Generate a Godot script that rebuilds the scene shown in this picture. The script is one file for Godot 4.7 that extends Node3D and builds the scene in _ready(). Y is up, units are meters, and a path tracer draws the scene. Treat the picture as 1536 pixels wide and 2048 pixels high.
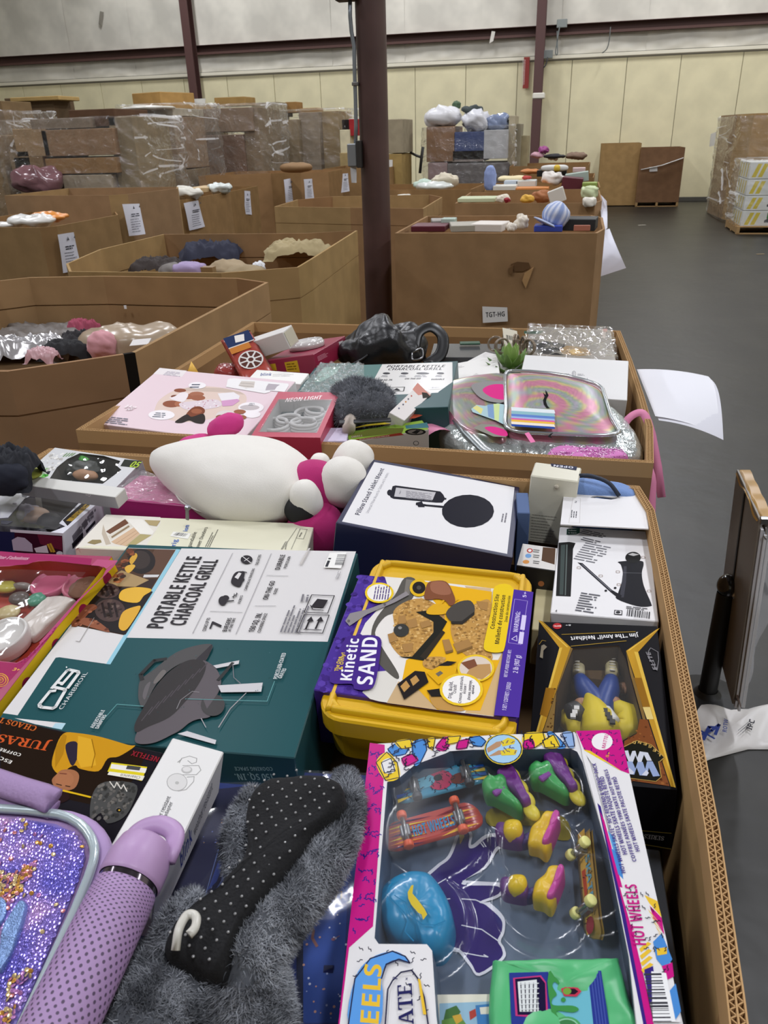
extends Node3D
# A warehouse of cardboard bins full of returned goods, built thing by thing.
var rng := RandomNumberGenerator.new()
var taken := {}
var mats := {}
var bumps := {}
var shapes := {}
var fonts := {}
var film: StandardMaterial3D
var st: SurfaceTool
var layer := 0

func numbered(called: String) -> String:
	if not taken.has(called):
		taken[called] = 0
		return called
	taken[called] += 1
	return "%s_%03d" % [called, taken[called]]

func tag(o: Node3D, label: String, category: String, group := "", kind := "") -> Node3D:
	o.set_meta("label", label)
	if category: o.set_meta("category", category)
	if group: o.set_meta("group", group)
	if kind: o.set_meta("kind", kind)
	return o

func thing(called: String, label: String, category: String, at := Vector3.ZERO, turn := Vector3.ZERO, group := "") -> Node3D:
	var o := Node3D.new()
	o.name = numbered(called)
	add_child(o)
	o.position = at
	o.rotation = turn
	return tag(o, label, category, group)

func part(parent: Node3D, called: String, mesh: Mesh, m: Material, at := Vector3.ZERO, turn := Vector3.ZERO) -> MeshInstance3D:
	var o := MeshInstance3D.new()
	o.name = called
	o.mesh = mesh
	o.material_override = m
	o.position = at
	o.rotation = turn
	parent.add_child(o, true)
	return o

func solo(called: String, label: String, category: String, mesh: Mesh, m: Material, at := Vector3.ZERO, turn := Vector3.ZERO, group := "") -> MeshInstance3D:
	var o := part(self, numbered(called), mesh, m, at, turn)
	tag(o, label, category, group)
	return o

func struct(called: String, mesh: Mesh, m: Material, at := Vector3.ZERO, label := "") -> MeshInstance3D:
	var o := part(self, called, mesh, m, at)
	o.set_meta("kind", "structure")
	if label: o.set_meta("label", label)
	return o

func again(o: Node3D, at: Vector3, turn: Vector3, label: String) -> Node3D:   # one more of a kind
	var c: Node3D = o.duplicate()
	c.name = numbered(String(o.name).rstrip("0123456789").rstrip("_"))
	add_child(c)
	c.position = at
	c.rotation = turn
	c.set_meta("label", label)
	return c

func _ready() -> void:
	rng.seed = 11
	var cam := Camera3D.new()
	cam.name = "camera"
	add_child(cam)
	cam.position = Vector3(0, 1.56, 0)
	cam.rotation_degrees = Vector3(-25.76, 13.68, -1.7)
	cam.fov = 66.4
	cam.near = 0.02
	cam.far = 200.0
	var lens := CameraAttributesPhysical.new()
	lens.exposure_aperture = 14.0
	lens.frustum_focus_distance = 1.2
	lens.frustum_focal_length = 18.3
	cam.attributes = lens
	cam.current = true
	var env := Environment.new()
	env.background_mode = Environment.BG_COLOR
	env.background_color = Color(0.02, 0.02, 0.02)
	env.tonemap_mode = Environment.TONE_MAPPER_LINEAR
	env.tonemap_exposure = 1.22
	env.sdfgi_enabled = true
	env.ssao_enabled = true
	env.ssil_enabled = true
	var we := WorldEnvironment.new()
	we.name = "surroundings"
	we.environment = env
	add_child(we)
	lamps()
	hall()
	far_bins()
	right_side()
	pallets()
	left_bins()
	middle_bins()
	second_bin()
	front_bin()
	front_cartons()
	front_soft_goods()
	beside_the_bin()

func lamps() -> void:   # rows of bright fittings under the roof
	for i in 4:
		for j in 4:
			var p := Vector3(-9.3 + i * 5.6, 7.4, -17.4 + j * 6.3)
			var o := thing("high_bay_lamp","long white warehouse lamp hung under the roof deck","lamp",p,Vector3.ZERO,"warehouse lamps under the roof")
			part(o,"housing",box(.44,.1,1.7,.01),M("#d8d8d6",.5),Vector3(0,.02,0))
			part(o,"diffuser",box(.38,.02,1.6,.004),M("#f8faff",.5,{"glow": 4.0}))
			var l := AreaLight3D.new()
			l.name = "lamp_glow"
			l.area_size = Vector2(0.38, 1.6)
			l.light_color = Color("#f6f8ff")
			l.light_energy = 14.0
			l.area_range = 40.0
			l.area_attenuation = 2.0
			l.shadow_enabled = true
			o.add_child(l)
			l.position.y = -0.03
			l.rotation.x = -PI / 2

# ---- materials ----
func noise_image(freq: float, kind: int, octaves := 4, side := 256, sd := 7) -> Image:
	var n := FastNoiseLite.new()
	n.seed = sd
	n.frequency = freq
	n.noise_type = FastNoiseLite.TYPE_SIMPLEX_SMOOTH if kind != 2 else FastNoiseLite.TYPE_CELLULAR
	n.fractal_type = FastNoiseLite.FRACTAL_RIDGED if kind == 1 else FastNoiseLite.FRACTAL_FBM
	n.fractal_octaves = octaves
	return n.get_seamless_image(side, side)

func relief(what: String) -> Texture2D:
	if not bumps.has(what):
		var im: Image
		match what:
			"paper": im = noise_image(0.06, 0, 3)
			"cloth": im = noise_image(0.12, 0, 2)
			"film": im = noise_image(0.012, 1, 4, 256)
			"floor": im = noise_image(0.03, 0, 5, 512)
			"leather": im = noise_image(0.09, 2, 1)
			"plush": im = noise_image(0.2, 0, 2)
		im.convert(Image.FORMAT_RGBA8)
		im.bump_map_to_normal_map(6.0 if what == "film" else 3.0)
		bumps[what] = ImageTexture.create_from_image(im)
	return bumps[what]

func mottle(what: String, low: float, high: float, freq: float, octaves := 4) -> Texture2D:
	if not bumps.has(what):
		var im := noise_image(freq, 0, octaves, 512, 3)
		im.convert(Image.FORMAT_RGB8)
		for y in 512:
			for x in 512:
				var v := lerpf(low, high, clampf((im.get_pixel(x, y).r - 0.2) / 0.6, 0, 1))
				im.set_pixel(x, y, Color(v, v, v))
		bumps[what] = ImageTexture.create_from_image(im)
	return bumps[what]

func M(hex: String, rough := 0.6, o := {}) -> StandardMaterial3D:
	var key := hex + str(rough) + str(o)
	if mats.has(key): return mats[key]
	var m := StandardMaterial3D.new()
	m.albedo_color = Color(hex)
	m.roughness = rough
	m.metallic = o.get("metal", 0.0)
	if o.has("spec"): m.metallic_specular = o.spec
	if o.has("bump"):
		m.normal_enabled = true
		m.normal_texture = relief(o.bump)
		m.normal_scale = o.get("deep", 0.5)
		m.uv1_triplanar = true
		m.uv1_scale = Vector3.ONE * o.get("size", 4.0)
	if o.has("mottle"):
		m.albedo_texture = mottle(o.mottle, o.get("low", 0.8), o.get("high", 1.0), o.get("freq", 0.01), o.get("oct", 4))
		m.uv1_triplanar = true
		m.uv1_scale = Vector3.ONE * o.get("size", 1.0)
	if o.has("alpha"):
		m.transparency = BaseMaterial3D.TRANSPARENCY_ALPHA
		m.albedo_color.a = o.alpha
		m.cull_mode = BaseMaterial3D.CULL_DISABLED
	if o.has("glow"):
		m.emission_enabled = true
		m.emission = Color(hex)
		m.emission_energy_multiplier = o.glow
	if o.has("clear"):
		m.clearcoat_enabled = true
		m.clearcoat = o.clear
		m.clearcoat_roughness = 0.15
	if o.has("vc"): m.vertex_color_use_as_albedo = true
	if o.has("back"):
		m.backlight_enabled = true
		m.backlight = Color(o.back)
	if o.has("sheen"):
		m.rim_enabled = true
		m.rim = o.sheen
	mats[key] = m
	return m

func carton(hex := "#a07c55") -> StandardMaterial3D:
	return M(hex, 0.85, {"mottle": "board", "low": 0.93, "high": 1.0, "freq": 0.006, "size": 1.3, "spec": 0.25})

# ---- shapes ----
func begin() -> SurfaceTool:
	var s := SurfaceTool.new()
	s.begin(Mesh.PRIMITIVE_TRIANGLES)
	return s

func face(s: SurfaceTool, a: Vector3, b: Vector3, c: Vector3, out: Vector3) -> void:
	var n := (c - a).cross(b - a)
	if n.length_squared() < 1e-20: return
	n = n.normalized()
	if n.dot(out) < 0.0:
		var t := b
		b = c
		c = t
		n = -n
	for v in [a, b, c]:
		s.set_normal(n)
		s.add_vertex(v)

func quad(s: SurfaceTool, a: Vector3, b: Vector3, c: Vector3, d: Vector3, out: Vector3) -> void:
	face(s, a, b, c, out)
	face(s, a, c, d, out)

func add_box(s: SurfaceTool, t: Transform3D, w: float, h: float, d: float, e := 0.0) -> void:   # base centre at t, edges chamfered by e
	var half := Vector3(w / 2, h / 2, d / 2)
	var mid := Vector3(0, h / 2, 0)
	e = minf(e, minf(w, minf(h, d)) * 0.3)
	var inner := half - Vector3(e, e, e)
	var put := func(v: Vector3) -> Vector3: return t * (v + mid)
	for ax in 3:
		var u := (ax + 1) % 3
		var v := (ax + 2) % 3
		for sg in [-1.0, 1.0]:
			var p: Array[Vector3] = []
			for c in [[-1, -1], [1, -1], [1, 1], [-1, 1]]:
				var q := Vector3.ZERO
				q[ax] = sg * half[ax]
				q[u] = c[0] * inner[u]
				q[v] = c[1] * inner[v]
				p.append(put.call(q))
			var out := Vector3.ZERO
			out[ax] = sg
			quad(s, p[0], p[1], p[2], p[3], t.basis * out)
		if e <= 0.0: continue
		for su in [-1.0, 1.0]:
			for sv in [-1.0, 1.0]:
				var a := Vector3.ZERO
				a[u] = su * half[u]
				a[v] = sv * inner[v]
				a[ax] = inner[ax]
				var b := a
				b[u] = su * inner[u]
				b[v] = sv * half[v]
				var a2 := a
				a2[ax] = -inner[ax]
				var b2 := b
				b2[ax] = -inner[ax]
				var out := Vector3.ZERO
				out[u] = su
				out[v] = sv
				quad(s, put.call(a), put.call(b), put.call(b2), put.call(a2), t.basis * out)
	if e > 0.0:
		for k in 8:
			var sg := Vector3(1 if k & 1 else -1, 1 if k & 2 else -1, 1 if k & 4 else -1)
			var p: Array[Vector3] = []
			for ax in 3:
				var q := sg * inner
				q[ax] = sg[ax] * half[ax]
				p.append(put.call(q))
			face(s, p[0], p[1], p[2], t.basis * sg)

func box(w: float, h: float, d: float, e := 0.001) -> ArrayMesh:
	var key := "box%.4f,%.4f,%.4f,%.4f" % [w, h, d, e]
	if not shapes.has(key):
		var s := begin()
		add_box(s, Transform3D(), w, h, d, e)
		shapes[key] = s.commit()
	return shapes[key]

func add_prism(s: SurfaceTool, pts: PackedVector2Array, t: Transform3D, depth: float) -> void:   # outline in xy, from z 0 to depth
	var tri := Geometry2D.triangulate_polygon(pts)
	var n := pts.size()
	for k in range(0, tri.size(), 3):
		for z in [0.0, depth]:
			var v: Array[Vector3] = []
			for j in 3:
				v.append(t * Vector3(pts[tri[k + j]].x, pts[tri[k + j]].y, z))
			face(s, v[0], v[1], v[2], t.basis * Vector3(0, 0, 1 if z == depth else -1))
	var sign := -1.0 if Geometry2D.is_polygon_clockwise(pts) else 1.0
	for k in n:
		var a := pts[k]
		var b := pts[(k + 1) % n]
		var out := Vector3(b.y - a.y, a.x - b.x, 0) * sign
		quad(s, t * Vector3(a.x, a.y, 0), t * Vector3(b.x, b.y, 0), t * Vector3(b.x, b.y, depth), t * Vector3(a.x, a.y, depth), t.basis * out)

func prism(pts: PackedVector2Array, depth: float, t := Transform3D()) -> ArrayMesh:
	var s := begin()
	add_prism(s, pts, t, depth)
	return s.commit()

func round_rect(w: float, h: float, r: float, n := 6) -> PackedVector2Array:
	var p := PackedVector2Array()
	for c in [[1, 1, 0], [-1, 1, 1], [-1, -1, 2], [1, -1, 3]]:
		for k in n + 1:
			var a: float = PI / 2 * (c[2] + float(k) / n)
			p.append(Vector2(c[0] * (w / 2 - r) + cos(a) * r, c[1] * (h / 2 - r) + sin(a) * r))
	return p

func add_grid(s: SurfaceTool, nu: int, nv: int, f: Callable, tint = null) -> void:   # a smooth patch over 0..1 x 0..1
	s.set_smooth_group(0)
	for i in nu:
		for j in nv:
			var c := [[i, j], [i, j + 1], [i + 1, j + 1], [i, j], [i + 1, j + 1], [i + 1, j]]
			for k in c:
				var u := float(k[0]) / nu
				var v := float(k[1]) / nv
				s.set_uv(Vector2(u, v))
				if tint != null: s.set_color(tint.call(u, v))
				s.add_vertex(f.call(u, v))

func grid(nu: int, nv: int, f: Callable, tint = null) -> ArrayMesh:
	var s := begin()
	add_grid(s, nu, nv, f, tint)
	s.index()
	s.generate_normals()
	return s.commit()

func lathe(p: Array, n := 24) -> ArrayMesh:   # profile of [radius, height], from the bottom up
	var r: Array[Vector2] = []
	for k in p.size():   # each corner a small bevel
		var c := Vector2(p[k][0], p[k][1])
		if k == 0 or k == p.size() - 1:
			r.append(c)
			continue
		for j in [k - 1, k + 1]:
			var d := Vector2(p[j][0], p[j][1]) - c
			r.append(c + d.normalized() * minf(0.0008, d.length() * 0.3))
	return grid(n, r.size() - 1, func(u: float, v: float) -> Vector3:
		var q := r[roundi(v * (r.size() - 1))]
		return Vector3(cos(TAU * u) * q.x, q.y, sin(TAU * u) * q.x))

func add_tube(s: SurfaceTool, p: Array, r: float, n := 8, flat := 1.0) -> void:
	var curve := Curve3D.new()
	for k in p.size():
		var d: Vector3 = (p[mini(k + 1, p.size() - 1)] - p[maxi(k - 1, 0)]) / 6.0
		curve.add_point(p[k], -d, d)
	var dense := curve.tessellate(3, 6) if p.size() > 2 else PackedVector3Array(p)
	var m := dense.size()
	var side := Vector3.UP
	if absf((dense[1] - dense[0]).normalized().y) > 0.9: side = Vector3.RIGHT
	var rings: Array[PackedVector3Array] = []
	for k in m:
		var dir := (dense[mini(k + 1, m - 1)] - dense[maxi(k - 1, 0)]).normalized()
		side = (side - dir * side.dot(dir)).normalized()
		var up := dir.cross(side)
		var ring := PackedVector3Array()
		for j in n + 1:
			var a := TAU * j / n
			ring.append(dense[k] + side * cos(a) * r * flat + up * sin(a) * r)
		rings.append(ring)
	s.set_smooth_group(0)
	for k in m - 1:
		for j in n:
			for v in [rings[k][j], rings[k][j + 1], rings[k + 1][j + 1], rings[k][j], rings[k + 1][j + 1], rings[k + 1][j]]:
				s.add_vertex(v)
	for e in [0, m - 1]:
		for j in range(1, n - 1):
			var q := [rings[e][0], rings[e][j], rings[e][j + 1]]
			if e == 0: q.reverse()
			for v in q: s.add_vertex(v)

func tube(p: Array, r: float, n := 8, flat := 1.0) -> ArrayMesh:
	var s := begin()
	add_tube(s, p, r, n, flat)
	s.generate_normals()
	return s.commit()

func blob_at(rx: float, ry: float, rz: float, amp: float, freq: float, sd: int, pw: float) -> Callable:   # a soft lump: base at y 0
	var n := FastNoiseLite.new()
	n.seed = sd
	n.frequency = freq
	n.fractal_octaves = 3
	var e := 2.0 / pw
	return func(u: float, v: float) -> Vector3:
		var a := TAU * fposmod(u, 1.0)
		var b := PI * (v - 0.5)
		var cb := cos(b)
		var d := Vector3(signf(cos(a)) * pow(absf(cos(a)), e) * pow(cb, e), signf(sin(b)) * pow(absf(sin(b)), e), signf(sin(a)) * pow(absf(sin(a)), e) * pow(cb, e))
		var q := Vector3(d.x * rx, d.y * ry, d.z * rz)
		q += Vector3(cos(a) * cb, sin(b), sin(a) * cb) * n.get_noise_3dv(q) * amp
		return q + Vector3(0, ry, 0)

func blob(rx: float, ry: float, rz: float, amp := 0.0, freq := 8.0, sd := 1, pw := 2.0, nu := 32, nv := 18) -> ArrayMesh:
	return grid(nu, nv, blob_at(rx, ry, rz, amp, freq, sd, pw))

func cloth(w: float, d: float, h: float, sd: int, rough := 0.5, n := 26) -> ArrayMesh:   # a heap of rumpled cloth
	var f := FastNoiseLite.new()
	f.seed = sd
	f.frequency = 3.0 / maxf(w, d)
	f.fractal_type = FastNoiseLite.FRACTAL_RIDGED
	f.fractal_octaves = 3
	return grid(n, n, func(u: float, v: float) -> Vector3:
		var x := (u - 0.5) * 2.0
		var z := (v - 0.5) * 2.0
		var edge := clampf(1.25 - pow(absf(x), 3.0) - pow(absf(z), 3.0), 0.0, 1.0)
		var k := f.get_noise_2d(x * w / 2, z * d / 2)
		return Vector3(x * w / 2 * (1 + 0.1 * k), h * sqrt(edge) * (1.0 - rough * 0.5 + rough * 0.5 * k) if edge > 0 else 0.0, z * d / 2 * (1 - 0.1 * k)))

func fur(parent: Node3D, f: Callable, count: int, length: float, low: Color, high: Color, sd: int, keep = null, thin := 0.0004) -> void:   # pile standing on a patch f(u, v)
	var blade := begin()
	face(blade, Vector3(-1, 0, 0), Vector3(1, 0, 0), Vector3(0.5, 0.6, 0.25), Vector3(0, 0.6, 1))
	face(blade, Vector3(-1, 0, 0), Vector3(0.5, 0.6, 0.25), Vector3(-0.5, 0.6, 0.25), Vector3(0, 0.6, 1))
	face(blade, Vector3(-0.5, 0.6, 0.25), Vector3(0.5, 0.6, 0.25), Vector3(0, 1, 0.7), Vector3(0, 0.6, 1))
	var r := RandomNumberGenerator.new()
	r.seed = sd
	var tufts := FastNoiseLite.new()
	tufts.seed = sd
	tufts.frequency = 28.0
	var where: Array[Transform3D] = []
	var tint: Array[Color] = []
	for k in count:
		var u := r.randf()
		var v := r.randf()
		if keep != null and not keep.call(u, v): continue
		var p: Vector3 = f.call(u, v)
		var n: Vector3 = (f.call(u + 0.004, v) - p).cross(f.call(u, v + 0.004) - p)
		if n.length() < 1e-12: continue
		n = -n.normalized()
		var q := tufts.get_noise_3dv(p)
		n = (n + Vector3(tufts.get_noise_3dv(p + Vector3(5, 0, 0)), 0.1, tufts.get_noise_3dv(p + Vector3(0, 0, 9))) * 1.3 + Vector3(r.randf() - 0.5, r.randf() - 0.5, r.randf() - 0.5) * 0.5).normalized()
		var x := n.cross(Vector3(r.randf() - 0.5, r.randf() - 0.5, r.randf() - 0.5)).normalized()
		var l := length * r.randf_range(0.7, 1.3)
		where.append(Transform3D(Basis(x * thin, n * l, x.cross(n) * l), p))
		tint.append(low.lerp(high, clampf(0.5 + q * 1.0 + r.randf_range(-0.3, 0.3), 0, 1)))
	strew(parent, "fur_pile", blade.commit(), M("#ffffff", 0.8, {"vc": 1}), where, tint)

func strew(parent: Node3D, called: String, mesh: Mesh, m: Material, where: Array[Transform3D], tint: Array[Color]) -> MultiMeshInstance3D:
	var mm := MultiMesh.new()
	mm.transform_format = MultiMesh.TRANSFORM_3D
	mm.use_colors = true
	mm.mesh = mesh
	mm.instance_count = where.size()
	for k in where.size():
		mm.set_instance_transform(k, where[k])
		mm.set_instance_color(k, tint[k])
	var o := MultiMeshInstance3D.new()
	o.name = called
	o.multimesh = mm
	o.material_override = m
	o.set_meta("kind", "stuff")
	parent.add_child(o, true)
	return o

# ---- print: flat shapes and letters on a panel; lengths in tenths of a millimetre ----
func lin(hex: String) -> Color:
	return Color(hex).srgb_to_linear()

func ink(v: Vector2, c: Color) -> void:
	st.set_color(c)
	st.set_normal(Vector3.BACK)
	st.add_vertex(Vector3(v.x * 0.0001, v.y * 0.0001, layer * 0.00003))

func ink_tri(a: Vector2, b: Vector2, c: Vector2, k: Color) -> void:
	if (b - a).cross(c - a) > 0:
		var t := b
		b = c
		c = t
	ink(a, k)
	ink(b, k)
	ink(c, k)

func art() -> void:
	st = begin()
	layer = 1

func done(parent: Node3D, called: String, t: Transform3D, rough := 0.45, spec := 0.18) -> MeshInstance3D:
	var o := part(parent, called, st.commit(), M("#ffffff", rough, {"vc": 1, "spec": spec}))
	o.transform = t
	return o

func pg(hex: String, p: Array) -> void:   # polygon
	var v := PackedVector2Array()
	for k in range(0, p.size(), 2): v.append(Vector2(p[k], p[k + 1]))
	var t := Geometry2D.triangulate_polygon(v)
	if t.is_empty(): print("polygon not filled ", hex, p.slice(0, 4))
	var c := lin(hex)
	for k in range(0, t.size(), 3): ink_tri(v[t[k]], v[t[k + 1]], v[t[k + 2]], c)
	layer += 1

func sg(hex: String, p: Array) -> void:   # polygon with its corners rounded off
	var r := []
	var n := p.size() / 2
	for k in n:
		for j in 4:
			var t := j / 4.0
			var q: Vector2 = Vector2(p[2 * k], p[2 * k + 1]).cubic_interpolate(Vector2(p[2 * k + 2 - (2 * n if k == n - 1 else 0)], p[2 * k + 3 - (2 * n if k == n - 1 else 0)]), Vector2(p[2 * ((k + n - 1) % n)], p[2 * ((k + n - 1) % n) + 1]), Vector2(p[2 * ((k + 2) % n)], p[2 * ((k + 2) % n) + 1]), t)
			r.append_array([q.x, q.y])
	pg(hex,r)

func el(hex: String, x: float, y: float, rx: float, ry: float, deg := 0.0) -> void:   # ellipse
	var c := lin(hex)
	var r := deg_to_rad(deg)
	var o := Vector2(x, y)
	for k in 20:
		var a := TAU * k / 20
		var b := TAU * (k + 1) / 20
		ink_tri(o, o + Vector2(cos(a) * rx, sin(a) * ry).rotated(r), o + Vector2(cos(b) * rx, sin(b) * ry).rotated(r), c)
	layer += 1

func ln(hex: String, w: float, p: Array) -> void:   # stroke
	var c := lin(hex)
	for k in range(0, p.size() - 2, 2):
		var a := Vector2(p[k], p[k + 1])
		var b := Vector2(p[k + 2], p[k + 3])
		var d := (b - a).normalized() * w / 2
		var n := d.orthogonal()
		a -= d * 0.5
		b += d * 0.5
		ink_tri(a + n, b + n, b - n, c)
		ink_tri(a + n, b - n, a - n, c)
	layer += 1

func dots(hexes: Array, p: Array, n: int, r: float, sd: int, squash := 1.0) -> void:   # specks strewn over a polygon
	var v := PackedVector2Array()
	for k in range(0, p.size(), 2): v.append(Vector2(p[k], p[k + 1]))
	var lo := v[0]
	var hi := v[0]
	for q in v:
		lo = lo.min(q)
		hi = hi.max(q)
	var g := RandomNumberGenerator.new()
	g.seed = sd
	for k in n:
		var o := Vector2(g.randf_range(lo.x, hi.x), g.randf_range(lo.y, hi.y))
		if not Geometry2D.is_point_in_polygon(o, v): continue
		var c := lin(hexes[g.randi() % hexes.size()])
		var t := g.randf() * TAU
		var q := r * g.randf_range(0.5, 1.3)
		for j in 6:
			ink_tri(o, o + Vector2(cos(TAU * j / 6) * q, sin(TAU * j / 6) * q * squash).rotated(t), o + Vector2(cos(TAU * (j + 1) / 6) * q, sin(TAU * (j + 1) / 6) * q * squash).rotated(t), c)
		if k % 40 == 0: layer += 1
	layer += 1

func squiggles(hex: String, p: Array, n: int, size: float, w: float, sd: int) -> void:
	var v := PackedVector2Array()
	for k in range(0, p.size(), 2): v.append(Vector2(p[k], p[k + 1]))
	var lo := v[0]
	var hi := v[0]
	for q in v:
		lo = lo.min(q)
		hi = hi.max(q)
	var g := RandomNumberGenerator.new()
	g.seed = sd
	var m := ceili(sqrt(n))
	for k in m * m:
		var o := lo + Vector2((k % m + g.randf_range(0.2, 0.8)) / m * (hi.x - lo.x), (k / m + g.randf_range(0.2, 0.8)) / m * (hi.y - lo.y))
		if not Geometry2D.is_point_in_polygon(o, v): continue
		var d := Vector2(size / 3, 0).rotated(g.randf() * TAU)
		var e := d.orthogonal() * 0.7
		var z := [o - d * 1.5 - e * 0.5, o - d * 0.5 + e * 0.5, o + d * 0.5 - e * 0.5, o + d * 1.5 + e * 0.5]
		var flat := []
		for q in z: flat.append_array([q.x, q.y])
		ln(hex,w,flat)
		layer -= 1
	layer += 1

func font(kind: String) -> Array:   # [font, capital height, base line]
	if not fonts.has(kind):
		var f := SystemFont.new()
		f.font_names = PackedStringArray(["Droid Serif" if kind.begins_with("serif") else "Droid Sans"])
		f.font_weight = 700 if kind.ends_with("bold") else 400
		fonts[kind] = [f, 1.0, 0.0]
		var r := outline("H", kind)
		fonts[kind] = [f, r[1].size.y, r[1].position.y]
	return fonts[kind]

func outline(text: String, kind: String) -> Array:
	var t := TextMesh.new()
	t.text = text
	t.font = fonts[kind][0]
	t.font_size = 32
	t.pixel_size = 1.0
	t.depth = 0.0
	t.curve_step = 3.0
	t.horizontal_alignment = HORIZONTAL_ALIGNMENT_LEFT
	t.vertical_alignment = VERTICAL_ALIGNMENT_BOTTOM
	var a := t.get_mesh_arrays()
	var v: PackedVector3Array = a[Mesh.ARRAY_VERTEX]
	var lo := Vector2(1e9, 1e9)
	var hi := -lo
	for q in v:
		lo = lo.min(Vector2(q.x, q.y))
		hi = hi.max(Vector2(q.x, q.y))
	return [a, Rect2(lo, hi - lo)]

func tx(hex: String, text: String, x: float, y: float, deg: float, w: float, h: float, kind := "bold", slant := 0.0) -> void:   # lettering: base line start, width (0: natural), capital height
	var f := font(kind)
	var r := outline(text, kind)
	var v: PackedVector3Array = r[0][Mesh.ARRAY_VERTEX]
	var id: PackedInt32Array = r[0][Mesh.ARRAY_INDEX]
	var sy: float = h / f[1]
	var sx: float = sy if w <= 0 else w / r[1].size.x
	var turn := deg_to_rad(deg)
	var c := lin(hex)
	var p := PackedVector2Array()
	for q in v:
		var b := Vector2((q.x - r[1].position.x) * sx, (q.y - f[2]) * sy)
		b.x += b.y * slant
		p.append(Vector2(x, y) + b.rotated(turn))
	if id.is_empty():
		for k in range(0, p.size(), 3): ink_tri(p[k], p[k + 1], p[k + 2], c)
	else:
		for k in range(0, id.size(), 3): ink_tri(p[id[k]], p[id[k + 1]], p[id[k + 2]], c)
	layer += 1

func bars(hex: String, x: float, y: float, deg: float, w: float, h: float, sd: int) -> void:   # a bar code
	var g := RandomNumberGenerator.new()
	g.seed = sd
	var at := 0.0
	while at < w:
		var t := w / 60.0 * (1 + g.randi() % 3)
		var o := Vector2(x, y) + Vector2(at + t / 2, 0).rotated(deg_to_rad(deg))
		var e := o + Vector2(0, h).rotated(deg_to_rad(deg))
		ln(hex,t * 0.9,[o.x,o.y,e.x,e.y])
		layer -= 1
		at += t + w / 60.0 * (1 + g.randi() % 3)
	layer += 1

func lines(hex: String, x: float, y: float, deg: float, w: float, gap: float, n: int, t: float, sd := 1) -> void:   # print too small to read: rows of short words
	var g := RandomNumberGenerator.new()
	g.seed = sd
	var dx := Vector2(1, 0).rotated(deg_to_rad(deg))
	var dy := Vector2(0, -1).rotated(deg_to_rad(deg))
	for k in n:
		var a := 0.0
		var stop := w * g.randf_range(0.6, 1.0)
		while a < stop:
			var b := minf(a + t * g.randf_range(2, 7), stop)
			var o := Vector2(x, y) + dy * gap * k
			ln(hex,t,[o.x + dx.x * a,o.y + dx.y * a,o.x + dx.x * b,o.y + dx.y * b])
			layer -= 1
			a = b + t * 1.2
	layer += 1

func side(w: float, h: float, d: float, f: String) -> Transform3D:   # where a face of a box lies: print on it reads x to the right, y up
	match f:
		"t": return Transform3D(Basis(Vector3.RIGHT, Vector3.FORWARD, Vector3.UP), Vector3(0, h, 0))
		"f": return Transform3D(Basis(), Vector3(0, h, d / 2))
		"r": return Transform3D(Basis(Vector3.FORWARD, Vector3.UP, Vector3.RIGHT), Vector3(w / 2, h, 0))
		"l": return Transform3D(Basis(Vector3.BACK, Vector3.UP, Vector3.LEFT), Vector3(-w / 2, h, 0))
	return Transform3D(Basis(Vector3.LEFT, Vector3.UP, Vector3.FORWARD), Vector3(0, h, -d / 2))

func pack(called: String, label: String, cat: String, g: Array, m: Material, group := "", e := 0.0012) -> Node3D:   # a closed carton: g = top centre, turn, width, height, depth
	var turn := Vector3(g[3], g[4], g[5])
	var o := thing(called,label,cat,Vector3(g[0],g[1],g[2]) - Basis.from_euler(turn) * Vector3(0,g[7],0),turn,group)
	part(o,"carton",box(g[6],g[7],g[8],e),m)
	return o

func tray(called: String,label: String,cat: String,g: Array,m: Material,hole: Array,deep: float,inside: Material,group := "") -> Node3D:   # a carton with a window cut in its top
	var turn := Vector3(g[3], g[4], g[5])
	var o := thing(called,label,cat,Vector3(g[0],g[1],g[2]) - Basis.from_euler(turn) * Vector3(0,g[7],0),turn,group)
	var c := CSGCombiner3D.new()
	c.name = "carton"
	var b := CSGBox3D.new()
	b.size = Vector3(g[6], g[7], g[8])
	b.position.y = g[7] / 2
	b.material = m
	c.add_child(b)
	var cut := CSGPolygon3D.new()
	var v := PackedVector2Array()
	for k in range(0, hole.size(), 2): v.append(Vector2(hole[k], hole[k + 1]) * 0.0001)
	cut.polygon = v
	cut.depth = deep
	cut.transform = Transform3D(Basis(Vector3.RIGHT, Vector3.FORWARD, Vector3.UP), Vector3(0, g[7] + 0.001, 0))
	cut.position.y = g[7] - deep + 0.001 + deep
	cut.operation = CSGShape3D.OPERATION_SUBTRACTION
	cut.material = inside
	c.add_child(cut)
	o.add_child(c)
	return o

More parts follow.
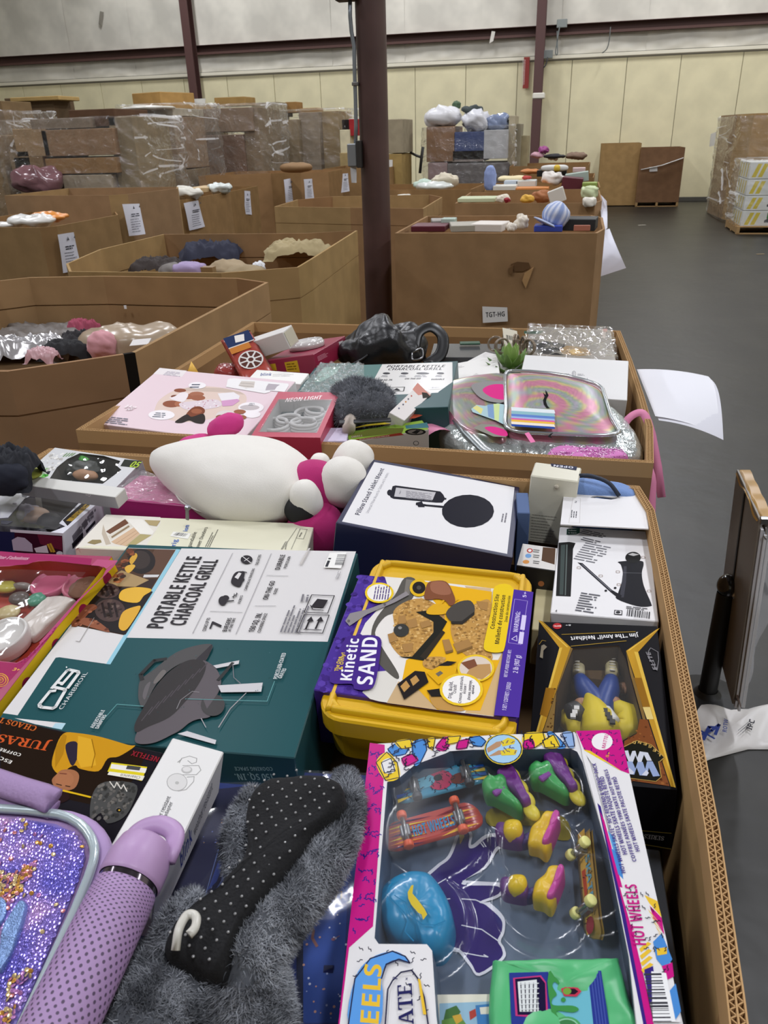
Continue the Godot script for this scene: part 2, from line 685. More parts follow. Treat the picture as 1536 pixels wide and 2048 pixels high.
func hall() -> void:
	var fl := M("#27251f", 0.42, {"bump": "floor", "deep": 0.1, "size": 0.35, "mottle": "slab", "low": 0.72, "high": 1.0, "freq": 0.006, "oct": 5})
	struct("floor", box(28, 0.2, 32, 0), fl, Vector3(-3, -0.2, -6.2))
	struct("ceiling", box(28, 0.2, 32, 0), M("#8f8c84", 0.85), Vector3(-3, 7.6, -6.2))
	struct("wall_side_east", box(0.2, 7.8, 32, 0), M("#d8d2bd", 0.8), Vector3(11.1, -0.1, -6.2))
	struct("wall_side_west", box(0.2, 7.8, 32, 0), M("#d8d2bd", 0.8), Vector3(-17.1, -0.1, -6.2))
	struct("wall_front", box(28, 7.8, 0.2, 0), M("#d8d2bd", 0.8), Vector3(-3, -0.1, 9.9))
	var back := struct("wall_back", box(28, 7.8, 0.2, 0), M("#8d8778", 0.8), Vector3(-3, -0.1, -20.62))
	var panel := M("#f0e6bd", 0.5, {"mottle": "wall", "low": 0.95, "high": 1.0, "freq": 0.008, "size": 0.3})
	var quilt := M("#f4efe0", 0.55, {"mottle": "wall2", "low": 0.88, "high": 1.0, "freq": 0.006, "size": 0.25})
	var seam := [-16.90, -14.36, -13.25, -12.10, -10.95, -9.79, -8.64, -7.42, -6.25, -3.93, -2.74, -1.56, -0.36, 0.82, 1.95, 3.21, 4.71, 6.21, 7.71, 9.21]
	for k in seam.size() - 1:
		var w: float = seam[k + 1] - seam[k]
		part(back,"wall_panel",box(w - 0.012,2.95,.03,.004),panel,Vector3((seam[k] + seam[k + 1]) / 2 + 3.0,.1,.115))
	var upper := [-16.90, -12.79, -11.05, -7.64, -5.92, -4.17, -2.41, -0.64, 1.19, 2.79, 4.59, 6.39]
	for k in upper.size() - 1:
		var w: float = upper[k + 1] - upper[k]
		var x0: float = upper[k] + 3.0
		for r in [[3.07, 3.43], [3.63, 7.6]]:
			part(back,"insulation_sheet",grid(14,10,func(u: float,v: float) -> Vector3:
				var bulge := sin(PI * clampf(u, 0.02, 0.98)) * 0.05 * (0.4 + 0.6 * sin(PI * v)) + 0.008 * sin(u * 17.0 + k) * sin(v * 9.0)
				return Vector3(x0 + u * w, lerpf(r[0], r[1], v) + 0.1, 0.11 + bulge)), quilt)
	struct("trim_1", box(28, 0.07, 0.05, 0.006), M("#efe8d2", 0.5), Vector3(-3, 2.985, -20.44))
	# the brown girt: a channel with a lip
	var girt := PackedVector2Array([Vector2(0,0),Vector2(.2,0),Vector2(.2,.05),Vector2(.19,.05),Vector2(.19,.012),Vector2(.012,.012),Vector2(.012,.19),Vector2(.2,.19),Vector2(.2,.2),Vector2(0,.2)])
	var gm := prism(girt, 28.0, Transform3D(Basis(Vector3.BACK, Vector3.UP, Vector3.LEFT), Vector3(14, 0, 0)))
	struct("trim_2", gm, M("#5a3d36", 0.6), Vector3(-3, 3.43, -20.52))
	struct("baseboard_back", box(28, 0.09, 0.04, 0.004), M("#55524a", 0.7), Vector3(-3, 0, -20.4))
	var post_a := thing("steel_post","dark red steel wall post behind the stretch-wrapped pallets","post",Vector3(-9.37,0,-20.2))
	for s in [-1, 1]:
		part(post_a,"flange",box(.2,7.6,.014,.002),M("#5c3f3b",.5),Vector3(0,0,s * 0.13))
	part(post_a,"web",box(.012,7.6,.25,0),M("#5c3f3b",.5))
	var post_b := thing("steel_post","dark red steel wall post at the aisle end, with a white band","post",Vector3(-1.07,0,-20.2))
	for s in [-1, 1]:
		part(post_b,"flange",box(.2,7.6,.014,.002),M("#5c3f3b",.5),Vector3(0,0,s * 0.13))
	part(post_b,"web",box(.012,7.6,.25,0),M("#5c3f3b",.5))
	solo("foam_band","white foam band strapped round the dark red wall post","band",box(.27,.12,.31,.02),M("#ebe6d8",.8),Vector3(-1.04,2.20,-20.2))
	var sign := thing("wall_sign","narrow red upright sign on the cream wall beside the post","sign",Vector3(-1.36,2.43,-20.41))
	part(sign,"plate",box(.13,.62,.012,.002),M("#a33a32",.5))
	art()
	lines("#f2e6dc",-380,5700,-90,5100,250,3,90,4)
	done(sign,"lettering",Transform3D(Basis(),Vector3(0,0,.0065)))
	solo("junction_box","grey junction box on the brown wall girt","electrical box",box(.22,.16,.12,.008),M("#8f9490",.5),Vector3(-.63,3.56,-20.3))
	solo("junction_box","grey junction box on the white wall strip beside the post","electrical box",box(.22,.16,.12,.008),M("#8f9490",.5),Vector3(-.90,2.99,-20.3))
	solo("wall_conduit","thin grey cable curving from the wall girt to the strip","cable",tube([Vector3(-.675,3.587,-20.2),Vector3(-.729,3.121,-20.2),Vector3(-.683,3.082,-20.2),Vector3(-.722,3.497,-20.2)],.012,6),M("#6f7370",.5))
	solo("wall_conduit","dark cable hanging down beside the wall post below the junction box","cable",tube([Vector3(-.89,3.007,-20.1),Vector3(-.923,2.856,-20.1),Vector3(-1.046,2.727,-20.1),Vector3(-1.062,2.631,-20.1)],.014,6),M("#3c3c3c",.5))
	solo("wall_conduit","thin cable looping down from the brown girt over the quilt","cable",tube([Vector3(.397,3.515,-20.2),Vector3(.397,3.304,-20.2),Vector3(.362,3.119,-20.2),Vector3(.265,3.039,-20.2)],.010,6),M("#5f625f",.5))
	paper("paper_scrap","torn paper scrap stuck high on the quilted wall insulation","paper",[Vector3(-11.741,4.476,-20.42),Vector3(-11.651,4.45,-20.42),Vector3(-11.764,4.164,-20.42),Vector3(-11.837,4.21,-20.42)],"#8b8577",0)
	paper("paper_scrap","white paper strip hanging from the brown girt near the post","paper",[Vector3(-2.153,3.577,-20.31),Vector3(-2.075,3.564,-20.31),Vector3(-2.113,3.384,-20.31),Vector3(-2.201,3.34,-20.31)],"#e9e4d8",0)
	paper("paper_notice","small white notice taped to the wall post behind the pallets","2",[Vector3(-9.351,2.482,-20.05),Vector3(-9.06,2.483,-20.05),Vector3(-9.096,2.321,-20.05),Vector3(-9.361,2.319,-20.05)],"#e8e4da",0)
	var col := thing("steel_column","thick dark red round steel column standing between the bins","column",Vector3(-1.318,0,-5.450))
	part(col,"shaft",lathe([[.094,.012],[.094,2.5],[.094,5.0],[.094,7.6]],40),M("#543c38",.42,{"mottle": "wall2","size": 0.8}))
	part(col,"base_plate",box(.34,.014,.34,.002),M("#543c38",.5))
	var run := thing("conduit_run","grey electrical conduit and outlet box strapped to the round column","conduit",Vector3(-1.43,1.34,-5.38))
	part(run,"pipe",tube([Vector3(.004,.95,0),Vector3(.001,.874,0),Vector3(.006,.791,0),Vector3(.019,.717,0),Vector3(.016,.583,-0),Vector3(.015,.419,0),Vector3(.012,.278,0),Vector3(.004,.168,0)],.0125,8),M("#8f959b",.35,{"metal": 0.5}))
	part(run,"outlet_box",box(.062,.135,.06,.006),M("#84878a",.5,{"metal": 0.3}),Vector3(-.01,.041,.02))
	part(run,"back_plate",box(.03,.16,.07,.003),M("#2b2724",.6),Vector3(.035,.033,.02))
	part(run,"strap_clip",box(.04,.02,.04,.003),M("#6d6a66",.5),Vector3(.019,.502,0))
	part(run,"clamp",box(.14,.06,.1,.01),M("#33302e",.5),Vector3(-.014,.951,0))
	paper("paper_notice","white slip of paper hanging under the outlet box on the column","3",[Vector3(-1.457,1.383,-5.35),Vector3(-1.42,1.383,-5.35),Vector3(-1.421,1.284,-5.35),Vector3(-1.455,1.285,-5.35)],"#c8c8ca",0)

func paper(called: String, label: String, cat: String, q: Array, hex: String, rows := 0, group := "") -> MeshInstance3D:   # a sheet through four corners, with rows of faint print
	var o: Vector3 = (q[2] + q[3]) / 2
	var n: Vector3 = (q[1] - q[0]).cross(q[0] - q[3]).normalized() * 0.0006
	var m := grid(8, 8, func(u: float, v: float) -> Vector3:
		var a: Vector3 = q[3].lerp(q[2], u)
		var b: Vector3 = q[0].lerp(q[1], u)
		return a.lerp(b, v) - o + n * 14.0 * sin(u * 3.0 + v * 2.0))
	var s := solo(called,label,cat,m,M(hex,.7,{"back": "#777777"}),o,Vector3.ZERO,group)
	if rows > 0:
		var x: Vector3 = (q[2] - q[3]).normalized()
		var y: Vector3 = (q[0] - q[3]).normalized()
		var w: float = (q[2] - q[3]).length() * 10000.0
		var h: float = (q[0] - q[3]).length() * 10000.0
		art()
		if rows > 3:
			pg("#55555c",[-w * 0.06,h * 0.82,w * 0.06,h * 0.82,0,h * 0.92])
			pg("#55555c",[w * 0.3,h * 0.86,w * 0.38,h * 0.84,w * 0.37,h * 0.92])
			lines("#3c3c44",-w * 0.2,h * 0.66,0,w * 0.5,h * 0.06,2,h * 0.03,2)
		lines("#8a8a92",-w * 0.3,h * 0.5,0,w * 0.6,h * 0.075,rows,h * 0.022,3)
		var z := x.cross(y).normalized()
		done(s,"printed_text",Transform3D(Basis(x,z.cross(x),z),n.normalized() * 0.01),.7)
	return s


func wall_bin(called: String, label: String, pts: Array, top: float, o := {}) -> Node3D:   # an open cardboard bin: rim corners in plan, one panel per side
	var v := PackedVector2Array()
	for k in range(0, pts.size(), 2): v.append(Vector2(pts[k], pts[k + 1]))
	var n := v.size()
	var mid := Vector2.ZERO
	for q in v: mid += q / n
	var b := thing(called,label,"cardboard bin",Vector3(mid.x,0,mid.y),Vector3.ZERO,o.get("group",""))
	var t: float = o.get("thick", 0.012)
	var low: float = o.get("low", 0.0)
	var lean: Array = o.get("lean", [])
	var hexes: Array = o.get("hex", ["#a3815c", "#9c7a55"])
	var inner := PackedVector2Array()
	for k in n:
		var d0 := (v[k] - v[(k + n - 1) % n]).normalized()
		var d1 := (v[(k + 1) % n] - v[k]).normalized()
		var n0 := d0.orthogonal()
		var n1 := d1.orthogonal()
		if n0.dot(mid - v[k]) < 0: n0 = -n0
		if n1.dot(mid - v[k]) < 0: n1 = -n1
		var m := (n0 + n1).normalized()
		inner.append(v[k] + m * t / maxf(0.3, m.dot(n0)))
	var put := func(p: Vector2, y: float) -> Vector3: return Vector3(p.x - mid.x, y, p.y - mid.y)
	var flutes: float = 0.03 if o.has("flutes") else 0.0
	for k in n:
		var j := (k + 1) % n
		var s := begin()
		var h0: float = top + (lean[k] if k < lean.size() else 0.0)
		var h1: float = top + (lean[j] if j < lean.size() else 0.0)
		var crease: float = o.get("crease", 0.0)
		var steps := [[low, 0.0], [h0, h1]]
		if crease > 0.0: steps = [[low, 0.0], [h0 - crease, h1 - crease], [h0, h1]]
		var out := (v[k] + v[j]) / 2 - mid
		var out3 := Vector3(out.x, 0, out.y)
		for r in steps.size() - 1:
			var last: bool = r == steps.size() - 2
			var a0: float = low if r == 0 else steps[r][0] + 0.003
			var a1: float = low if r == 0 else steps[r][1] + 0.003
			var b0: float = steps[r + 1][0] - (flutes if last else 0.003)
			var b1: float = steps[r + 1][1] - (flutes if last else 0.003)
			var A := [put.call(v[k], a0), put.call(v[j], a1), put.call(v[j], b1), put.call(v[k], b0)]
			var B := [put.call(inner[k], a0), put.call(inner[j], a1), put.call(inner[j], b1), put.call(inner[k], b0)]
			quad(s, A[0], A[1], A[2], A[3], out3)
			quad(s, B[0], B[1], B[2], B[3], -out3)
			quad(s, A[2], A[3], B[3], B[2], Vector3.UP)
			quad(s, A[0], A[1], B[1], B[0], Vector3.DOWN)
			quad(s, A[0], A[3], B[3], B[0], put.call(v[k], 0) - put.call(v[j], 0))
			quad(s, A[1], A[2], B[2], B[1], put.call(v[j], 0) - put.call(v[k], 0))
			if not last:   # the scored fold: a thinner neck
				var C := [A[3].lerp(B[3], 0.35), A[2].lerp(B[2], 0.35), A[2].lerp(B[2], 0.35) + Vector3(0, 0.006, 0), A[3].lerp(B[3], 0.35) + Vector3(0, 0.006, 0)]
				quad(s, C[0], C[1], C[2], C[3], out3)
		var w := part(b, "wall_panel", s.commit(), carton(hexes[k % hexes.size()]))
		if flutes > 0.0:
			var f := begin()
			var a := put.call(v[k], h0) as Vector3
			var c := put.call(v[j], h1) as Vector3
			var x := (c - a).normalized()
			var z: Vector3 = ((put.call(inner[k], h0) as Vector3) - a)
			z = (z - x * z.dot(x)).normalized()
			var length := a.distance_to(c)
			var liner := 0.0013
			var gap := (t - liner * 3) / 2
			for g in 3:
				var q := a + z * (g * (gap + liner) + liner / 2) + x * length / 2 - Vector3(0, flutes, 0)
				add_box(f, Transform3D(Basis(x, Vector3.UP, x.cross(Vector3.UP)), q), length, flutes, liner)
			for g in 2:
				var pitch: float = o.flutes * (1.0 if g == 0 else 0.86)
				var z0 := g * (gap + liner) + liner
				var count := int(length / pitch * 2)
				for i in count:
					var p0 := a + x * (i * pitch / 2) + z * (z0 + (gap if i % 2 else 0.0))
					var p1 := a + x * ((i + 1) * pitch / 2) + z * (z0 + (0.0 if i % 2 else gap))
					var d := (p1 - p0).normalized()
					add_box(f, Transform3D(Basis(d, Vector3.UP, d.cross(Vector3.UP)), (p0 + p1) / 2 - Vector3(0, flutes, 0)), p0.distance_to(p1), flutes - 0.0005, 0.0009)
			part(w,"corrugated_edge",f.commit(),M("#b89468",.85,{"spec": 0.2}))
	if o.has("pad"):
		var s := begin()
		for y in [o.pad - 0.01, o.pad]:
			var tri := Geometry2D.triangulate_polygon(inner)
			for i in range(0, tri.size(), 3):
				face(s, put.call(inner[tri[i]], y), put.call(inner[tri[i + 1]], y), put.call(inner[tri[i + 2]], y), Vector3.UP if y == o.pad else Vector3.DOWN)
		part(b,"floor_pad",s.commit(),carton("#8f7150"))
	return b

func crate(label: String, at: Vector3, w: float, h: float, d: float, hex: String, turn := Vector3.ZERO, tape := "") -> Node3D:   # a closed brown carton with taped flaps
	var o := thing("cardboard_box",label,"box",at,turn)
	part(o,"carton",box(w,h,d,.006),carton(hex))
	if tape: part(o, "packing_tape", box(w * 1.002, 0.0015, 0.06, 0), M(tape, 0.3), Vector3(0, h, 0))
	return o

func cling(label: String, at: Vector3, w: float, h: float, d: float, sd: int, turn := 0.0) -> MeshInstance3D:   # clear stretch film pulled round a load
	if film == null: film = M("#f4f2ec", 0.12, {"alpha": 0.035, "bump": "film", "deep": 2.2, "size": 1.6})
	var n := FastNoiseLite.new()
	n.seed = sd
	n.frequency = 2.2
	n.fractal_type = FastNoiseLite.FRACTAL_RIDGED
	n.fractal_octaves = 4
	var f := func(u: float, v: float) -> Vector3:
		var a := TAU * u
		var c := Vector2(signf(cos(a)) * pow(absf(cos(a)), 0.3), signf(sin(a)) * pow(absf(sin(a)), 0.3))
		var cap := 1.0 if v < 0.8 else maxf(0.0, cos((v - 0.8) / 0.2 * PI / 2))
		var q := Vector3(c.x * w / 2 * cap, h * minf(v / 0.8, 1.0), c.y * d / 2 * cap)
		var k := n.get_noise_3d(q.x + q.y * 0.8, q.y * 0.5, q.z - q.y * 0.6)
		return q + Vector3(c.x, 0.3 if v >= 0.8 else 0.0, c.y) * (0.02 + 0.05 * k)
	var o := solo("stretch_film",label,"plastic film",grid(72,36,f),film,at,Vector3(0,turn,0))
	var r := RandomNumberGenerator.new()
	r.seed = sd
	var s := begin()
	for k in 110:   # folds and ropes of film, catching the light
		var u := r.randf_range(0.45, 1.05)
		var v := r.randf_range(0.05, 0.95)
		var du := r.randf_range(-0.02, 0.02)
		var dv := r.randf_range(-0.035, 0.02)
		var m := r.randi_range(2, 6)
		var broad := r.randf_range(0.004, 0.022)
		for i in m:
			var a: Vector3 = f.call(fposmod(u + du * i, 1.0), clampf(v + dv * i, 0.0, 0.97))
			var b: Vector3 = f.call(fposmod(u + du * (i + 1), 1.0), clampf(v + dv * (i + 1), 0.0, 0.97))
			var out := Vector3(a.x, 0.2, a.z).normalized()
			var edge := (b - a).cross(out).normalized() * broad * r.randf_range(0.4, 1.2)
			a += out * 0.015
			b += out * 0.015
			quad(s, a - edge, a + edge, b + edge, b - edge, out + Vector3.UP * r.randf_range(-0.5, 1.2))
	part(o,"film_folds",s.commit(),M("#ffffff",.3,{"alpha": 0.36})).set_meta("kind","stuff")
	return o


func far_bins() -> void:
	var three := wall_bin("cardboard_bin", "tall brown bin with a torn dent and a white TGT-HG slip on its front", [-1.115, -5.090, 0.125, -5.070, 0.175, -5.300, 0.175, -6.000, 0.100, -6.180, -1.110, -6.200], 1.00, {"hex": ["#a07f5b"], "pad": 0.86, "thick": 0.016})
	var slip := thing("paper_slip","small white slip reading TGT-HG, stuck low on the dented bin","label",Vector3(-.465,.519,-5.05))
	art()
	pg("#e9e7e4",[-805,424,772,390,840,-487,-744,-617])
	tx("#222226","TGT-HG",-562,-263,4.2,1203,315)
	done(slip,"printed_text",Transform3D(),.7)
	part(three,"torn_flap",prism(PackedVector2Array([Vector2(-.104,.819),Vector2(-.065,.834),Vector2(.005,.829),Vector2(.019,.799),Vector2(-.026,.778),Vector2(-.078,.777)]),.006,Transform3D(Basis(),Vector3(0,0,.568))),carton("#6f5338")).set_meta("label","torn paper liner")
	part(three,"torn_flap",prism(PackedVector2Array([Vector2(-.016,.766),Vector2(.037,.802),Vector2(.021,.751),Vector2(-.005,.675),Vector2(-.029,.721)]),.010,Transform3D(Basis(),Vector3(0,0,.568))),carton("#c29a6a")).set_meta("label","pale torn flap")
	part(three,"torn_flap",prism(PackedVector2Array([Vector2(-.116,.795),Vector2(-.086,.816),Vector2(-.090,.765),Vector2(-.108,.756)]),.014,Transform3D(Basis(),Vector3(0,0,.568))),carton("#7a5c3e")).set_meta("label","torn paper liner")
	paper("hanging_paper","white paper sheet curling off the side of the dented bin, lower one","paper",[Vector3(.2,.861,-6.492),Vector3(.26,.86,-6.665),Vector3(.36,.676,-5.898),Vector3(.2,.583,-6.114)],"#d9d9e4",0)
	paper("hanging_paper","white paper sheet hanging beside the bin behind the dented bin","paper",[Vector3(.2,.982,-8.636),Vector3(.24,.982,-7.708),Vector3(.24,.853,-6.736),Vector3(.2,.85,-6.273)],"#d9d9e4",0)
	part(thing("dark_book","dark red book lying flat at the left rim of the dented bin","book",Vector3(-.932,.989,-5.360),Vector3(.00,.00,.00)),"carton",box(.222,.036,.220,.004),M("#5a1526",.50))
	part(thing("mixed_case","grey patterned case in the dented bin behind the red book","box",Vector3(-.898,.983,-5.600),Vector3(.00,.20,.00)),"carton",box(.142,.050,.200,.004),M("#9a938c",.50))
	part(thing("small_box","small pale green box standing in the dented bin","box",Vector3(-.832,1.007,-5.500),Vector3(.00,.00,.00)),"carton",box(.093,.043,.100,.004),M("#b4c4b8",.50))
	part(thing("magazine","grey magazine lying in the dented bin","magazine",Vector3(-.694,.993,-5.325),Vector3(.00,.20,.00)),"carton",box(.205,.041,.250,.004),M("#a8a294",.50))
	part(thing("calendar","white box with tall dark numbers lying in the dented bin","box",Vector3(-.537,.993,-5.310),Vector3(.00,-.15,.00)),"carton",box(.202,.047,.220,.004),M("#dcd4cb",.50))
	solo("plush_toy","cream plush toy head poking up in the dented bin","plush toy",blob(.042,.048,.033,.021,30.0,3,2.2,28,16),M("#e3d9c8",.70,{"sheen": 0.5}),Vector3(-.342,.985,-5.350),Vector3.ZERO)
	solo("plush_toy","small white plush paw beside the cream plush in the dented bin","plush toy",blob(.033,.025,.027,.013,37.4,5,2.2,28,16),M("#e6ded0",.70,{"sheen": 0.5}),Vector3(-.403,.985,-5.300),Vector3.ZERO)
	var cap := thing("striped_cap","blue and white striped soft cap standing up in the dented bin","cap",Vector3(-.161,1.014,-5.3),Vector3(0,.3,-.45))
	part(cap,"crown",grid(30,16,blob_at(.085,.075,.07,.01,9.0,4,2.2),func(u: float,v: float) -> Color: return lin("#8ea0cc") if fmod(u * 26.0,2.0) < 1.2 else lin("#dfe3ee")),M("#ffffff",.8,{"vc": 1}))
	part(cap,"brim",blob(.1,.012,.08,.0,5.0,2,2.0,24,8),M("#a9b3cf",.8),Vector3(-.03,-.005,.03))
	part(thing("blue_pack","shiny blue packet lying under the striped cap","packet",Vector3(-.169,.992,-5.270),Vector3(.00,.00,.00)),"carton",box(.173,.037,.140,.004),M("#3c4fae",.25))
	part(thing("dark_case","black case with a blue and orange label in the dented bin","case",Vector3(.024,.987,-5.400),Vector3(.00,-.10,.00)),"carton",box(.200,.070,.200,.004),M("#26282a",.50))
	part(thing("box_label","blue and orange label strip on the black case","label",Vector3(.034,1.001,-5.175),Vector3(.00,.00,.00)),"carton",box(.098,.034,.010,.004),M("#b7735e",.50))
	wall_bin("cardboard_bin","brown bin full of bright toys just behind the dented bin",[-1.060,-7.350,.140,-7.240,.200,-7.500,.200,-8.800,.100,-8.980,-1.100,-8.700],1.00,{"hex": ["#9c7b57"],"pad": 0.86})
	part(thing("picture_book","pale green picture book at the rim of the toy bin","book",Vector3(-.893,.994,-7.650),Vector3(.00,.00,.00)),"carton",box(.334,.034,.300,.004),M("#c3c9a4",.50))
	solo("plush_toy","cream plush toy with a red bow in the toy bin","plush toy",blob(.062,.034,.050,.017,20.0,6,2.2,28,16),M("#e0d6c2",.70),Vector3(-.649,.986,-7.500),Vector3.ZERO)
	solo("plush_bow","small red plush bow on the cream toy","bow",blob(.027,.020,.022,.010,45.7,7,2.2,28,16),M("#9c2430",.70),Vector3(-.609,.997,-7.400),Vector3.ZERO)
	solo("yellow_ball","round yellow plush ball in the toy bin","ball",blob(.059,.036,.047,.018,21.2,8,2.2,28,16),M("#dba93e",.70),Vector3(-.445,.980,-7.500),Vector3.ZERO)
	solo("plush_dog","orange brown plush animal lying beyond the yellow ball","plush toy",blob(.085,.049,.068,.025,14.6,9,2.2,28,16),M("#a3673c",.70),Vector3(-.321,.972,-7.700),Vector3.ZERO)
	part(thing("game_box","open grey and white box standing on edge in the toy bin","box",Vector3(-.167,.982,-7.560),Vector3(.00,.00,.35)),"carton",box(.137,.116,.120,.004),M("#cfcac0",.50))
	solo("pale_cloth","pale green folded cloth at the rim corner of the toy bin","cloth",blob(.069,.047,.055,.024,18.0,10,4.0,28,16),M("#c6cfa4",.70),Vector3(.091,1.016,-7.500),Vector3.ZERO)
	solo("white_cloth","white cloth bundle hanging below the pale green cloth","cloth",blob(.054,.033,.060,.016,23.2,11,4.0,28,16),M("#dcd6c8",.70),Vector3(.092,.977,-7.220),Vector3.ZERO)
	wall_bin("cardboard_bin","second toy-filled bin beyond the dented bin, heaped over its rim",[-1.000,-9.150,.170,-9.150,.220,-9.400,.220,-10.400,-1.050,-10.500],.99,{"hex": ["#98774f"],"pad": 0.86})
	solo("water_bottle","pale blue bottle-shaped toy standing up in the heaped toy bin","bottle toy",blob(.066,.140,.053,.013,18.9,12,2.4,28,16),M("#8fa0cf",.70),Vector3(-.957,.958,-9.300),Vector3.ZERO)
	part(thing("white_box","long white box at the rim of the heaped toy bin","box",Vector3(-.792,.968,-9.350),Vector3(.00,.00,.00)),"carton",box(.245,.062,.300,.004),M("#d8d4c8",.50))
	part(thing("orange_book","orange and green book at the rim of the heaped toy bin","book",Vector3(-.496,.955,-9.350),Vector3(.00,.00,.00)),"carton",box(.352,.050,.300,.004),M("#cf8442",.50))
	part(thing("grey_case","grey blue case lying in the heaped toy bin","case",Vector3(-.748,.994,-9.650),Vector3(.00,.00,.00)),"carton",box(.151,.070,.300,.004),M("#b9c2cc",.50))
	part(thing("white_packet","white printed packet in the heaped toy bin","packet",Vector3(-.583,.992,-9.650),Vector3(.00,.00,.00)),"carton",box(.215,.069,.300,.004),M("#c8ccc6",.50))
	solo("cream_cloth","cream folded blanket lying across the heaped toy bin","blanket",blob(.166,.029,.133,.015,7.5,13,4.0,28,16),M("#dfd0a4",.70),Vector3(-.755,1.041,-9.800),Vector3.ZERO)
	solo("red_toy","small red and yellow toy on the cream blanket","toy",blob(.054,.020,.043,.010,23.1,14,2.2,28,16),M("#b8423c",.70),Vector3(-.581,1.068,-9.600),Vector3.ZERO)
	solo("spotted_cloth","white spotted pillow in the heaped toy bin","pillow",blob(.120,.059,.096,.047,10.4,15,2.2,28,16),M("#ddd6ce",.70),Vector3(-.300,1.029,-9.500),Vector3.ZERO)
	part(thing("maroon_box","dark maroon box in the heaped toy bin","box",Vector3(-.085,.971,-9.550),Vector3(.00,.00,-.10)),"carton",box(.223,.117,.300,.004),M("#5b1f2b",.50))
	part(thing("green_case","pale green case leaning at the back of the heaped toy bin","case",Vector3(-.028,1.025,-9.800),Vector3(.00,.00,.12)),"carton",box(.252,.098,.200,.004),M("#aab9ae",.50))
	part(thing("photo_holder","bright green picture frame at the heaped toy bin corner","frame",Vector3(.107,.995,-9.400),Vector3(.00,.00,.00)),"carton",box(.157,.047,.200,.004),M("#93a652",.50))
	wall_bin("cardboard_bin","third bin beyond the dented bin, with black and white goods",[-.900,-11.200,.170,-11.200,.200,-12.300,-.950,-12.300],1.00,{"hex": ["#8f6f49"],"pad": 0.87})
	part(thing("black_case","black case lying in the third far bin","case",Vector3(-.370,1.009,-11.600),Vector3(.00,.00,.00)),"carton",box(.381,.078,.400,.004),M("#1d1d1f",.50))
	solo("white_roll","white roll with a yellow band on the black case","roll",blob(.175,.041,.070,.004,7.1,16,3.0,28,16),M("#d8d6d0",.70),Vector3(-.332,1.073,-11.300),Vector3.ZERO)
	solo("yellow_band","yellow band round the white roll","band",blob(.042,.041,.075,.002,30.1,17,3.0,28,16),M("#d9b63a",.70),Vector3(-.299,1.072,-11.270),Vector3.ZERO)
	solo("orange_cloth","orange cloth heap in the third far bin","cloth",blob(.136,.028,.109,.023,9.2,18,2.2,28,16),M("#bf7a42",.70),Vector3(-.655,1.045,-11.500),Vector3.ZERO)
	part(thing("pink_box","pale pink box in the third far bin corner","box",Vector3(-.020,1.056,-11.500),Vector3(.00,.00,.00)),"carton",box(.161,.051,.200,.004),M("#d9c0be",.50))
	wall_bin("cardboard_bin","last bin of the aisle row, heaped with pink and black clothes",[-1.100,-13.600,.120,-13.600,.150,-14.800,-1.100,-14.800],1.06,{"hex": ["#93724c"],"pad": 0.9})
	solo("clothes_heap","pink and white shoe on the last aisle bin","clothes",blob(.100,.041,.080,.033,12.6,21,2.2,28,16),M("#c79aa4",.70),Vector3(-.694,1.162,-13.900),Vector3.ZERO)
	solo("clothes_heap","magenta soft toy on the last aisle bin","clothes",blob(.075,.049,.060,.039,16.7,22,2.2,28,16),M("#a04f88",.70),Vector3(-.596,1.225,-13.900),Vector3.ZERO)
	solo("clothes_heap","black trousers heaped on the last aisle bin","clothes",blob(.169,.033,.135,.026,7.4,23,2.2,28,16),M("#1f1d20",.70),Vector3(-.420,1.151,-13.900),Vector3.ZERO)
	solo("clothes_heap","white and black socks on the last aisle bin","clothes",blob(.083,.042,.066,.033,15.1,24,2.2,28,16),M("#cfcac4",.70),Vector3(-.441,1.121,-13.900),Vector3.ZERO)
	solo("clothes_heap","brown hat on the last aisle bin","clothes",blob(.165,.050,.132,.040,7.6,25,2.2,28,16),M("#7d6450",.70),Vector3(-.080,1.130,-13.900),Vector3.ZERO)
	wall_bin("cardboard_bin","empty open brown bin standing behind the round column",[-2.692,-7.187,-1.927,-7.005,-1.251,-6.840,-1.293,-8.098,-1.479,-8.461,-2.500,-8.400,-2.750,-8.000],1.00,{"hex": ["#a5875c","#9a7753"],"crease": 0.14,"pad": 0.3})
	wall_bin("cardboard_bin","open brown bin two rows behind the round column",[-2.400,-9.300,-1.150,-9.200,-1.100,-10.300,-2.400,-10.400],1.00,{"hex": ["#97764f"],"pad": 0.86})
	solo("clear_bag","clear plastic bag heap on the bin two rows behind the column","plastic bag",blob(.226,.045,.181,.045,5.5,31,2.2,28,16),M("#cfd3cc",.25),Vector3(-1.616,.969,-9.600),Vector3.ZERO)
	solo("white_tissue","small white tissue on the bin rim behind the column","tissue",blob(.077,.017,.062,.014,16.1,32,2.2,28,16),M("#dedacd",.70),Vector3(-1.910,.926,-9.250),Vector3.ZERO)
	wall_bin("cardboard_bin","film-wrapped bin with orange and white packets, nearest of those with taped papers",[-5.000,-5.600,-3.950,-5.500,-3.870,-5.600,-3.870,-6.500,-4.100,-6.850,-5.000,-6.900],1.00,{"hex": ["#9a7c55","#94744e"],"pad": 0.8})
	wall_bin("cardboard_bin","film-wrapped bin standing second in the row with taped papers",[-5.300,-6.950,-4.100,-6.780,-3.980,-6.900,-3.860,-7.650,-4.000,-7.950,-5.300,-8.000],1.14,{"hex": ["#9a7c5c","#a0835a"],"pad": 0.8})
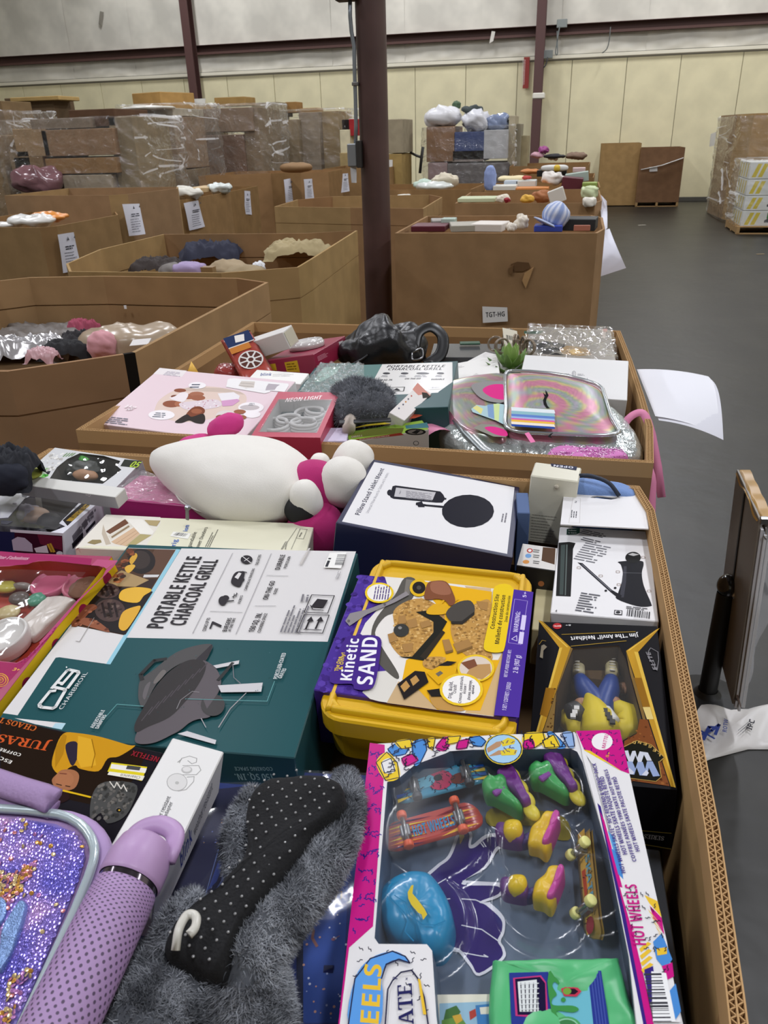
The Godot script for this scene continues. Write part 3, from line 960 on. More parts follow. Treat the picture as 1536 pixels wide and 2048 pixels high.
	wall_bin("cardboard_bin","wide bin third in the row, with two taped papers and white scraps on top",[-4.950,-8.150,-4.150,-8.100,-4.060,-8.200,-4.060,-9.400,-4.140,-10.500,-4.950,-10.500],1.00,{"hex": ["#9a7a52","#8f7048"],"pad": 0.8})
	wall_bin("cardboard_bin","bin with two taped papers standing before the far wrapped pallets",[-5.350,-11.300,-4.430,-11.800,-3.940,-11.700,-3.580,-11.900,-3.600,-12.700,-5.350,-12.700],1.10,{"hex": ["#a07c55","#99774f"],"pad": 0.8})
	wall_bin("cardboard_bin","bin with one taped paper half hidden by the round column",[-4.000,-13.000,-3.300,-13.100,-2.950,-13.300,-2.950,-14.300,-4.000,-14.300],1.10,{"hex": ["#94744d"],"pad": 0.8})
	paper("paper_label","white printed paper taped to the nearest film-wrapped bin","paper",[Vector3(-3.85,.944,-5.55),Vector3(-3.85,.936,-5.787),Vector3(-3.85,.655,-5.788),Vector3(-3.85,.663,-5.536)],"#dcdce6",6)
	paper("paper_label","white printed paper taped to the second film-wrapped bin","paper",[Vector3(-3.95,1.07,-6.72),Vector3(-3.88,1.058,-6.918),Vector3(-3.85,.8,-6.88),Vector3(-3.94,.798,-6.743)],"#dcdce6",6)
	paper("paper_label","white printed paper on the wide bin near its front corner","paper",[Vector3(-4.04,.973,-8.088),Vector3(-4.04,.973,-8.476),Vector3(-4.04,.693,-8.547),Vector3(-4.04,.693,-8.156)],"#dcdce6",6)
	paper("paper_label","narrow white printed paper on the wide bin far end","paper",[Vector3(-4.1,.978,-9.913),Vector3(-4.1,.958,-10.142),Vector3(-4.1,.679,-10.102),Vector3(-4.1,.707,-9.855)],"#dcdce6",6)
	paper("paper_label","white printed paper on the bin before the far pallets, first of two","paper",[Vector3(-4.1,1.028,-11.394),Vector3(-4.1,1.029,-11.762),Vector3(-4.1,.721,-11.986),Vector3(-4.1,.722,-11.425)],"#dcdce6",6)
	paper("paper_label","white printed paper on the bin before the far pallets, second of two","paper",[Vector3(-3.74,1.038,-11.206),Vector3(-3.74,1.023,-11.636),Vector3(-3.74,.755,-11.649),Vector3(-3.74,.772,-11.235)],"#dcdce6",6)
	paper("paper_label","white printed paper on the bin by the column","paper",[Vector3(-2.93,1.135,-10.338),Vector3(-2.93,1.126,-10.647),Vector3(-2.93,.91,-10.658),Vector3(-2.93,.918,-10.251)],"#dcdce6",6)
	solo("bag_heap","orange plastic packets on the nearest film-wrapped bin","packets",blob(.158,.033,.126,.033,7.9,41,2.2,28,16),M("#d98a3a",.30),Vector3(-4.139,1.005,-5.900),Vector3.ZERO)
	solo("bag_heap","crinkled white plastic bags on the nearest film-wrapped bin","plastic bags",blob(.185,.043,.148,.043,6.7,42,2.2,28,16),M("#dcdad4",.25),Vector3(-4.174,.983,-5.750),Vector3.ZERO)
	solo("bag_heap","flat white bag spilling over the left end of the film-wrapped bin","plastic bag",blob(.106,.026,.085,.015,11.7,43,2.2,28,16),M("#d0cdc6",.30),Vector3(-4.382,.974,-5.700),Vector3.ZERO)
	solo("paper_scraps","heap of white crumpled wrapping on the wide bin","wrapping",blob(.166,.053,.133,.064,7.5,44,2.2,28,16),M("#dcd8cc",.70),Vector3(-4.123,.997,-8.400),Vector3.ZERO)
	solo("paper_scraps","pale wadded plastic on the far part of the wide bin","plastic",blob(.139,.052,.111,.052,9.0,45,2.2,28,16),M("#d3d8d2",.30),Vector3(-4.089,1.004,-9.200),Vector3.ZERO)
	part(thing("flat_carton","tan carton flap lying on the wide bin","cardboard",Vector3(-4.313,1.019,-9.250),Vector3(.00,.00,.00)),"carton",box(.244,.050,.500,.004),M("#c9ad80",.50))

func right_side() -> void:
	wall_bin("cardboard_bin","tallest plain brown bin against the cream wall",[.405,-19.200,1.231,-19.200,1.231,-20.200,.405,-20.200],1.26,{"hex": ["#a88758"],"pad": 0.5,"low": 0.02})
	wall_bin("cardboard_bin","dark brown bin on a pallet against the cream wall, film strip across it",[1.216,-19.000,2.103,-19.000,2.103,-20.100,1.216,-20.100],1.16,{"hex": ["#7b5c42","#8d6d4c"],"pad": 0.9,"low": 0.09})
	pallet("low wooden pallet under the dark brown bin at the wall", Vector3(1.66, 0, -19.55), 0.89, 1.10)
	solo("film_strip","twisted strip of clear film across the dark brown bin","plastic film",tube([Vector3(1.254,.747,-18.95),Vector3(1.668,.825,-18.93),Vector3(2.082,.962,-18.95)],.03,6,.3),M("#dcd9d2",.25))
	paper("paper_slip","small white slip on the dark brown bin under the film strip","label",[Vector3(1.422,.792,-18.96),Vector3(1.582,.808,-18.96),Vector3(1.594,.711,-18.96),Vector3(1.432,.704,-18.96)],"#d9d6d0",2)
	var tall := wall_bin("cardboard_bin", "tall film-wrapped brown bin at the right of the aisle", [2.520, -17.600, 2.600, -16.300, 2.750, -15.600, 3.900, -15.500, 3.900, -17.900, 2.700, -18.000], 1.72, {"hex": ["#9b8060", "#a88a5e", "#a5855a"], "pad": 1.6})
	cling("clear film round the tall bin at the right of the aisle",Vector3(3.2,.02,-16.75),1.36,1.66,2.4,5)
	paper("paper_label","white paper on the side of the tall wrapped bin","paper",[Vector3(2.5,1.407,-18.435),Vector3(2.48,1.445,-17.723),Vector3(2.48,1.203,-17.66),Vector3(2.5,1.17,-18.46)],"#e4e2dc",0)
	pallet("wooden pallet under the printed white boxes", Vector3(3.09, 0, -14.45), 1.26, 1.10)
	var rows := [1.044, 0.797, 0.561, 0.342, 0.106]
	for k in 4:
		for j in 2:
			var o := thing("printed_box",["topmost","second","third","lowest"][k] + " white box printed with yellow stripes, " + ["at the aisle corner of the pallet","at the far end of the pallet"][j],"box",Vector3(2.83 + j * 0.62,rows[k + 1],-14.45))
			var h: float = rows[k] - rows[k + 1] - 0.006
			part(o,"carton",box(.6,h,.9,.006),M("#cfd0cb",.5))
			art()
			var H: float = h * 10000
			for q in 2:
				pg("#c9b53c",[-2600 + q * 900,-H + 250,-2000 + q * 900,-H + 250,-1300 + q * 900,-250,-1900 + q * 900,-250])
			pg("#3a3c40",[300,-H * 0.75,2700,-H * 0.75,2700,-H * 0.6,1200,-H * 0.4,300,-H * 0.6])
			pg(["#8b8e90","#8b8e90","#a3392e","#3f7a3a"][k],[600,-H * 0.5,1800,-H * 0.5,1800,-H * 0.12,600,-H * 0.12])
			el("#26282a",2400,-H * 0.2,200,120)
			done(o,"printed_front",side(.6,h,.9,"f"),.4)
			if j == 0:
				art()
				for q in 4: pg("#c9b53c", [-4000 + q * 2000, -H + 200, -3300 + q * 2000, -H + 200, -2500 + q * 2000, -200, -3200 + q * 2000, -200])
				done(o,"printed_side",side(.6,h,.9,"l"),.4)
	cling("clear film round the pallet of printed white boxes",Vector3(3.12,.13,-14.45),1.32,.92,1.0,9)

func pallet(label: String, at: Vector3, w: float, d: float) -> void:
	var o := thing("wooden_pallet",label,"pallet",at)
	var m := M("#9c7c50", 0.8)
	for k in 6: part(o, "plank", box(w, 0.018, 0.09, 0.003), m, Vector3(0, 0.1, (k - 2.5) / 5.0 * (d - 0.1)))
	for k in 3:
		part(o,"stringer",box(.045,.085,d,.003),m,Vector3((k - 1) * (w - 0.05) / 2,.016,0))
	for k in 3: part(o, "plank", box(w, 0.016, 0.09, 0.003), m, Vector3(0, 0, (k - 1) / 2.0 * (d - 0.1)))


func pallets() -> void:
	crate("small brown carton low at the left end of the nearest wrapped stack",Vector3(-6.54,1.263,-9.50),.27,.24,1.00,"#8f7758",Vector3(0,.00,0))
	crate("brown carton with a printed corner, left in the nearest wrapped stack",Vector3(-6.34,1.439,-9.50),.45,.30,1.00,"#a08462",Vector3(0,.00,0))
	crate("wide dusty brown carton in the middle of the nearest wrapped stack",Vector3(-5.72,1.437,-9.50),.93,.28,1.00,"#937558",Vector3(0,.00,0))
	crate("wide plain carton below the dusty one in the nearest wrapped stack",Vector3(-5.74,1.244,-9.50),.93,.17,1.00,"#9a774f",Vector3(0,.00,0))
	crate("square carton below the printed corner one in the nearest stack",Vector3(-6.43,.020,-9.50),.39,1.42,1.00,"#8c7252",Vector3(0,.00,0))
	crate("pale box with a white label at the foot of the nearest wrapped stack",Vector3(-5.69,.020,-9.50),.65,1.21,1.00,"#a59680",Vector3(0,.00,0))
	crate("flat grey brown carton near the top of the nearest wrapped stack",Vector3(-5.91,1.725,-9.45),.78,.11,.90,"#8a7a68",Vector3(0,.00,0))
	crate("tilted dark box with a pale top crowning the nearest wrapped stack",Vector3(-5.55,1.737,-9.50),.58,.18,.80,"#5d4534",Vector3(0,.00,0))
	crate("tall grey brown carton at the aisle end of the nearest wrapped stack",Vector3(-5.20,.020,-9.55),.30,1.81,.90,"#8b7c62",Vector3(0,.00,0))
	solo("clear_bag","clear bag with maroon goods slumped against the nearest wrapped stack","plastic bag",blob(.282,.151,.200,.106,4.4,51,2.2,28,16),M("#7d5a5e",.20),Vector3(-6.153,1.042,-8.700),Vector3.ZERO)
	cling("clear stretch film over the nearest wrapped stack of cartons",Vector3(-5.84,1.04,-9.50),1.91,.78,1.25,21)
	crate("big dark open carton standing on end behind the nearest wrapped stack",Vector3(-7.38,.020,-10.85),.74,2.13,.50,"#6d5a44",Vector3(0,.00,0))
	crate("pale flap edge along the top of the big open carton",Vector3(-7.22,2.099,-10.75),.74,.05,.50,"#b99a62",Vector3(0,.00,0))
	crate("brown carton cut by the frame edge beside the open carton",Vector3(-7.17,.020,-9.90),.20,2.05,.60,"#7a6447",Vector3(0,.00,0))
	crate("film-wrapped brown stack at the very left",Vector3(-6.96,.020,-9.50),.38,1.66,1.00,"#8a7150",Vector3(0,.00,0))
	cling("clear film round the brown stack at the very left",Vector3(-7.10,.73,-9.5),1.0,1.2,1.2,27)
	crate("tall dark brown carton wrapped in film, beside the nearest stack",Vector3(-5.80,1.205,-11.50),.64,.66,1.00,"#86705a",Vector3(0,.00,0))
	crate("squat carton under the tall dark brown one",Vector3(-5.77,.020,-11.50),.59,1.17,1.00,"#7d6d58",Vector3(0,.00,0))
	crate("flat white-topped box on the tall dark brown carton",Vector3(-5.93,1.877,-11.70),.72,.10,1.00,"#b3aa97",Vector3(0,.00,0))
	crate("tan carton tilted on top behind the tall dark one",Vector3(-6.06,1.989,-11.95),.56,.21,.70,"#b08a52",Vector3(0,-.30,0))
	solo("film_bundle","bunched clear film on the flat white-topped box","plastic film",blob(.384,.031,.300,.037,3.3,53,2.2,28,16),M("#d8d4c8",.20),Vector3(-5.937,1.951,-11.200),Vector3.ZERO)
	cling("clear stretch film round the tall dark brown carton",Vector3(-5.79,.94,-11.55),1.01,1.08,1.2,22)
	crate("pale tan carton high in the glossy middle stack",Vector3(-6.21,1.487,-13.50),.47,.42,1.00,"#a48d63",Vector3(0,.00,0))
	crate("pale tan carton low in the glossy middle stack",Vector3(-6.26,.020,-13.50),.46,1.45,1.00,"#98805c",Vector3(0,.00,0))
	crate("broad brown carton on top of the middle stack",Vector3(-5.42,1.671,-13.20),.86,.33,1.00,"#8a7561",Vector3(0,.00,0))
	crate("purple brown carton under the broad one in the middle stack",Vector3(-5.55,.020,-13.20),.75,1.61,1.00,"#7a6253",Vector3(0,.00,0))
	crate("narrow upright carton closing the middle stack",Vector3(-5.05,.020,-13.25),.25,1.98,1.00,"#85745e",Vector3(0,.00,0))
	crate("small tan carton with a white label on the middle stack",Vector3(-6.26,1.901,-13.80),.30,.20,.60,"#a8854f",Vector3(0,.20,0))
	crate("small open tan carton on top of the broad brown one",Vector3(-5.81,2.070,-14.05),.54,.13,.50,"#a3834f",Vector3(0,.00,0))
	cling("glossy clear film round the pale tan cartons of the middle stack",Vector3(-6.26,.80,-13.50),.73,1.13,1.2,23)
	cling("clear film round the broad and purple brown cartons",Vector3(-5.40,1.03,-13.20),1.20,1.01,1.2,24)
	crate("carton with a pale top next to the narrow upright carton",Vector3(-5.55,1.605,-15.05),.37,.43,.90,"#8f8266",Vector3(0,.00,0))
	crate("tan carton with a white slip low beside the narrow upright one",Vector3(-5.51,.020,-15.05),.46,1.57,.90,"#8d7449",Vector3(0,.00,0))
	crate("striped bale in film behind the pale-topped carton",Vector3(-5.61,1.913,-15.30),.50,.23,.80,"#8d8168",Vector3(0,.00,0))
	crate("leaning tall brown carton in the fourth stack",Vector3(-5.10,.020,-15.05),.39,1.83,.90,"#8e7c60",Vector3(0,.00,0))
	crate("tall grey brown carton in the fourth stack",Vector3(-4.76,.020,-15.25),.37,1.94,.90,"#938470",Vector3(0,.00,0))
	crate("tall tan carton in the fourth stack nearest the column",Vector3(-4.46,.020,-15.45),.39,1.95,.90,"#a08a66",Vector3(0,.00,0))
	crate("small square tan carton perched on the fourth stack",Vector3(-5.29,1.975,-15.60),.21,.18,.40,"#9a7648",Vector3(0,.00,0))
	crate("low open tan carton perched on the fourth stack",Vector3(-4.95,1.964,-15.60),.33,.08,.40,"#a3804f",Vector3(0,.00,0))
	cling("clear film round the fourth stack of cartons by the column",Vector3(-4.96,1.00,-15.10),1.80,.99,1.2,25)
	solo("round_cushion","brown round cushion lying on the bin before the fourth stack","cushion",blob(.243,.075,.194,.015,5.1,54,2.2,28,16),M("#8a6a44",.70),Vector3(-4.171,1.081,-12.200),Vector3.ZERO)
	crate("cream printed carton in the stack just left of the column",Vector3(-4.03,1.291,-14.75),.18,.37,.50,"#d8cfae",Vector3(0,.00,0))
	crate("black carton with a red end on the stack left of the column",Vector3(-4.00,1.659,-14.85),.20,.16,.50,"#2b2624",Vector3(0,.00,0))
	crate("red carton at the end of the stack left of the column",Vector3(-3.89,1.562,-14.75),.14,.26,.40,"#a83236",Vector3(0,.00,0))
	crate("tan carton at the foot of the stack left of the column",Vector3(-3.93,.020,-14.80),.36,1.28,.80,"#b09a6c",Vector3(0,.00,0))
	crate("stack of mixed small cartons just right of the column",Vector3(-2.93,1.292,-13.90),.28,.49,.80,"#a1957c",Vector3(0,.00,0))
	crate("tan carton with a white slip right of the column",Vector3(-2.95,.020,-13.90),.27,1.26,.80,"#a88d58",Vector3(0,.00,0))
	paper("paper_slip","narrow white slip on the tan carton right of the column","label",[Vector3(-3.031,1.199,-13.47),Vector3(-2.965,1.198,-13.47),Vector3(-2.97,.984,-13.47),Vector3(-3.036,.978,-13.47)],"#dedcd6",2)
	crate("brown printed carton carrying the white bags",Vector3(-2.30,1.131,-14.65),.48,.53,.90,"#8b6a4f",Vector3(0,.00,0))
	crate("blue carton in the bag-topped load",Vector3(-1.83,1.152,-14.65),.50,.42,.90,"#3f4d78",Vector3(0,.00,0))
	crate("white and grey carton in the bag-topped load",Vector3(-1.39,1.158,-14.65),.39,.43,.90,"#b9b9b9",Vector3(0,.00,0))
	crate("grey brown carton strip under the blue carton",Vector3(-1.84,1.122,-14.67),.52,.17,.94,"#8c8079",Vector3(0,.00,0))
	crate("pinkish printed carton at the foot of the bag-topped load",Vector3(-2.35,.020,-14.65),.33,1.10,.90,"#9c8583",Vector3(0,.00,0))
	crate("dark patterned carton at the foot of the bag-topped load",Vector3(-1.67,.020,-14.65),1.02,1.08,.90,"#6f6a68",Vector3(0,.00,0))
	crate("narrow pale carton at the far end of the bag-topped load",Vector3(-1.15,.020,-14.75),.11,1.77,.70,"#b1a68c",Vector3(0,.00,0))
	crate("thin grey carton leaning beyond the bag-topped load",Vector3(-1.07,.020,-14.85),.12,1.65,.50,"#97907c",Vector3(0,.00,0))
	crate("cream upright pack with a dark top at the end of the load",Vector3(-.96,.020,-14.95),.13,1.47,.50,"#a39878",Vector3(0,.00,0))
	solo("white_bag","big white knotted bag lying on the brown printed carton","plastic bag",blob(.307,.159,.350,.079,4.1,57,2.2,28,16),M("#e3e2e4",.35),Vector3(-2.321,1.636,-14.500),Vector3.ZERO)
	solo("white_bag","white bag with dark cloth showing, on the blue carton","plastic bag",blob(.229,.157,.350,.078,5.5,58,2.2,28,16),M("#d8d8dc",.35),Vector3(-1.762,1.574,-14.500),Vector3.ZERO)
	solo("dark_cloth","dark green cloth poking out of the second white bag","cloth",blob(.164,.068,.131,.055,7.6,59,2.2,28,16),M("#39413f",.70),Vector3(-1.814,1.827,-14.500),Vector3.ZERO)
	solo("green_toy","small green pointed toy behind the white bags","toy",blob(.076,.057,.061,.029,16.5,60,2.2,28,16),M("#4c6247",.70),Vector3(-2.132,1.929,-14.800),Vector3.ZERO)
	solo("silver_bag","shiny blue silver pack on top of the white and grey carton","packet",blob(.211,.120,.250,.096,5.9,61,2.2,28,16),M("#7f8ba6",.20),Vector3(-1.406,1.579,-14.600),Vector3.ZERO)
	cling("clear film round the bag-topped load",Vector3(-1.86,.78,-14.65),1.46,.86,1.1,26)
	var pole := thing("dark_pole","dark crossed handle sticking out beside the bag-topped load","handle",Vector3(-2.59,1.307,-14.1))
	part(pole,"bar",tube([Vector3(-.212,-.018,0),Vector3(-.094,-.074,0),Vector3(.008,-.106,0)],.02,6),M("#2a2826",.5))
	part(pole,"shaft",tube([Vector3(.009,.06,0),Vector3(-.018,-.113,0),Vector3(-.045,-.343,0)],.025,6),M("#2a2826",.5))
	solo("mint_cloth","mint cloth heap at the foot of the bag-topped load","cloth",blob(.156,.047,.125,.047,8.0,62,2.2,28,16),M("#b7c9ba",.70),Vector3(-1.767,.973,-9.900),Vector3.ZERO)
	solo("cream_cloth","cream crumpled paper heap before the bag-topped load","paper",blob(.152,.057,.122,.068,8.2,63,2.2,28,16),M("#cfc5ae",.70),Vector3(-1.525,1.009,-9.800),Vector3.ZERO)

func left_bins() -> void:
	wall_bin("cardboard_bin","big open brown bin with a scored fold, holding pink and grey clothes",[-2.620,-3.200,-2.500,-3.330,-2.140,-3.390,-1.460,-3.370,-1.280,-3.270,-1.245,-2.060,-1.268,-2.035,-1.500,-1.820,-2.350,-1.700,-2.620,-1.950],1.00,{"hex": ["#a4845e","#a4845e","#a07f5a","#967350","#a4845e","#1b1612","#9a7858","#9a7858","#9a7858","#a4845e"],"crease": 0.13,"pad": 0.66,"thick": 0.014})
	solo("grey_clothes","grey plastic-bagged clothing lying at the back of the big open bin","clothing",cloth(.550,.350,.100,71,.60),M("#6c655f",.50),Vector3(-2.373,.72,-3.163),Vector3(0,.20,0))
	solo("wrapped_bundle","beige bundle in shiny clear plastic in the big open bin","bundle",blob(.25,.085,.13,.0297,6.4,72,2.2,32,18),M("#a89680",.25),Vector3(-1.785,.715,-2.939),Vector3(.00,.00,.00))
	solo("pink_knit","pale pink knitted ball beside the beige plastic bundle","knit hat",blob(.062,.06,.06,.0108,25.8,73,2.0,32,18),M("#c58d93",.90,{"sheen": 0.6}),Vector3(-1.843,.76,-2.816),Vector3(.00,.00,.00))
	solo("black_garment","black garment with pink trim in the big open bin","garment",cloth(.160,.200,.090,74,.60),M("#1f1b1e",.85),Vector3(-2.092,.74,-3.023),Vector3(0,.50,0))
	solo("pink_cloth","rose pink strap cloth behind the black garment","garment",cloth(.150,.100,.100,75,.60),M("#9c4359",.85),Vector3(-2.168,.75,-3.188),Vector3(0,.10,0))
	solo("black_cloth","black cloth lying against the front wall of the big open bin","cloth",cloth(.240,.140,.080,76,.60),M("#141316",.85),Vector3(-2.01,.76,-2.828),Vector3(0,.10,0))
	solo("silver_wrap","crinkled silver white wrap along the front of the big open bin","wrap",cloth(.400,.220,.120,77,.80),M("#c9c6c6",.20,{"metal": 0.6}),Vector3(-2.246,.74,-2.818),Vector3(0,.40,0))
	solo("pink_wrap","pale pink wrapped garment beside the silver wrap","garment",cloth(.120,.100,.060,78,.60),M("#b98f93",.35),Vector3(-2.042,.78,-2.692),Vector3(0,.10,0))
	pack("grey_pouch","small grey pouch at the back wall of the big open bin","pouch",[-1.916,.840,-2.952,.000,.200,.000,.140,.015,.120],M("#a9a6a0",.40))
	solo("sticker","tiny white sticker on the inner back wall of the big open bin","sticker",box(.012,.016,.003,0),M("#eeeeee",.6),Vector3(-2.03,.859,-3.34))
	solo("white_tag","white label lying on the beige plastic bundle","label",box(.075,.002,.04,0),M("#d8d4d2",.6),Vector3(-1.559,.885,-2.629),Vector3(.35,.1,.1))
	wall_bin("cardboard_bin","open brown bin of dark clothes standing behind the big open bin",[-2.580,-3.750,-2.720,-4.300,-2.700,-5.060,-1.710,-5.100,-1.350,-5.060,-1.300,-3.950,-1.330,-3.820,-1.600,-3.500,-2.400,-3.500],1.00,{"hex": ["#a5885c","#a5885c","#9a7a58","#9a7a58","#a78a5c","#a78a5c","#a4855a"],"crease": 0.15,"pad": 0.7,"lean": [0,0,0,0,.02,0,-.02,0,0]})
	solo("dark_coat","navy blue coat heaped in the bin of dark clothes","coat",cloth(.400,.300,.160,81,.60),M("#26283a",.85),Vector3(-2.35,.82,-5.028),Vector3(0,.10,0))
	solo("brown_cloth","dark brown garment at the rim of the bin of dark clothes","garment",cloth(.300,.250,.100,82,.60),M("#2f2521",.85),Vector3(-2.463,.84,-4.48),Vector3(0,.00,0))
	solo("lilac_cloth","folded lilac cloth in the bin of dark clothes","cloth",blob(.09,.05,.07,.0150,17.8,83,3.0,32,18),M("#9e8cb0",.70),Vector3(-2.09,.85,-4.168),Vector3(.00,.00,.00))
	pack("gold_box","small brown and cream box among the dark clothes","box",[-1.982,.930,-4.152,.000,.000,.000,.090,.100,.050],M("#8a6f4a",.50))
	solo("tan_hat","tan wool hat in the bin of dark clothes","hat",blob(.13,.06,.1,.0180,12.3,84,2.2,32,18),M("#9c8868",.70),Vector3(-1.934,.82,-4.323),Vector3(.00,.00,.00))
	solo("khaki_jacket","khaki jacket draped at the far side of the bin of dark clothes","jacket",cloth(.420,.300,.120,85,.60),M("#a3936d",.85),Vector3(-1.721,.86,-4.991),Vector3(0,.15,0))
	solo("knit_cap","grey cap between the brown garment and the lilac cloth","cap",blob(.08,.05,.08,.0100,20.0,86,2.2,32,18),M("#6c6560",.70),Vector3(-2.285,.82,-4.333),Vector3(.00,.00,.00))
	solo("tan_bag","tan padded bag at the near wall of the bin of dark clothes","bag",blob(.12,.04,.1,.0120,13.3,87,2.2,32,18),M("#8d7a58",.70),Vector3(-1.801,.84,-4.259),Vector3(.00,.00,.00))
	solo("white_ball","white crumpled paper in the bin of dark clothes","paper",blob(.035,.03,.03,.0150,45.7,88,2.2,32,18),M("#d9d9dc",.70),Vector3(-1.751,.87,-4.346),Vector3(.00,.00,.00))

func middle_bins() -> void:
	solo("floor_scrap","pale paper scrap lying on the grey aisle floor","paper scrap",box(.14,.002,.05,0),M("#b9b2a2",.7),Vector3(1.129,.003,-15.293),Vector3(0,.4,0))
	solo("floor_scrap","tan paper scrap on the grey floor near the frame edge","paper scrap",box(.1,.002,.03,0),M("#a58e66",.7),Vector3(2.407,.003,-11.668),Vector3(0,.3,0))

func second_bin() -> void:
	backpack()
	hung_pages()
	wall_bin("cardboard_bin","full brown bin next beyond the nearest one, double-walled rim, white pages hung at its side",[-1.030,-1.415,.172,-1.415,.186,-1.620,.182,-1.840,.172,-2.150,.155,-2.500,-1.050,-2.500],1.00,{"hex": ["#94734f","#94734f"],"pad": 0.86,"thick": 0.0128,"flutes": 0.0075})
	var doll := pack("doll_box","large pale pink box printed with two baby dolls","box",[-.8347,1.01,-1.61,.2185,-.1486,-.006932,.3865,.12,.27],M("#e2ccd0",.4))
	art()
	pg("#e3cdd2",[-1912,-1330,1912,-1330,1912,1330,-1912,1330])
	pg("#e6dedd",[-1954,1373,-1129,1361,-1074,1044,-1929,1057])
	lines("#9a8fa0",-1632,1227,.4,513,57.2,4,26,1)
	sg("#ddc6ba",[-828,-517,-981,-82,-883,357,-577,597,-233,722,285,724,808,639,1063,480,1206,217,1230,-61,1080,-367,383,-831,-265,-852,-663,-710])
	pg("#c9b5a8",[-851,363,-577,597,285,724,808,639,1003,527,396,533,-411,444])
	el("#8a4f36",-726,416,166,91,179)
	el("#9c5f45",-352,184,242,123,-177)
	el("#a46a50",-202,331,196,112,178)
	el("#9c5f45",-73,177,197,120,175)
	el("#7e4733",-663,126,133,77,176)
	el("#8f5238",-567,-208,239,147,173)
	el("#a9694c",-399,-175,140,82,136)
	sg("#e9dfe0",[-627,343,-437,318,-334,99,-357,-81,-767,18,-694,120])
	sg("#dccdd2",[-385,-144,-24,41,430,185,701,-51,376,-283,-72,-370])
	dots(["#b7747f","#f2e9ea"],[-355,-138,-24,41,430,185,701,-51,376,-283,-72,-370],70,21.0,3,1.00)
	pg("#e8e2e4",[304,456,671,584,912,451,971,288,581,156])
	pg("#d09ac0",[581,156,926,308,1030,241,968,1,746,-70])
	sg("#7c4229",[46,-290,179,-180,391,-280,467,-488,263,-638,85,-618])
	sg("#2b2321",[1,-799,83,-563,263,-638,452,-463,643,-671,687,-850,499,-861,295,-795,180,-925,5,-934])
	el("#9b5a3e",243,-392,148,99,167)
	el("#efe9ea",-423,717,247,157,171)
	el("#efe9ea",-511,-708,348,204,176)
	el("#efe9ea",1449,9,330,229,170)
	el("#efe9ea",1626,-259,216,149,171)
	lines("#5b606c",-567,722,10.3,257,121.9,2,55,1)
	lines("#4b505c",-696,-660,6.2,319,78.6,3,35,1)
	el("#c2b8b8",1420,3,240,118,-175)
	lines("#77777c",1328,172,10.8,149,44.5,3,20,1)
	el("#d9cfcc",1049,-427,279,198,160)
	el("#8d5237",947,-529,124,87,148)
	el("#9a5f44",1284,-216,152,93,178)
	el("#9a5f44",1436,-432,137,90,175)
	pg("#ece9e8",[199,1111,230,1180,1342,1179,1564,750,1460,660,362,769])
	pg("#cfc4bc",[670,825,639,1127,918,1115,1083,870,900,776])
	ln("#a89b92",26,[655,975,993,975])
	ln("#a89b92",26,[701,831,1053,895])
	pg("#ece9e8",[347,778,241,1166,336,1205,1817,1199,1876,1108,1913,813])
	pg("#cdc4bc",[633,881,593,1108,946,1145,1071,859,866,821])
	pg("#b3aab0",[1354,962,1332,1111,1637,1115,1608,1008,1628,860,1413,796])
	ln("#9b9089",15,[620,1008,983,1022])
	ln("#9b9089",15,[659,886,1021,901])
	lines("#7d7c88",-1669,-1048,1.1,615,74.1,4,33,1)
	tx("#2a2a2e","HE",830,-821,-3.7,199,47)
	dots(["#efe2e4"],[-1664,-622,-1587,-433,-1323,-556,-1406,-686],30,33.9,4,1.00)
	done(doll,"printed_panel",side(.3865,.12,.27,"t"),.35,.18)
	art()
	pg("#e4e0de",[-1340,-1190,1340,-1190,1340,-10,-1340,-10])
	done(doll,"printed_side",side(.3865,.12,.27,"r"),.42,.18)
	var neon := tray("neon_light_box","crimson NEON LIGHT box with a clear window over white cables","box",[-.5518,1.028,-1.514,.1154,.08362,.00921,.1447,.06,.2241],M("#b3324c",.4),[-600,-900,600,-900,600,700,-600,700],.05,M("#c9c8c6",.6))
	art()
	tx("#efe3e2","NEON LIGHT",-433,566,12.6,794,201,"bold",.20)
	done(neon,"printed_title",side(.1447,.06,.2241,"t"),.42,.18)
	part(thing("cable_coil","coil of white cable inside the crimson NEON LIGHT box","cable",neon.position,neon.rotation,"white cable coils in the neon light box"),"cable",coil(.034,.030,.004,3),M("#d8d6d4",.5),Vector3(-.052,.025,.014))
	part(thing("cable_coil","coil of white cable inside the crimson NEON LIGHT box","cable",neon.position,neon.rotation,"white cable coils in the neon light box"),"cable",coil(.030,.022,.004,3),M("#d8d6d4",.5),Vector3(-.026,.025,-.012))
	part(thing("cable_coil","coil of white cable inside the crimson NEON LIGHT box","cable",neon.position,neon.rotation,"white cable coils in the neon light box"),"cable",coil(.036,.030,.004,3),M("#d8d6d4",.5),Vector3(.013,.025,-.045))
	part(thing("cable_coil","coil of white cable inside the crimson NEON LIGHT box","cable",neon.position,neon.rotation,"white cable coils in the neon light box"),"cable",coil(.030,.020,.004,3),M("#d8d6d4",.5),Vector3(.01,.025,.002))
	part(thing("cable_coil","coil of white cable inside the crimson NEON LIGHT box","cable",neon.position,neon.rotation,"white cable coils in the neon light box"),"cable",coil(.030,.025,.004,3),M("#d8d6d4",.5),Vector3(.028,.025,-.066))
	part(neon,"green_sticker",box(.022,.001,.01,0),M("#5fbf4e",.5),Vector3(-.051,.03,-.095))
	part(neon,"clear_window",box(.124,.0006,.166,0),M("#f4f4f4",.05,{"alpha": 0.07}),Vector3(0,.0604,.01))
	var under := thing("carton_stack","plain brown carton buried under the goods in the second bin","box",Vector3(-.42,.865,-2.05))
	part(under,"carton",box(.8,.06,.5,.004),carton("#8a6c4a"))
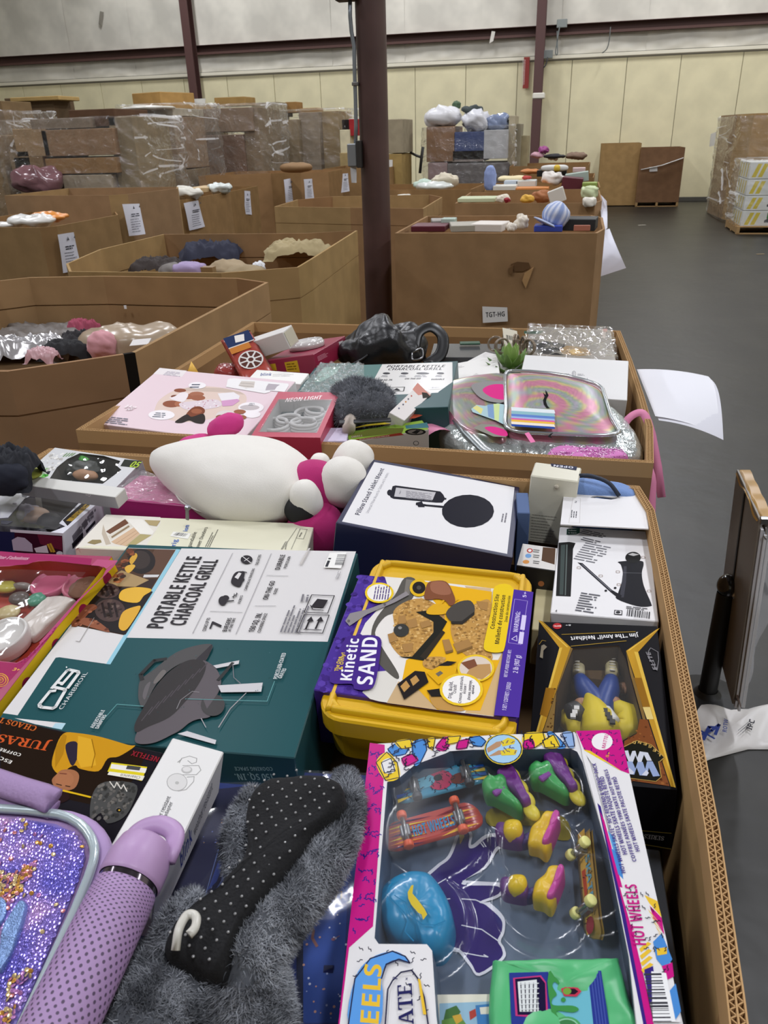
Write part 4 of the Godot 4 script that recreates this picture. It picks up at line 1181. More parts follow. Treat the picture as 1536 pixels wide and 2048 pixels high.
	var adapter := pack("adapter_box","small white blink box lying behind the pink doll box","box",[-.7029,1.02,-1.805,.134,-.02591,-.02776,.1414,.07,.0656],M("#e6e4de",.45))
	art()
	tx("#3c4a86","blink",-472,-32,12.4,282,169)
	tx("#6a6a74","weather resistant",-175,84,9.8,532,45,"regular")
	tx("#6a6a74","power adapter",-142,-1,9.8,437,44,"regular")
	done(adapter,"printed_name",side(.1414,.07,.0656,"t"),.42,.18)
	var redbox := pack("red_box","dark red box with a clear round lid window and yellow stickers","box",[-.714,1.027,-2.072,-.05287,-.03532,.1609,.1421,.04977,.2724],M("#8d1e3c",.4))
	art()
	pg("#c9a02e",[-838,-106,-423,-110,-422,-302,-782,-260])
	pg("#c9a02e",[-158,-113,217,-102,227,-419,-145,-362])
	lines("#7a5a1c",-101,-170,-2.3,285,69.6,3,31,1)
	done(redbox,"sticker",side(.1421,.04977,.2724,"f"),.42,.18)
	art()
	pg("#d8d3cf",[731,-61,1107,-85,1123,-470,745,-470])
	pg("#7a777a",[804,-180,1067,-199,1066,-397,829,-381])
	lines("#c78a98",-1130,-119,-1.8,841,33.8,4,15,1)
	done(redbox,"printed_side",side(.1421,.04977,.2724,"r"),.42,.18)
	part(redbox,"clear_lid",lathe([[.0,.0],[.05,.001],[.052,.012],[.046,.022],[.04,.023],[.036,.018],[.0,.017]],32),M("#cdc9c6",.12,{"spec": 0.8}),Vector3(.005,.05,.01))
	var whitebox := pack("white_carton","plain white carton tilted up at the back of the second bin","box",[-.8085,1.078,-1.973,.1671,-.1719,.3334,.184,.04795,.05186],M("#d9d4cf",.5))
	part(whitebox,"end_flap",box(.001,.04,.044,0),M("#c4bda8",.6),Vector3(.093,.004,0))
	var bag := thing("foil_packet","narrow foil packet in red, orange and blue with a white spoked wheel print","packet",Vector3(-.819,1.035,-1.902),Vector3(.5,.75,.25))
	part(bag,"pouch",pillow(.085,.2,.012,5),M("#a4463c",.22))
	art()
	pg("#2d3a5c",[-360,480,360,480,360,900,-360,900])
	pg("#c07a3a",[-360,250,200,250,200,480,-360,480])
	pg("#d8d2cc",[-360,470,360,470,360,500,-360,500])
	el("#d9d4cf",20,-150,330,330)
	el("#5b3a34",20,-150,290,290)
	for k in 8:
		var d := Vector2(1, 0).rotated(TAU * k / 8)
		ln("#d9d4cf",46,[20 + d.x * 110,-150 + d.y * 110,20 + d.x * 300,-150 + d.y * 300])
	el("#d9d4cf",20,-150,120,120)
	el("#5b3a34",20,-150,70,70)
	pg("#e6e1dc",[-120,600,120,560,200,800,-60,850])
	done(bag,"printed_front",Transform3D(Basis(Vector3.RIGHT,Vector3.FORWARD,Vector3.UP),Vector3(0,.0125,0)),.25)
	solo("red_pouch","small shiny red pouch at the end of the foil packet","pouch",blob(.035,.02,.04,.0060,40.0,91,2.5,32,18),M("#8f3a36",.25),Vector3(-.883,.98,-1.903),Vector3(.00,.00,.00))
	solo("yellow_point","small yellow cone tip peeking behind the pink doll box","cone",lathe([[.02,0],[.012,.02],[.0,.045]],12),M("#d9a838",.5),Vector3(-.966,.99,-1.864))
	var grillb := pack("grill_box","second teal and white PORTABLE KETTLE grill box, under shrink film","box",[-.4419,1.021,-1.762,.02668,.08014,.06012,.3759,.15,.344],M("#1f4a4c",.45))
	art()
	pg("#d6d3cf",[-81,1739,1745,1631,1855,4,1581,-683,1585,-735,269,-779,-106,-127])
	pg("#5f7f7b",[-943,1782,-81,1739,-106,-127,-525,-458])
	pg("#4f6d69",[-1809,2127,-699,1912,-624,20,-818,-422,-1832,-335])
	pg("#86a69c",[-1608,1701,-1194,1729,-1177,1096,-1443,453,-1635,479,-1656,1166])
	tx("#2c2c30","PORTABLE KETTLE",73,1423,-7.4,1503,198)
	tx("#2c2c30","CHARCOAL GRILL",135,1182,-7.2,1392,194)
	el("#33343a",146,919,106,77,144)
	lines("#77787c",67,743,-8.2,193,83.4,2,38,1)
	el("#33343a",613,851,107,78,148)
	lines("#77787c",525,677,-8.2,200,82.8,2,37,1)
	el("#33343a",1073,784,167,82,166)
	lines("#77787c",910,622,-8.2,329,82.4,2,37,1)
	el("#33343a",1514,719,99,77,144)
	lines("#77787c",1427,548,-8.2,185,81.7,2,37,1)
	tx("#2c2c30","150 SQ. IN.",19,335,-5.3,364,115)
	tx("#2c2c30","ON-THE-GO",672,342,-5.5,388,114)
	tx("#2c2c30","DURABLE",1327,203,-5.0,314,113)
	ln("#2c2c30",22,[233,-537,392,-535,377,-251,214,-246,233,-537])
	ln("#2c2c30",22,[409,-537,760,-543,747,-238,386,-229,409,-537])
	pg("#2c2c30",[503,-451,568,-291,678,-473,644,-499])
	pg("#2c2c30",[266,-466,261,-313,287,-317,292,-469])
	pg("#eceae6",[1319,-312,1647,-317,1614,-501,1349,-505])
	bars("#77787c",1367,-439,-1.4,217,107,4)
	done(grillb,"printed_panel",side(.3759,.15,.344,"t"),.22,.18)
	var skin := PackedVector2Array([Vector2(-.177,.199),Vector2(-.056,.176),Vector2(-.013,-.077),Vector2(-.179,-.048)])
	part(grillb,"shrink_film",grid(40,30,func(u: float,v: float) -> Vector3:
		var q := skin[0].lerp(skin[1], u).lerp(skin[3].lerp(skin[2], u), v)
		return Vector3(q.x, 0.155 + 0.0025 * sin(u * 31.0 + v * 13.0) + 0.002 * sin(v * 47.0 - u * 19.0), -q.y)), M("#f2f2ee", 0.12, {"alpha": 0.16, "bump": "film", "deep": 1.2, "size": 5.0}))
	var leather := thing("leather_bag","shiny black leather bag slumped with its strap looped at the back of the bin","bag",Vector3(-.521,.95,-2.177))
	part(leather,"bag_body",grid(44,24,bag_shape),M("#1b1b1d",.33,{"bump": "leather","deep": 0.25,"size": 14.0}))
	part(leather,"seam_piping",tube([Vector3(-.11,.065,.02),Vector3(-.04,.085,.055),Vector3(-.02,.06,.095),Vector3(-.07,.03,.11)],.0035,6),M("#2a2a2c",.3))
	part(leather,"seam_piping",tube([Vector3(.02,.115,.0),Vector3(.0,.1,.05),Vector3(-.02,.06,.097)],.003,6),M("#2a2a2c",.3))
	part(leather,"strap",tube([Vector3(.1,.05,.04),Vector3(.105,.1,.0),Vector3(.14,.115,-.02),Vector3(.175,.09,-.01),Vector3(.175,.05,.03),Vector3(.14,.03,.07)],.017,8,.22),M("#161617",.35))
	part(leather,"buckle",tube([Vector3(.1,.06,.06),Vector3(.125,.07,.05),Vector3(.13,.05,.07),Vector3(.105,.045,.075),Vector3(.1,.06,.06)],.003,6),M("#9a9a9c",.25,{"metal": 0.9}))
	pack("clear_pack","grey clear-wrapped pack with a green corner behind the leather bag strap","packet",[-.261,.990,-2.245,.000,.100,.000,.250,.070,.160],M("#47484a",.20))
	pack("green_label","green label card on the grey clear-wrapped pack","label",[-.282,1.000,-2.298,.000,.200,.000,.060,.004,.030],M("#1f4a33",.30))
	pack("blue_case","dark navy case under the grey clear-wrapped pack","case",[-.297,.955,-2.250,.000,.050,.000,.200,.060,.100],M("#20253c",.35))
	var whitec := pack("white_carton","small white carton with a grey picture, beside the second grill box","box",[-.2276,.9996,-2.012,-.01158,.1256,.1846,.1156,.06,.2013],M("#dedbd6",.45))
	art()
	pg("#c9c5c0",[-106,-526,-11,-388,94,-709,-53,-905])
	lines("#a7a39e",-585,585,4.0,284,114.4,2,51,1)
	done(whitec,"printed_top",side(.1156,.06,.2013,"t"),.42,.18)
	pack("white_carton","white folded carton flap against the green succulent","box",[-.195,1.000,-2.093,.000,.900,.200,.080,.050,.130],M("#d6d3cf",.50))
	var threshold := pack("white_box","long white box with small grey THRESHOLD lettering, upside down","box",[.01996,1.03,-1.869,.2587,-.03843,-.02112,.2494,.08,.1783],M("#dddcda",.4))
	art()
	tx("#77757a","THRESHOLD",348,-32,-171.5,720,233,"regular")
	el("#8a888c",0,124,134,48,93)
	el("#dddcda",0,124,110,38,93)
	lines("#8a888c",-27,179,-3.1,53,57.4,3,26,1)
	lines("#8a888c",-235,85,5.5,160,48.1,2,22,1)
	lines("#8a888c",88,111,5.6,166,52.8,2,24,1)
	done(threshold,"printed_name",side(.2494,.08,.1783,"t"),.42,.18)
	var clearpkg := pack("clear_pack","black velvet goods in a loose clear plastic sleeve","packet",[.005346,1.02,-2.251,.01558,.01378,-.02741,.2378,.06,.3357],M("#8b847a",.25))
	art()
	pg("#131315",[-1207,-52,-1007,47,-597,-46,-134,-239,-130,-738,-293,-1040,-124,-1425,-561,-1410,-1008,-1238])
	pg("#9a7c50",[-268,-874,-76,-396,457,-510,581,-1230,200,-1410,-180,-1281])
	pg("#c9a86a",[-74,-835,176,-676,366,-1065,92,-1277])
	pg("#2e4a38",[-1323,1024,-750,1139,-857,741,-1306,712])
	pg("#b9aea2",[931,1734,1068,1762,995,569,926,674])
	pg("#b98a84",[976,1743,1099,1794,1083,1381,978,1360])
	done(clearpkg,"velvet_goods",side(.2378,.06,.3357,"t"),.50,.18)
	part(clearpkg,"plastic_sleeve",grid(44,34,func(u: float,v: float) -> Vector3: return Vector3((u - 0.5) * 0.248,.068 + 0.006 * sin(u * 23.0 + v * 9.0) * sin(v * 17.0),(v - 0.5) * 0.346)),M("#f0efec",.1,{"alpha": 0.05,"bump": "film","deep": 0.8,"size": 5.0}))
	var htag := thing("hang_tag","cream folded price tag with a bar code standing by the glass ornaments","tag",Vector3(-.152,1.03,-2.173),Vector3(.9,.3,-.5))
	part(htag,"card",box(.052,.001,.085,0),M("#e6dfcc",.6))
	art()
	bars("#3c3a36",-160,100,0,330,130,5)
	done(htag,"bar_code",Transform3D(Basis(Vector3.RIGHT,Vector3.FORWARD,Vector3.UP),Vector3(0,.0012,0)))
	solo("glass_ring","looped smoky glass ornament above the green succulent","ornament",coil(.02,.02,.003,2),M("#8b7c6c",.15,{"metal": 0.3}),Vector3(-.19,1.04,-2.12),Vector3(1.2,.0,.0),"looped smoky glass ornaments")
	solo("glass_ring","looped smoky glass ornament above the green succulent","ornament",coil(.02,.02,.003,2),M("#8b7c6c",.15,{"metal": 0.3}),Vector3(-.172,1.04,-2.099),Vector3(1.2,.9,.4),"looped smoky glass ornaments")
	solo("glass_ring","looped smoky glass ornament above the green succulent","ornament",coil(.02,.02,.003,2),M("#8b7c6c",.15,{"metal": 0.3}),Vector3(-.167,1.04,-2.215),Vector3(1.2,1.8,.8),"looped smoky glass ornaments")
	solo("glass_ring","looped smoky glass ornament above the green succulent","ornament",coil(.02,.02,.003,2),M("#8b7c6c",.15,{"metal": 0.3}),Vector3(-.144,1.04,-2.148),Vector3(1.2,2.7,1.2),"looped smoky glass ornaments")
	solo("glass_ring","looped smoky glass ornament above the green succulent","ornament",coil(.02,.02,.003,2),M("#8b7c6c",.15,{"metal": 0.3}),Vector3(-.121,1.04,-2.128),Vector3(1.2,3.6,1.6),"looped smoky glass ornaments")
	solo("glass_ring","looped smoky glass ornament above the green succulent","ornament",coil(.02,.02,.003,2),M("#8b7c6c",.15,{"metal": 0.3}),Vector3(-.104,1.04,-2.096),Vector3(1.2,4.5,2.0),"looped smoky glass ornaments")
	var succulent := thing("succulent","green artificial succulent rosette between the white cartons","plant",Vector3(-.143,.95,-2.059))
	for ring in 3:
		for k in [9, 8, 6][ring]:
			var a: float = TAU * (k + ring * 0.5) / [9, 8, 6][ring] + ring
			var lift: float = [0.25, 0.65, 1.1][ring]
			part(succulent,"leaf",leaf_shape(.07 - ring * 0.008,.0135),M(["#56753a","#6c8c46","#86a454"][ring],.5),Vector3(cos(a) * 0.006,.03 + ring * 0.012,-sin(a) * 0.006),Vector3(0,a,lift))
	part(succulent,"stem",lathe([[.008,.0],[.01,.03],[.006,.05]],10),M("#4a5a30",.6))
	var game := pack("toy_box","low toy box with a green and orange front and a round emblem","box",[-.357,.9988,-1.514,.114,.4871,.0436,.1704,.04522,.04639],M("#bdb9b4",.35))
	art()
	pg("#7d9a3c",[-848,-227,848,-227,848,227,-848,227])
	pg("#b3543c",[-28,537,683,721,937,463,722,377,234,470])
	pg("#d0b83a",[-715,359,-353,440,439,370,453,258,-260,354])
	pg("#3f6a70",[432,108,914,94,881,-156,411,-41])
	done(game,"printed_top",side(.1704,.04522,.04639,"t"),.25,.18)
	art()
	pg("#8f9f50",[-819,156,-398,227,313,131,265,19,-824,85])
	pg("#a8463a",[-783,41,242,27,308,-37,-762,14])
	el("#2b2b2d",558,-6,231,76,169)
	el("#8a8580",558,-6,173,52,169)
	pg("#2b2b2d",[468,-16,582,38,673,10,581,-59])
	el("#3a3a3c",565,-273,66,52,154)
	el("#bdb9b4",565,-273,52,40,155)
	tx("#efe6dc","SMALL",-823,89,-.8,242,41,"bold",.20)
	lines("#e6d8cc",-651,25,-1.9,870,.0,1,14,1)
	done(game,"printed_front",side(.1704,.04522,.04639,"f"),.30,.18)
	var salmon := pack("pink_carton","slim white carton with a salmon pink end and little icons","box",[-.3247,1.03,-1.616,.109,-.2209,-.4053,.03747,.05,.1517],M("#d8d2ce",.45))
	art()
	pg("#dad4d0",[-183,-754,183,-754,183,754,-183,754])
	pg("#c98a7c",[-203,510,-233,873,224,642,75,553,-7,406])
	pg("#2d2a1f",[4,590,101,676,233,592,127,376])
	el("#b5655a",-106,244,39,18,106)
	el("#555560",-104,68,38,18,106)
	el("#c08a4a",-99,-83,38,18,106)
	el("#555566",-96,-229,37,18,106)
	el("#666677",-99,-443,37,18,106)
	done(salmon,"printed_top",side(.03747,.05,.1517,"t"),.42,.18)
	art()
	el("#b5655a",-630,-273,112,24,-146)
	el("#555560",-468,-254,110,24,-145)
	el("#c08a4a",-343,-281,109,24,-145)
	el("#555566",-202,-284,107,24,-145)
	el("#666677",80,-245,104,23,-144)
	el("#666677",248,-204,103,23,-144)
	done(salmon,"printed_icons",side(.03747,.05,.1517,"l"),.42,.18)
	var fluffy := thing("fur_slipper","dark grey fur slipper with a pale fleece opening, behind the neon light box","slipper",Vector3(-.462,.98,-1.713))
	var puff0 := part(fluffy, "fur_upper", blob(0.075, 0.040, 0.050, 0.008, 20.0, 60), M("#4b4d53", 0.9), Vector3(0.016, 0.01, 0.068))
	fur(puff0,blob_at(.075,.040,.050,.008,20.0,60,2.0),4200,.0075,lin("#3c3f45"),lin("#9a9da4"),70)
	var puff1 := part(fluffy, "fur_upper", blob(0.060, 0.040, 0.060, 0.008, 20.0, 61), M("#4b4d53", 0.9), Vector3(0.048, 0, 0.116))
	fur(puff1,blob_at(.060,.040,.060,.008,20.0,61,2.0),4200,.0075,lin("#3c3f45"),lin("#9a9da4"),71)
	var puff2 := part(fluffy, "fur_upper", blob(0.035, 0.045, 0.070, 0.008, 20.0, 62), M("#4b4d53", 0.9), Vector3(0.005, -0.015, 0.116))
	fur(puff2,blob_at(.035,.045,.070,.008,20.0,62,2.0),4200,.0075,lin("#3c3f45"),lin("#9a9da4"),72)
	part(fluffy,"fleece_lining",tube([Vector3(.031,.03,.231),Vector3(.012,.03,.143),Vector3(.015,.03,.101),Vector3(.037,.03,.125),Vector3(.044,.03,.165)],.014,10),M("#b7aba0",.95,{"sheen": 0.6}))
	pack("lilac_box","pale lilac carton edge between the neon box and the toy box","box",[-.457,1.000,-1.475,.000,.200,.000,.050,.080,.080],M("#c4b9cf",.50))
	pack("black_card","black and white lettered card above the toy box","card",[-.404,1.020,-1.514,.000,.300,.000,.110,.004,.020],M("#1d1d1f",.40))

func coil(rx: float, rz: float, r: float, turns: int) -> ArrayMesh:
	var p := []
	for k in turns * 10 + 1:
		var a := TAU * k / 10.0
		var q := 1.0 - 0.06 * (k / 10)
		p.append(Vector3(cos(a) * rx * q, 0.0006 * k, sin(a) * rz * q))
	return tube(p, r, 6)

func pillow(w: float, d: float, h: float, sd: int) -> ArrayMesh:   # a filled pouch lying flat
	return grid(20, 20, func(u: float, v: float) -> Vector3:
		var x := u * 4.0
		var top := x <= 2.0
		var k := (x if top else 4.0 - x) / 2.0
		var t := sin(PI * clampf(k, 0, 1)) * pow(sin(PI * v), 0.5)
		return Vector3((k - 0.5) * w, h * pow(t, 0.6) * (1.0 if top else -0.3) + 0.001 * sin(v * 29.0 + sd), (v - 0.5) * d))

func bag_shape(u: float, v: float) -> Vector3:
	var p: Vector3 = blob_at(0.125, 0.05, 0.1, 0.034, 9.0, 12, 2.6).call(u, v)
	p.y *= 1.0 + 0.35 * smoothstep(-0.15, 0.05, p.x)
	p.y *= 1.0 - 0.3 * smoothstep(0.05, 0.16, p.x)
	return p

func leaf_shape(l: float, w: float) -> ArrayMesh:
	return grid(10, 8, func(u: float, v: float) -> Vector3:
		var a := TAU * v
		var s := pow(sin(PI * (0.06 + 0.94 * u)), 0.7) * (1.0 - 0.25 * u)
		return Vector3(u * l, 0.25 * l * u * u + sin(a) * w * 0.35 * s, cos(a) * w * s))


func backpack() -> void:
	var g := [-0.04764, 1, -1.659, 0.1745, -0.1047, 0, 0.5, 0.1, 0.24]
	var turn := Vector3(g[3], g[4], g[5])
	var o := thing("unicorn_backpack","silver holographic backpack with a rainbow panel, ears, horn and closed lashes","backpack",Vector3(g[0],g[1],g[2]) - Basis.from_euler(turn) * Vector3(0,.1,0),turn)
	var rim := PackedVector2Array([Vector2(-.2697,.0397),Vector2(-.2497,.1133),Vector2(-.1694,.1609),Vector2(-.0888,.1812),Vector2(-.0058,.1802),Vector2(.0779,.1536),Vector2(.1326,.1047),Vector2(.1742,.0524),Vector2(.2042,-.0093),Vector2(.2233,-.0788),Vector2(.2166,-.1253),Vector2(.1413,-.1394),Vector2(.0255,-.1571),Vector2(-.0953,-.1676),Vector2(-.1650,-.1221),Vector2(-.2226,-.0611)])
	part(o,"silver_shell",puff(rim,.1,.03,9),M("#c4cbc8",.22,{"metal": 0.55,"bump": "film","deep": 0.9,"size": 7.0}))
	# the iridescent cloth of the front, coloured by its weave
	var panel := PackedVector2Array([Vector2(-.1054,.1436),Vector2(-.0921,.1671),Vector2(-.0039,.1671),Vector2(.0732,.1452),Vector2(.1220,.1030),Vector2(.1514,-.0185),Vector2(.1658,-.0893),Vector2(.0585,-.1089),Vector2(-.0451,-.1069),Vector2(-.0722,-.0123)])
	var crown := PackedVector2Array([Vector2(-.2486,.0508),Vector2(-.2307,.1109),Vector2(-.1682,.1556),Vector2(-.1073,.1648),Vector2(-.0881,.0567),Vector2(-.0491,-.1076),Vector2(-.0765,-.1335),Vector2(-.1545,-.0985)])
	part(o,"crown_cloth",quilted(crown,.112,.006,.5),M("#ffffff",.25,{"vc": 1,"metal": 0.35}))
	part(o,"front_pocket",quilted(panel,.116,.014,1.0),M("#ffffff",.35,{"vc": 1,"metal": 0.15}))
	var edge := []
	for q in panel: edge.append(Vector3(q.x, 0.121, -q.y))
	edge.append(edge[0])
	part(o,"pocket_piping",tube(edge,.0042,8),M("#c9ced0",.2,{"metal": 0.7}))
	art()
	sg("#8f8d8c",[-1696,734,-1519,977,-1199,1081,-942,1012,-796,152,-1028,39,-1371,210])
	sg("#d63c86",[-1397,594,-1314,820,-1119,931,-935,852,-815,249,-1019,216,-1238,359])
	pg("#8d8c80",[-1209,-1150,-1083,-969,-777,-939,-581,-1039,-463,-1412,-717,-1437,-1041,-1254])
	sg("#d63c86",[-969,-1130,-868,-1036,-687,-1058,-513,-1160,-451,-1367,-693,-1346])
	pg("#a9c4c8",[-1442,-349,-1373,-142,-1172,-158,-928,6,-735,-36,-556,-945,-814,-763,-1376,-483])
	pg("#7f9cc0",[-1137,-103,-923,-18,-824,-718,-999,-632])
	pg("#c8d89a",[-1013,-33,-879,-11,-740,-796,-841,-744])
	pg("#d9d48a",[-1419,-296,-1357,-164,-1185,-306,-1178,-544])
	done(o,"ears_and_horn",Transform3D(Basis(Vector3.RIGHT,Vector3.FORWARD,Vector3.UP),Vector3(0,.1210,0)),.20)
	art()
	pg("#141414",[-17,493,34,400,64,385,16,616,72,507,126,365,106,203,117,57,175,-116,242,-224,167,-208,90,-68,45,119,51,293])
	pg("#141414",[378,-1428,411,-1304,468,-1242,432,-1376,476,-1461,410,-1439])
	done(o,"eyelashes",Transform3D(Basis(Vector3.RIGHT,Vector3.FORWARD,Vector3.UP),Vector3(0,.1310,0)),.40)
	art()
	pg("#d9dfe2",[-562,-363,350,-343,395,-498,-520,-522])
	pg("#8db6bd",[-531,-524,374,-502,414,-632,-494,-658])
	pg("#5f7fc0",[-505,-660,393,-635,429,-733,-474,-761])
	pg("#9cb2d8",[-485,-762,408,-737,440,-808,-460,-836])
	pg("#d45f9e",[-470,-838,419,-811,450,-873,-447,-902])
	pg("#e6b64a",[-458,-904,429,-876,462,-959,-430,-989])
	pg("#e8dccb",[-441,-991,442,-963,478,-1066,-410,-1098])
	pg("#2e4a9a",[-420,-1099,457,-1069,490,-1150,-393,-1183])
	done(o,"mane_ribbons",Transform3D(Basis(Vector3.RIGHT,Vector3.FORWARD,Vector3.UP),Vector3(0,.1345,0)),.30)
	art()
	pg("#e07aa8",[-83,-1423,-11,-1355,185,-1711,102,-1767])
	done(o,"zip_pull",Transform3D(Basis(Vector3.RIGHT,Vector3.FORWARD,Vector3.UP),Vector3(0,.1340,0)),.40)
	var net := PackedVector2Array([Vector2(.0445,-.1720),Vector2(.0724,-.1491),Vector2(.1296,-.1428),Vector2(.1863,-.1423),Vector2(.1923,-.1717),Vector2(.1348,-.1918),Vector2(.0518,-.2073)])
	part(o,"mesh_pocket",puff(net,.03,.012,3),M("#c76fb0",.6),Vector3(0,.09,0))
	art()
	dots(["#e8c6de","#9c4a8a"],flat_points(net),900,14.0,4)
	done(o,"mesh_weave",Transform3D(Basis(Vector3.RIGHT,Vector3.FORWARD,Vector3.UP),Vector3(0,.1204,0)),.5)
	part(o,"zipper",tube([Vector3(-.2015,.106,.0280),Vector3(-.1453,.106,.1102),Vector3(-.0932,.106,.1750),Vector3(-.0612,.106,.2051)],.0035,6),M("#8f9698",.3,{"metal": 0.4}))
	part(o,"shell_piping",tube([Vector3(-.1964,.106,.0214),Vector3(-.1403,.106,.1041),Vector3(-.0883,.106,.1692),Vector3(-.0564,.106,.1995)],.0035,6),M("#d0d4d4",.3,{"metal": 0.4}))
	part(o,"shell_piping",tube([Vector3(-.1913,.106,.0148),Vector3(-.1353,.106,.0980),Vector3(-.0834,.106,.1634),Vector3(-.0515,.106,.1939)],.0035,6),M("#d6dada",.3,{"metal": 0.4}))
	part(o,"shoulder_strap",grid(24,6,strap_shape),M("#d989a8",.6),Vector3(-.215,.06,.082))
	part(o,"webbing_strap",tube([Vector3(.170,.060,-.005),Vector3(.185,.090,-.035),Vector3(.213,.100,-.044),Vector3(.236,.070,-.010),Vector3(.256,.020,.037),Vector3(.271,-.030,.075)],.010,6,.12),M("#d981a6",.6))
	part(o,"webbing_strap",tube([Vector3(.206,.070,.156),Vector3(.228,.085,.135),Vector3(.247,.060,.162),Vector3(.255,-.020,.212),Vector3(.252,-.100,.258)],.010,6,.12),M("#d981a6",.6))

func flat_points(p: PackedVector2Array) -> Array:
	var r := []
	for q in p: r.append_array([q.x * 10000.0, q.y * 10000.0])
	return r

func strap_shape(u: float, v: float) -> Vector3:
	return Vector3(-0.02 + 0.05 * sin(u * 5.0) + (v - 0.5) * 0.035, 0.06 - 0.05 * u + 0.012 * sin(u * 14.0), -0.05 + u * 0.12 + (v - 0.5) * 0.02)

func within(p: PackedVector2Array, rings: int, per: int) -> Array:   # rings of points shrinking to the middle of an outline
	var mid := Vector2.ZERO
	for q in p: mid += q / p.size()
	var smooth := PackedVector2Array()
	var n := p.size()
	for k in n:
		for j in per:
			var t := float(j) / per
			smooth.append(p[k].cubic_interpolate(p[(k + 1) % n], p[(k + n - 1) % n], p[(k + 2) % n], t))
	return [smooth, mid]

func puff(p: PackedVector2Array, h: float, r: float, sd: int) -> ArrayMesh:   # a soft padded body standing on an outline
	var w := within(p, 1, 5)
	var o: PackedVector2Array = w[0]
	var mid: Vector2 = w[1]
	var n := FastNoiseLite.new()
	n.seed = sd
	n.frequency = 18.0
	return grid(o.size(), 14, func(u: float, v: float) -> Vector3:
		var q := o[roundi(u * o.size()) % o.size()]
		var k := 1.0
		var y := v / 0.45 * (h - r)
		if v > 0.45:
			var t := (v - 0.45) / 0.55
			var a := minf(t / 0.4, 1.0) * PI / 2
			k = 1.0 - (1.0 - cos(a)) * r / (q - mid).length()
			y = h - r + sin(a) * r
			if t > 0.4: k *= 1.0 - (t - 0.4) / 0.6
		q = mid + (q - mid) * k
		return Vector3(q.x, y + n.get_noise_2dv(q) * 0.006 * smoothstep(0.4, 0.6, v), -q.y))

func quilted(p: PackedVector2Array, y0: float, bulge: float, deep: float) -> ArrayMesh:   # iridescent cloth: its dye runs in swirls
	var w := within(p, 1, 5)
	var o: PackedVector2Array = w[0]
	var mid: Vector2 = w[1]
	var hue := FastNoiseLite.new()
	hue.seed = 8
	hue.frequency = 7.0
	var at := func(u: float, v: float) -> Vector2: return mid + (o[roundi(u * o.size()) % o.size()] - mid) * (1.0 - v)
	return grid(o.size(), 30, func(u: float, v: float) -> Vector3:
		var q: Vector2 = at.call(u, v)
		return Vector3(q.x, y0 + bulge * (1.0 - pow(1.0 - v, 4.0)) - (0.02 if v == 0.0 else 0.0), -q.y), func(u: float, v: float) -> Color:
		var q: Vector2 = at.call(u, v)
		var s := sin((q - mid + Vector2(0.03, 0.045)).length() * 105.0 + hue.get_noise_2dv(q) * 2.0) * 0.5 + 0.5
		var c := Color("#d0668f").lerp(Color("#c9b45c"), smoothstep(0.2, 0.5, s)).lerp(Color("#7f9a84"), smoothstep(0.5, 0.8, s)).lerp(Color("#9a8fa6"), smoothstep(0.85, 1.0, s))
		c = c.lerp(Color("#b9bcae"), 0.28 + 0.55 * (1.0 - deep))
		var weave := 0.93 + 0.07 * sin(q.x * 1900.0) * sin(q.y * 1900.0)
		return Color(c.r * weave, c.g * weave, c.b * weave).srgb_to_linear())


func hung_pages() -> void:
	var sheet_at := Vector3(0.3, 0.9, -2.1)
	var s := solo("hanging_pages","top white page taped to the second bin's rim, curling out over the aisle","paper",grid(20,20,func(u: float,v: float) -> Vector3:
		var a := Vector3(0.201, 0.930, -2.319).lerp(Vector3(0.408, 0.930, -2.378), u)
		var b := Vector3(0.220, 0.930, -1.900).lerp(Vector3(0.379, 0.880, -1.935), u)
		return a.lerp(b, v) - sheet_at + Vector3(0, 0.05 * sin(v * 2.6) * u - 0.03 * u * u, 0)), M("#e9e9ef", 0.7, {"back": "#888888"}), sheet_at)
	solo("hanging_pages","lower white page under the one curling off the second bin","paper",s.mesh,M("#dcdce4",.7,{"back": "#888888"}),sheet_at + Vector3(.008,-.006,.012))

func front_bin() -> void:
	wall_bin("cardboard_bin","nearest brown bin, its thick rim showing two layers of corrugation",[-1.020,-1.305,.140,-1.305,.158,-1.210,.161,-1.000,.163,-.700,.163,-.550,.158,-.400,.145,-.140,-1.020,-.140],1.00,{"hex": ["#98764f","#a7875a","#a7875a"],"pad": 0.80,"thick": 0.0128,"flutes": 0.0072,"low": 0.0})

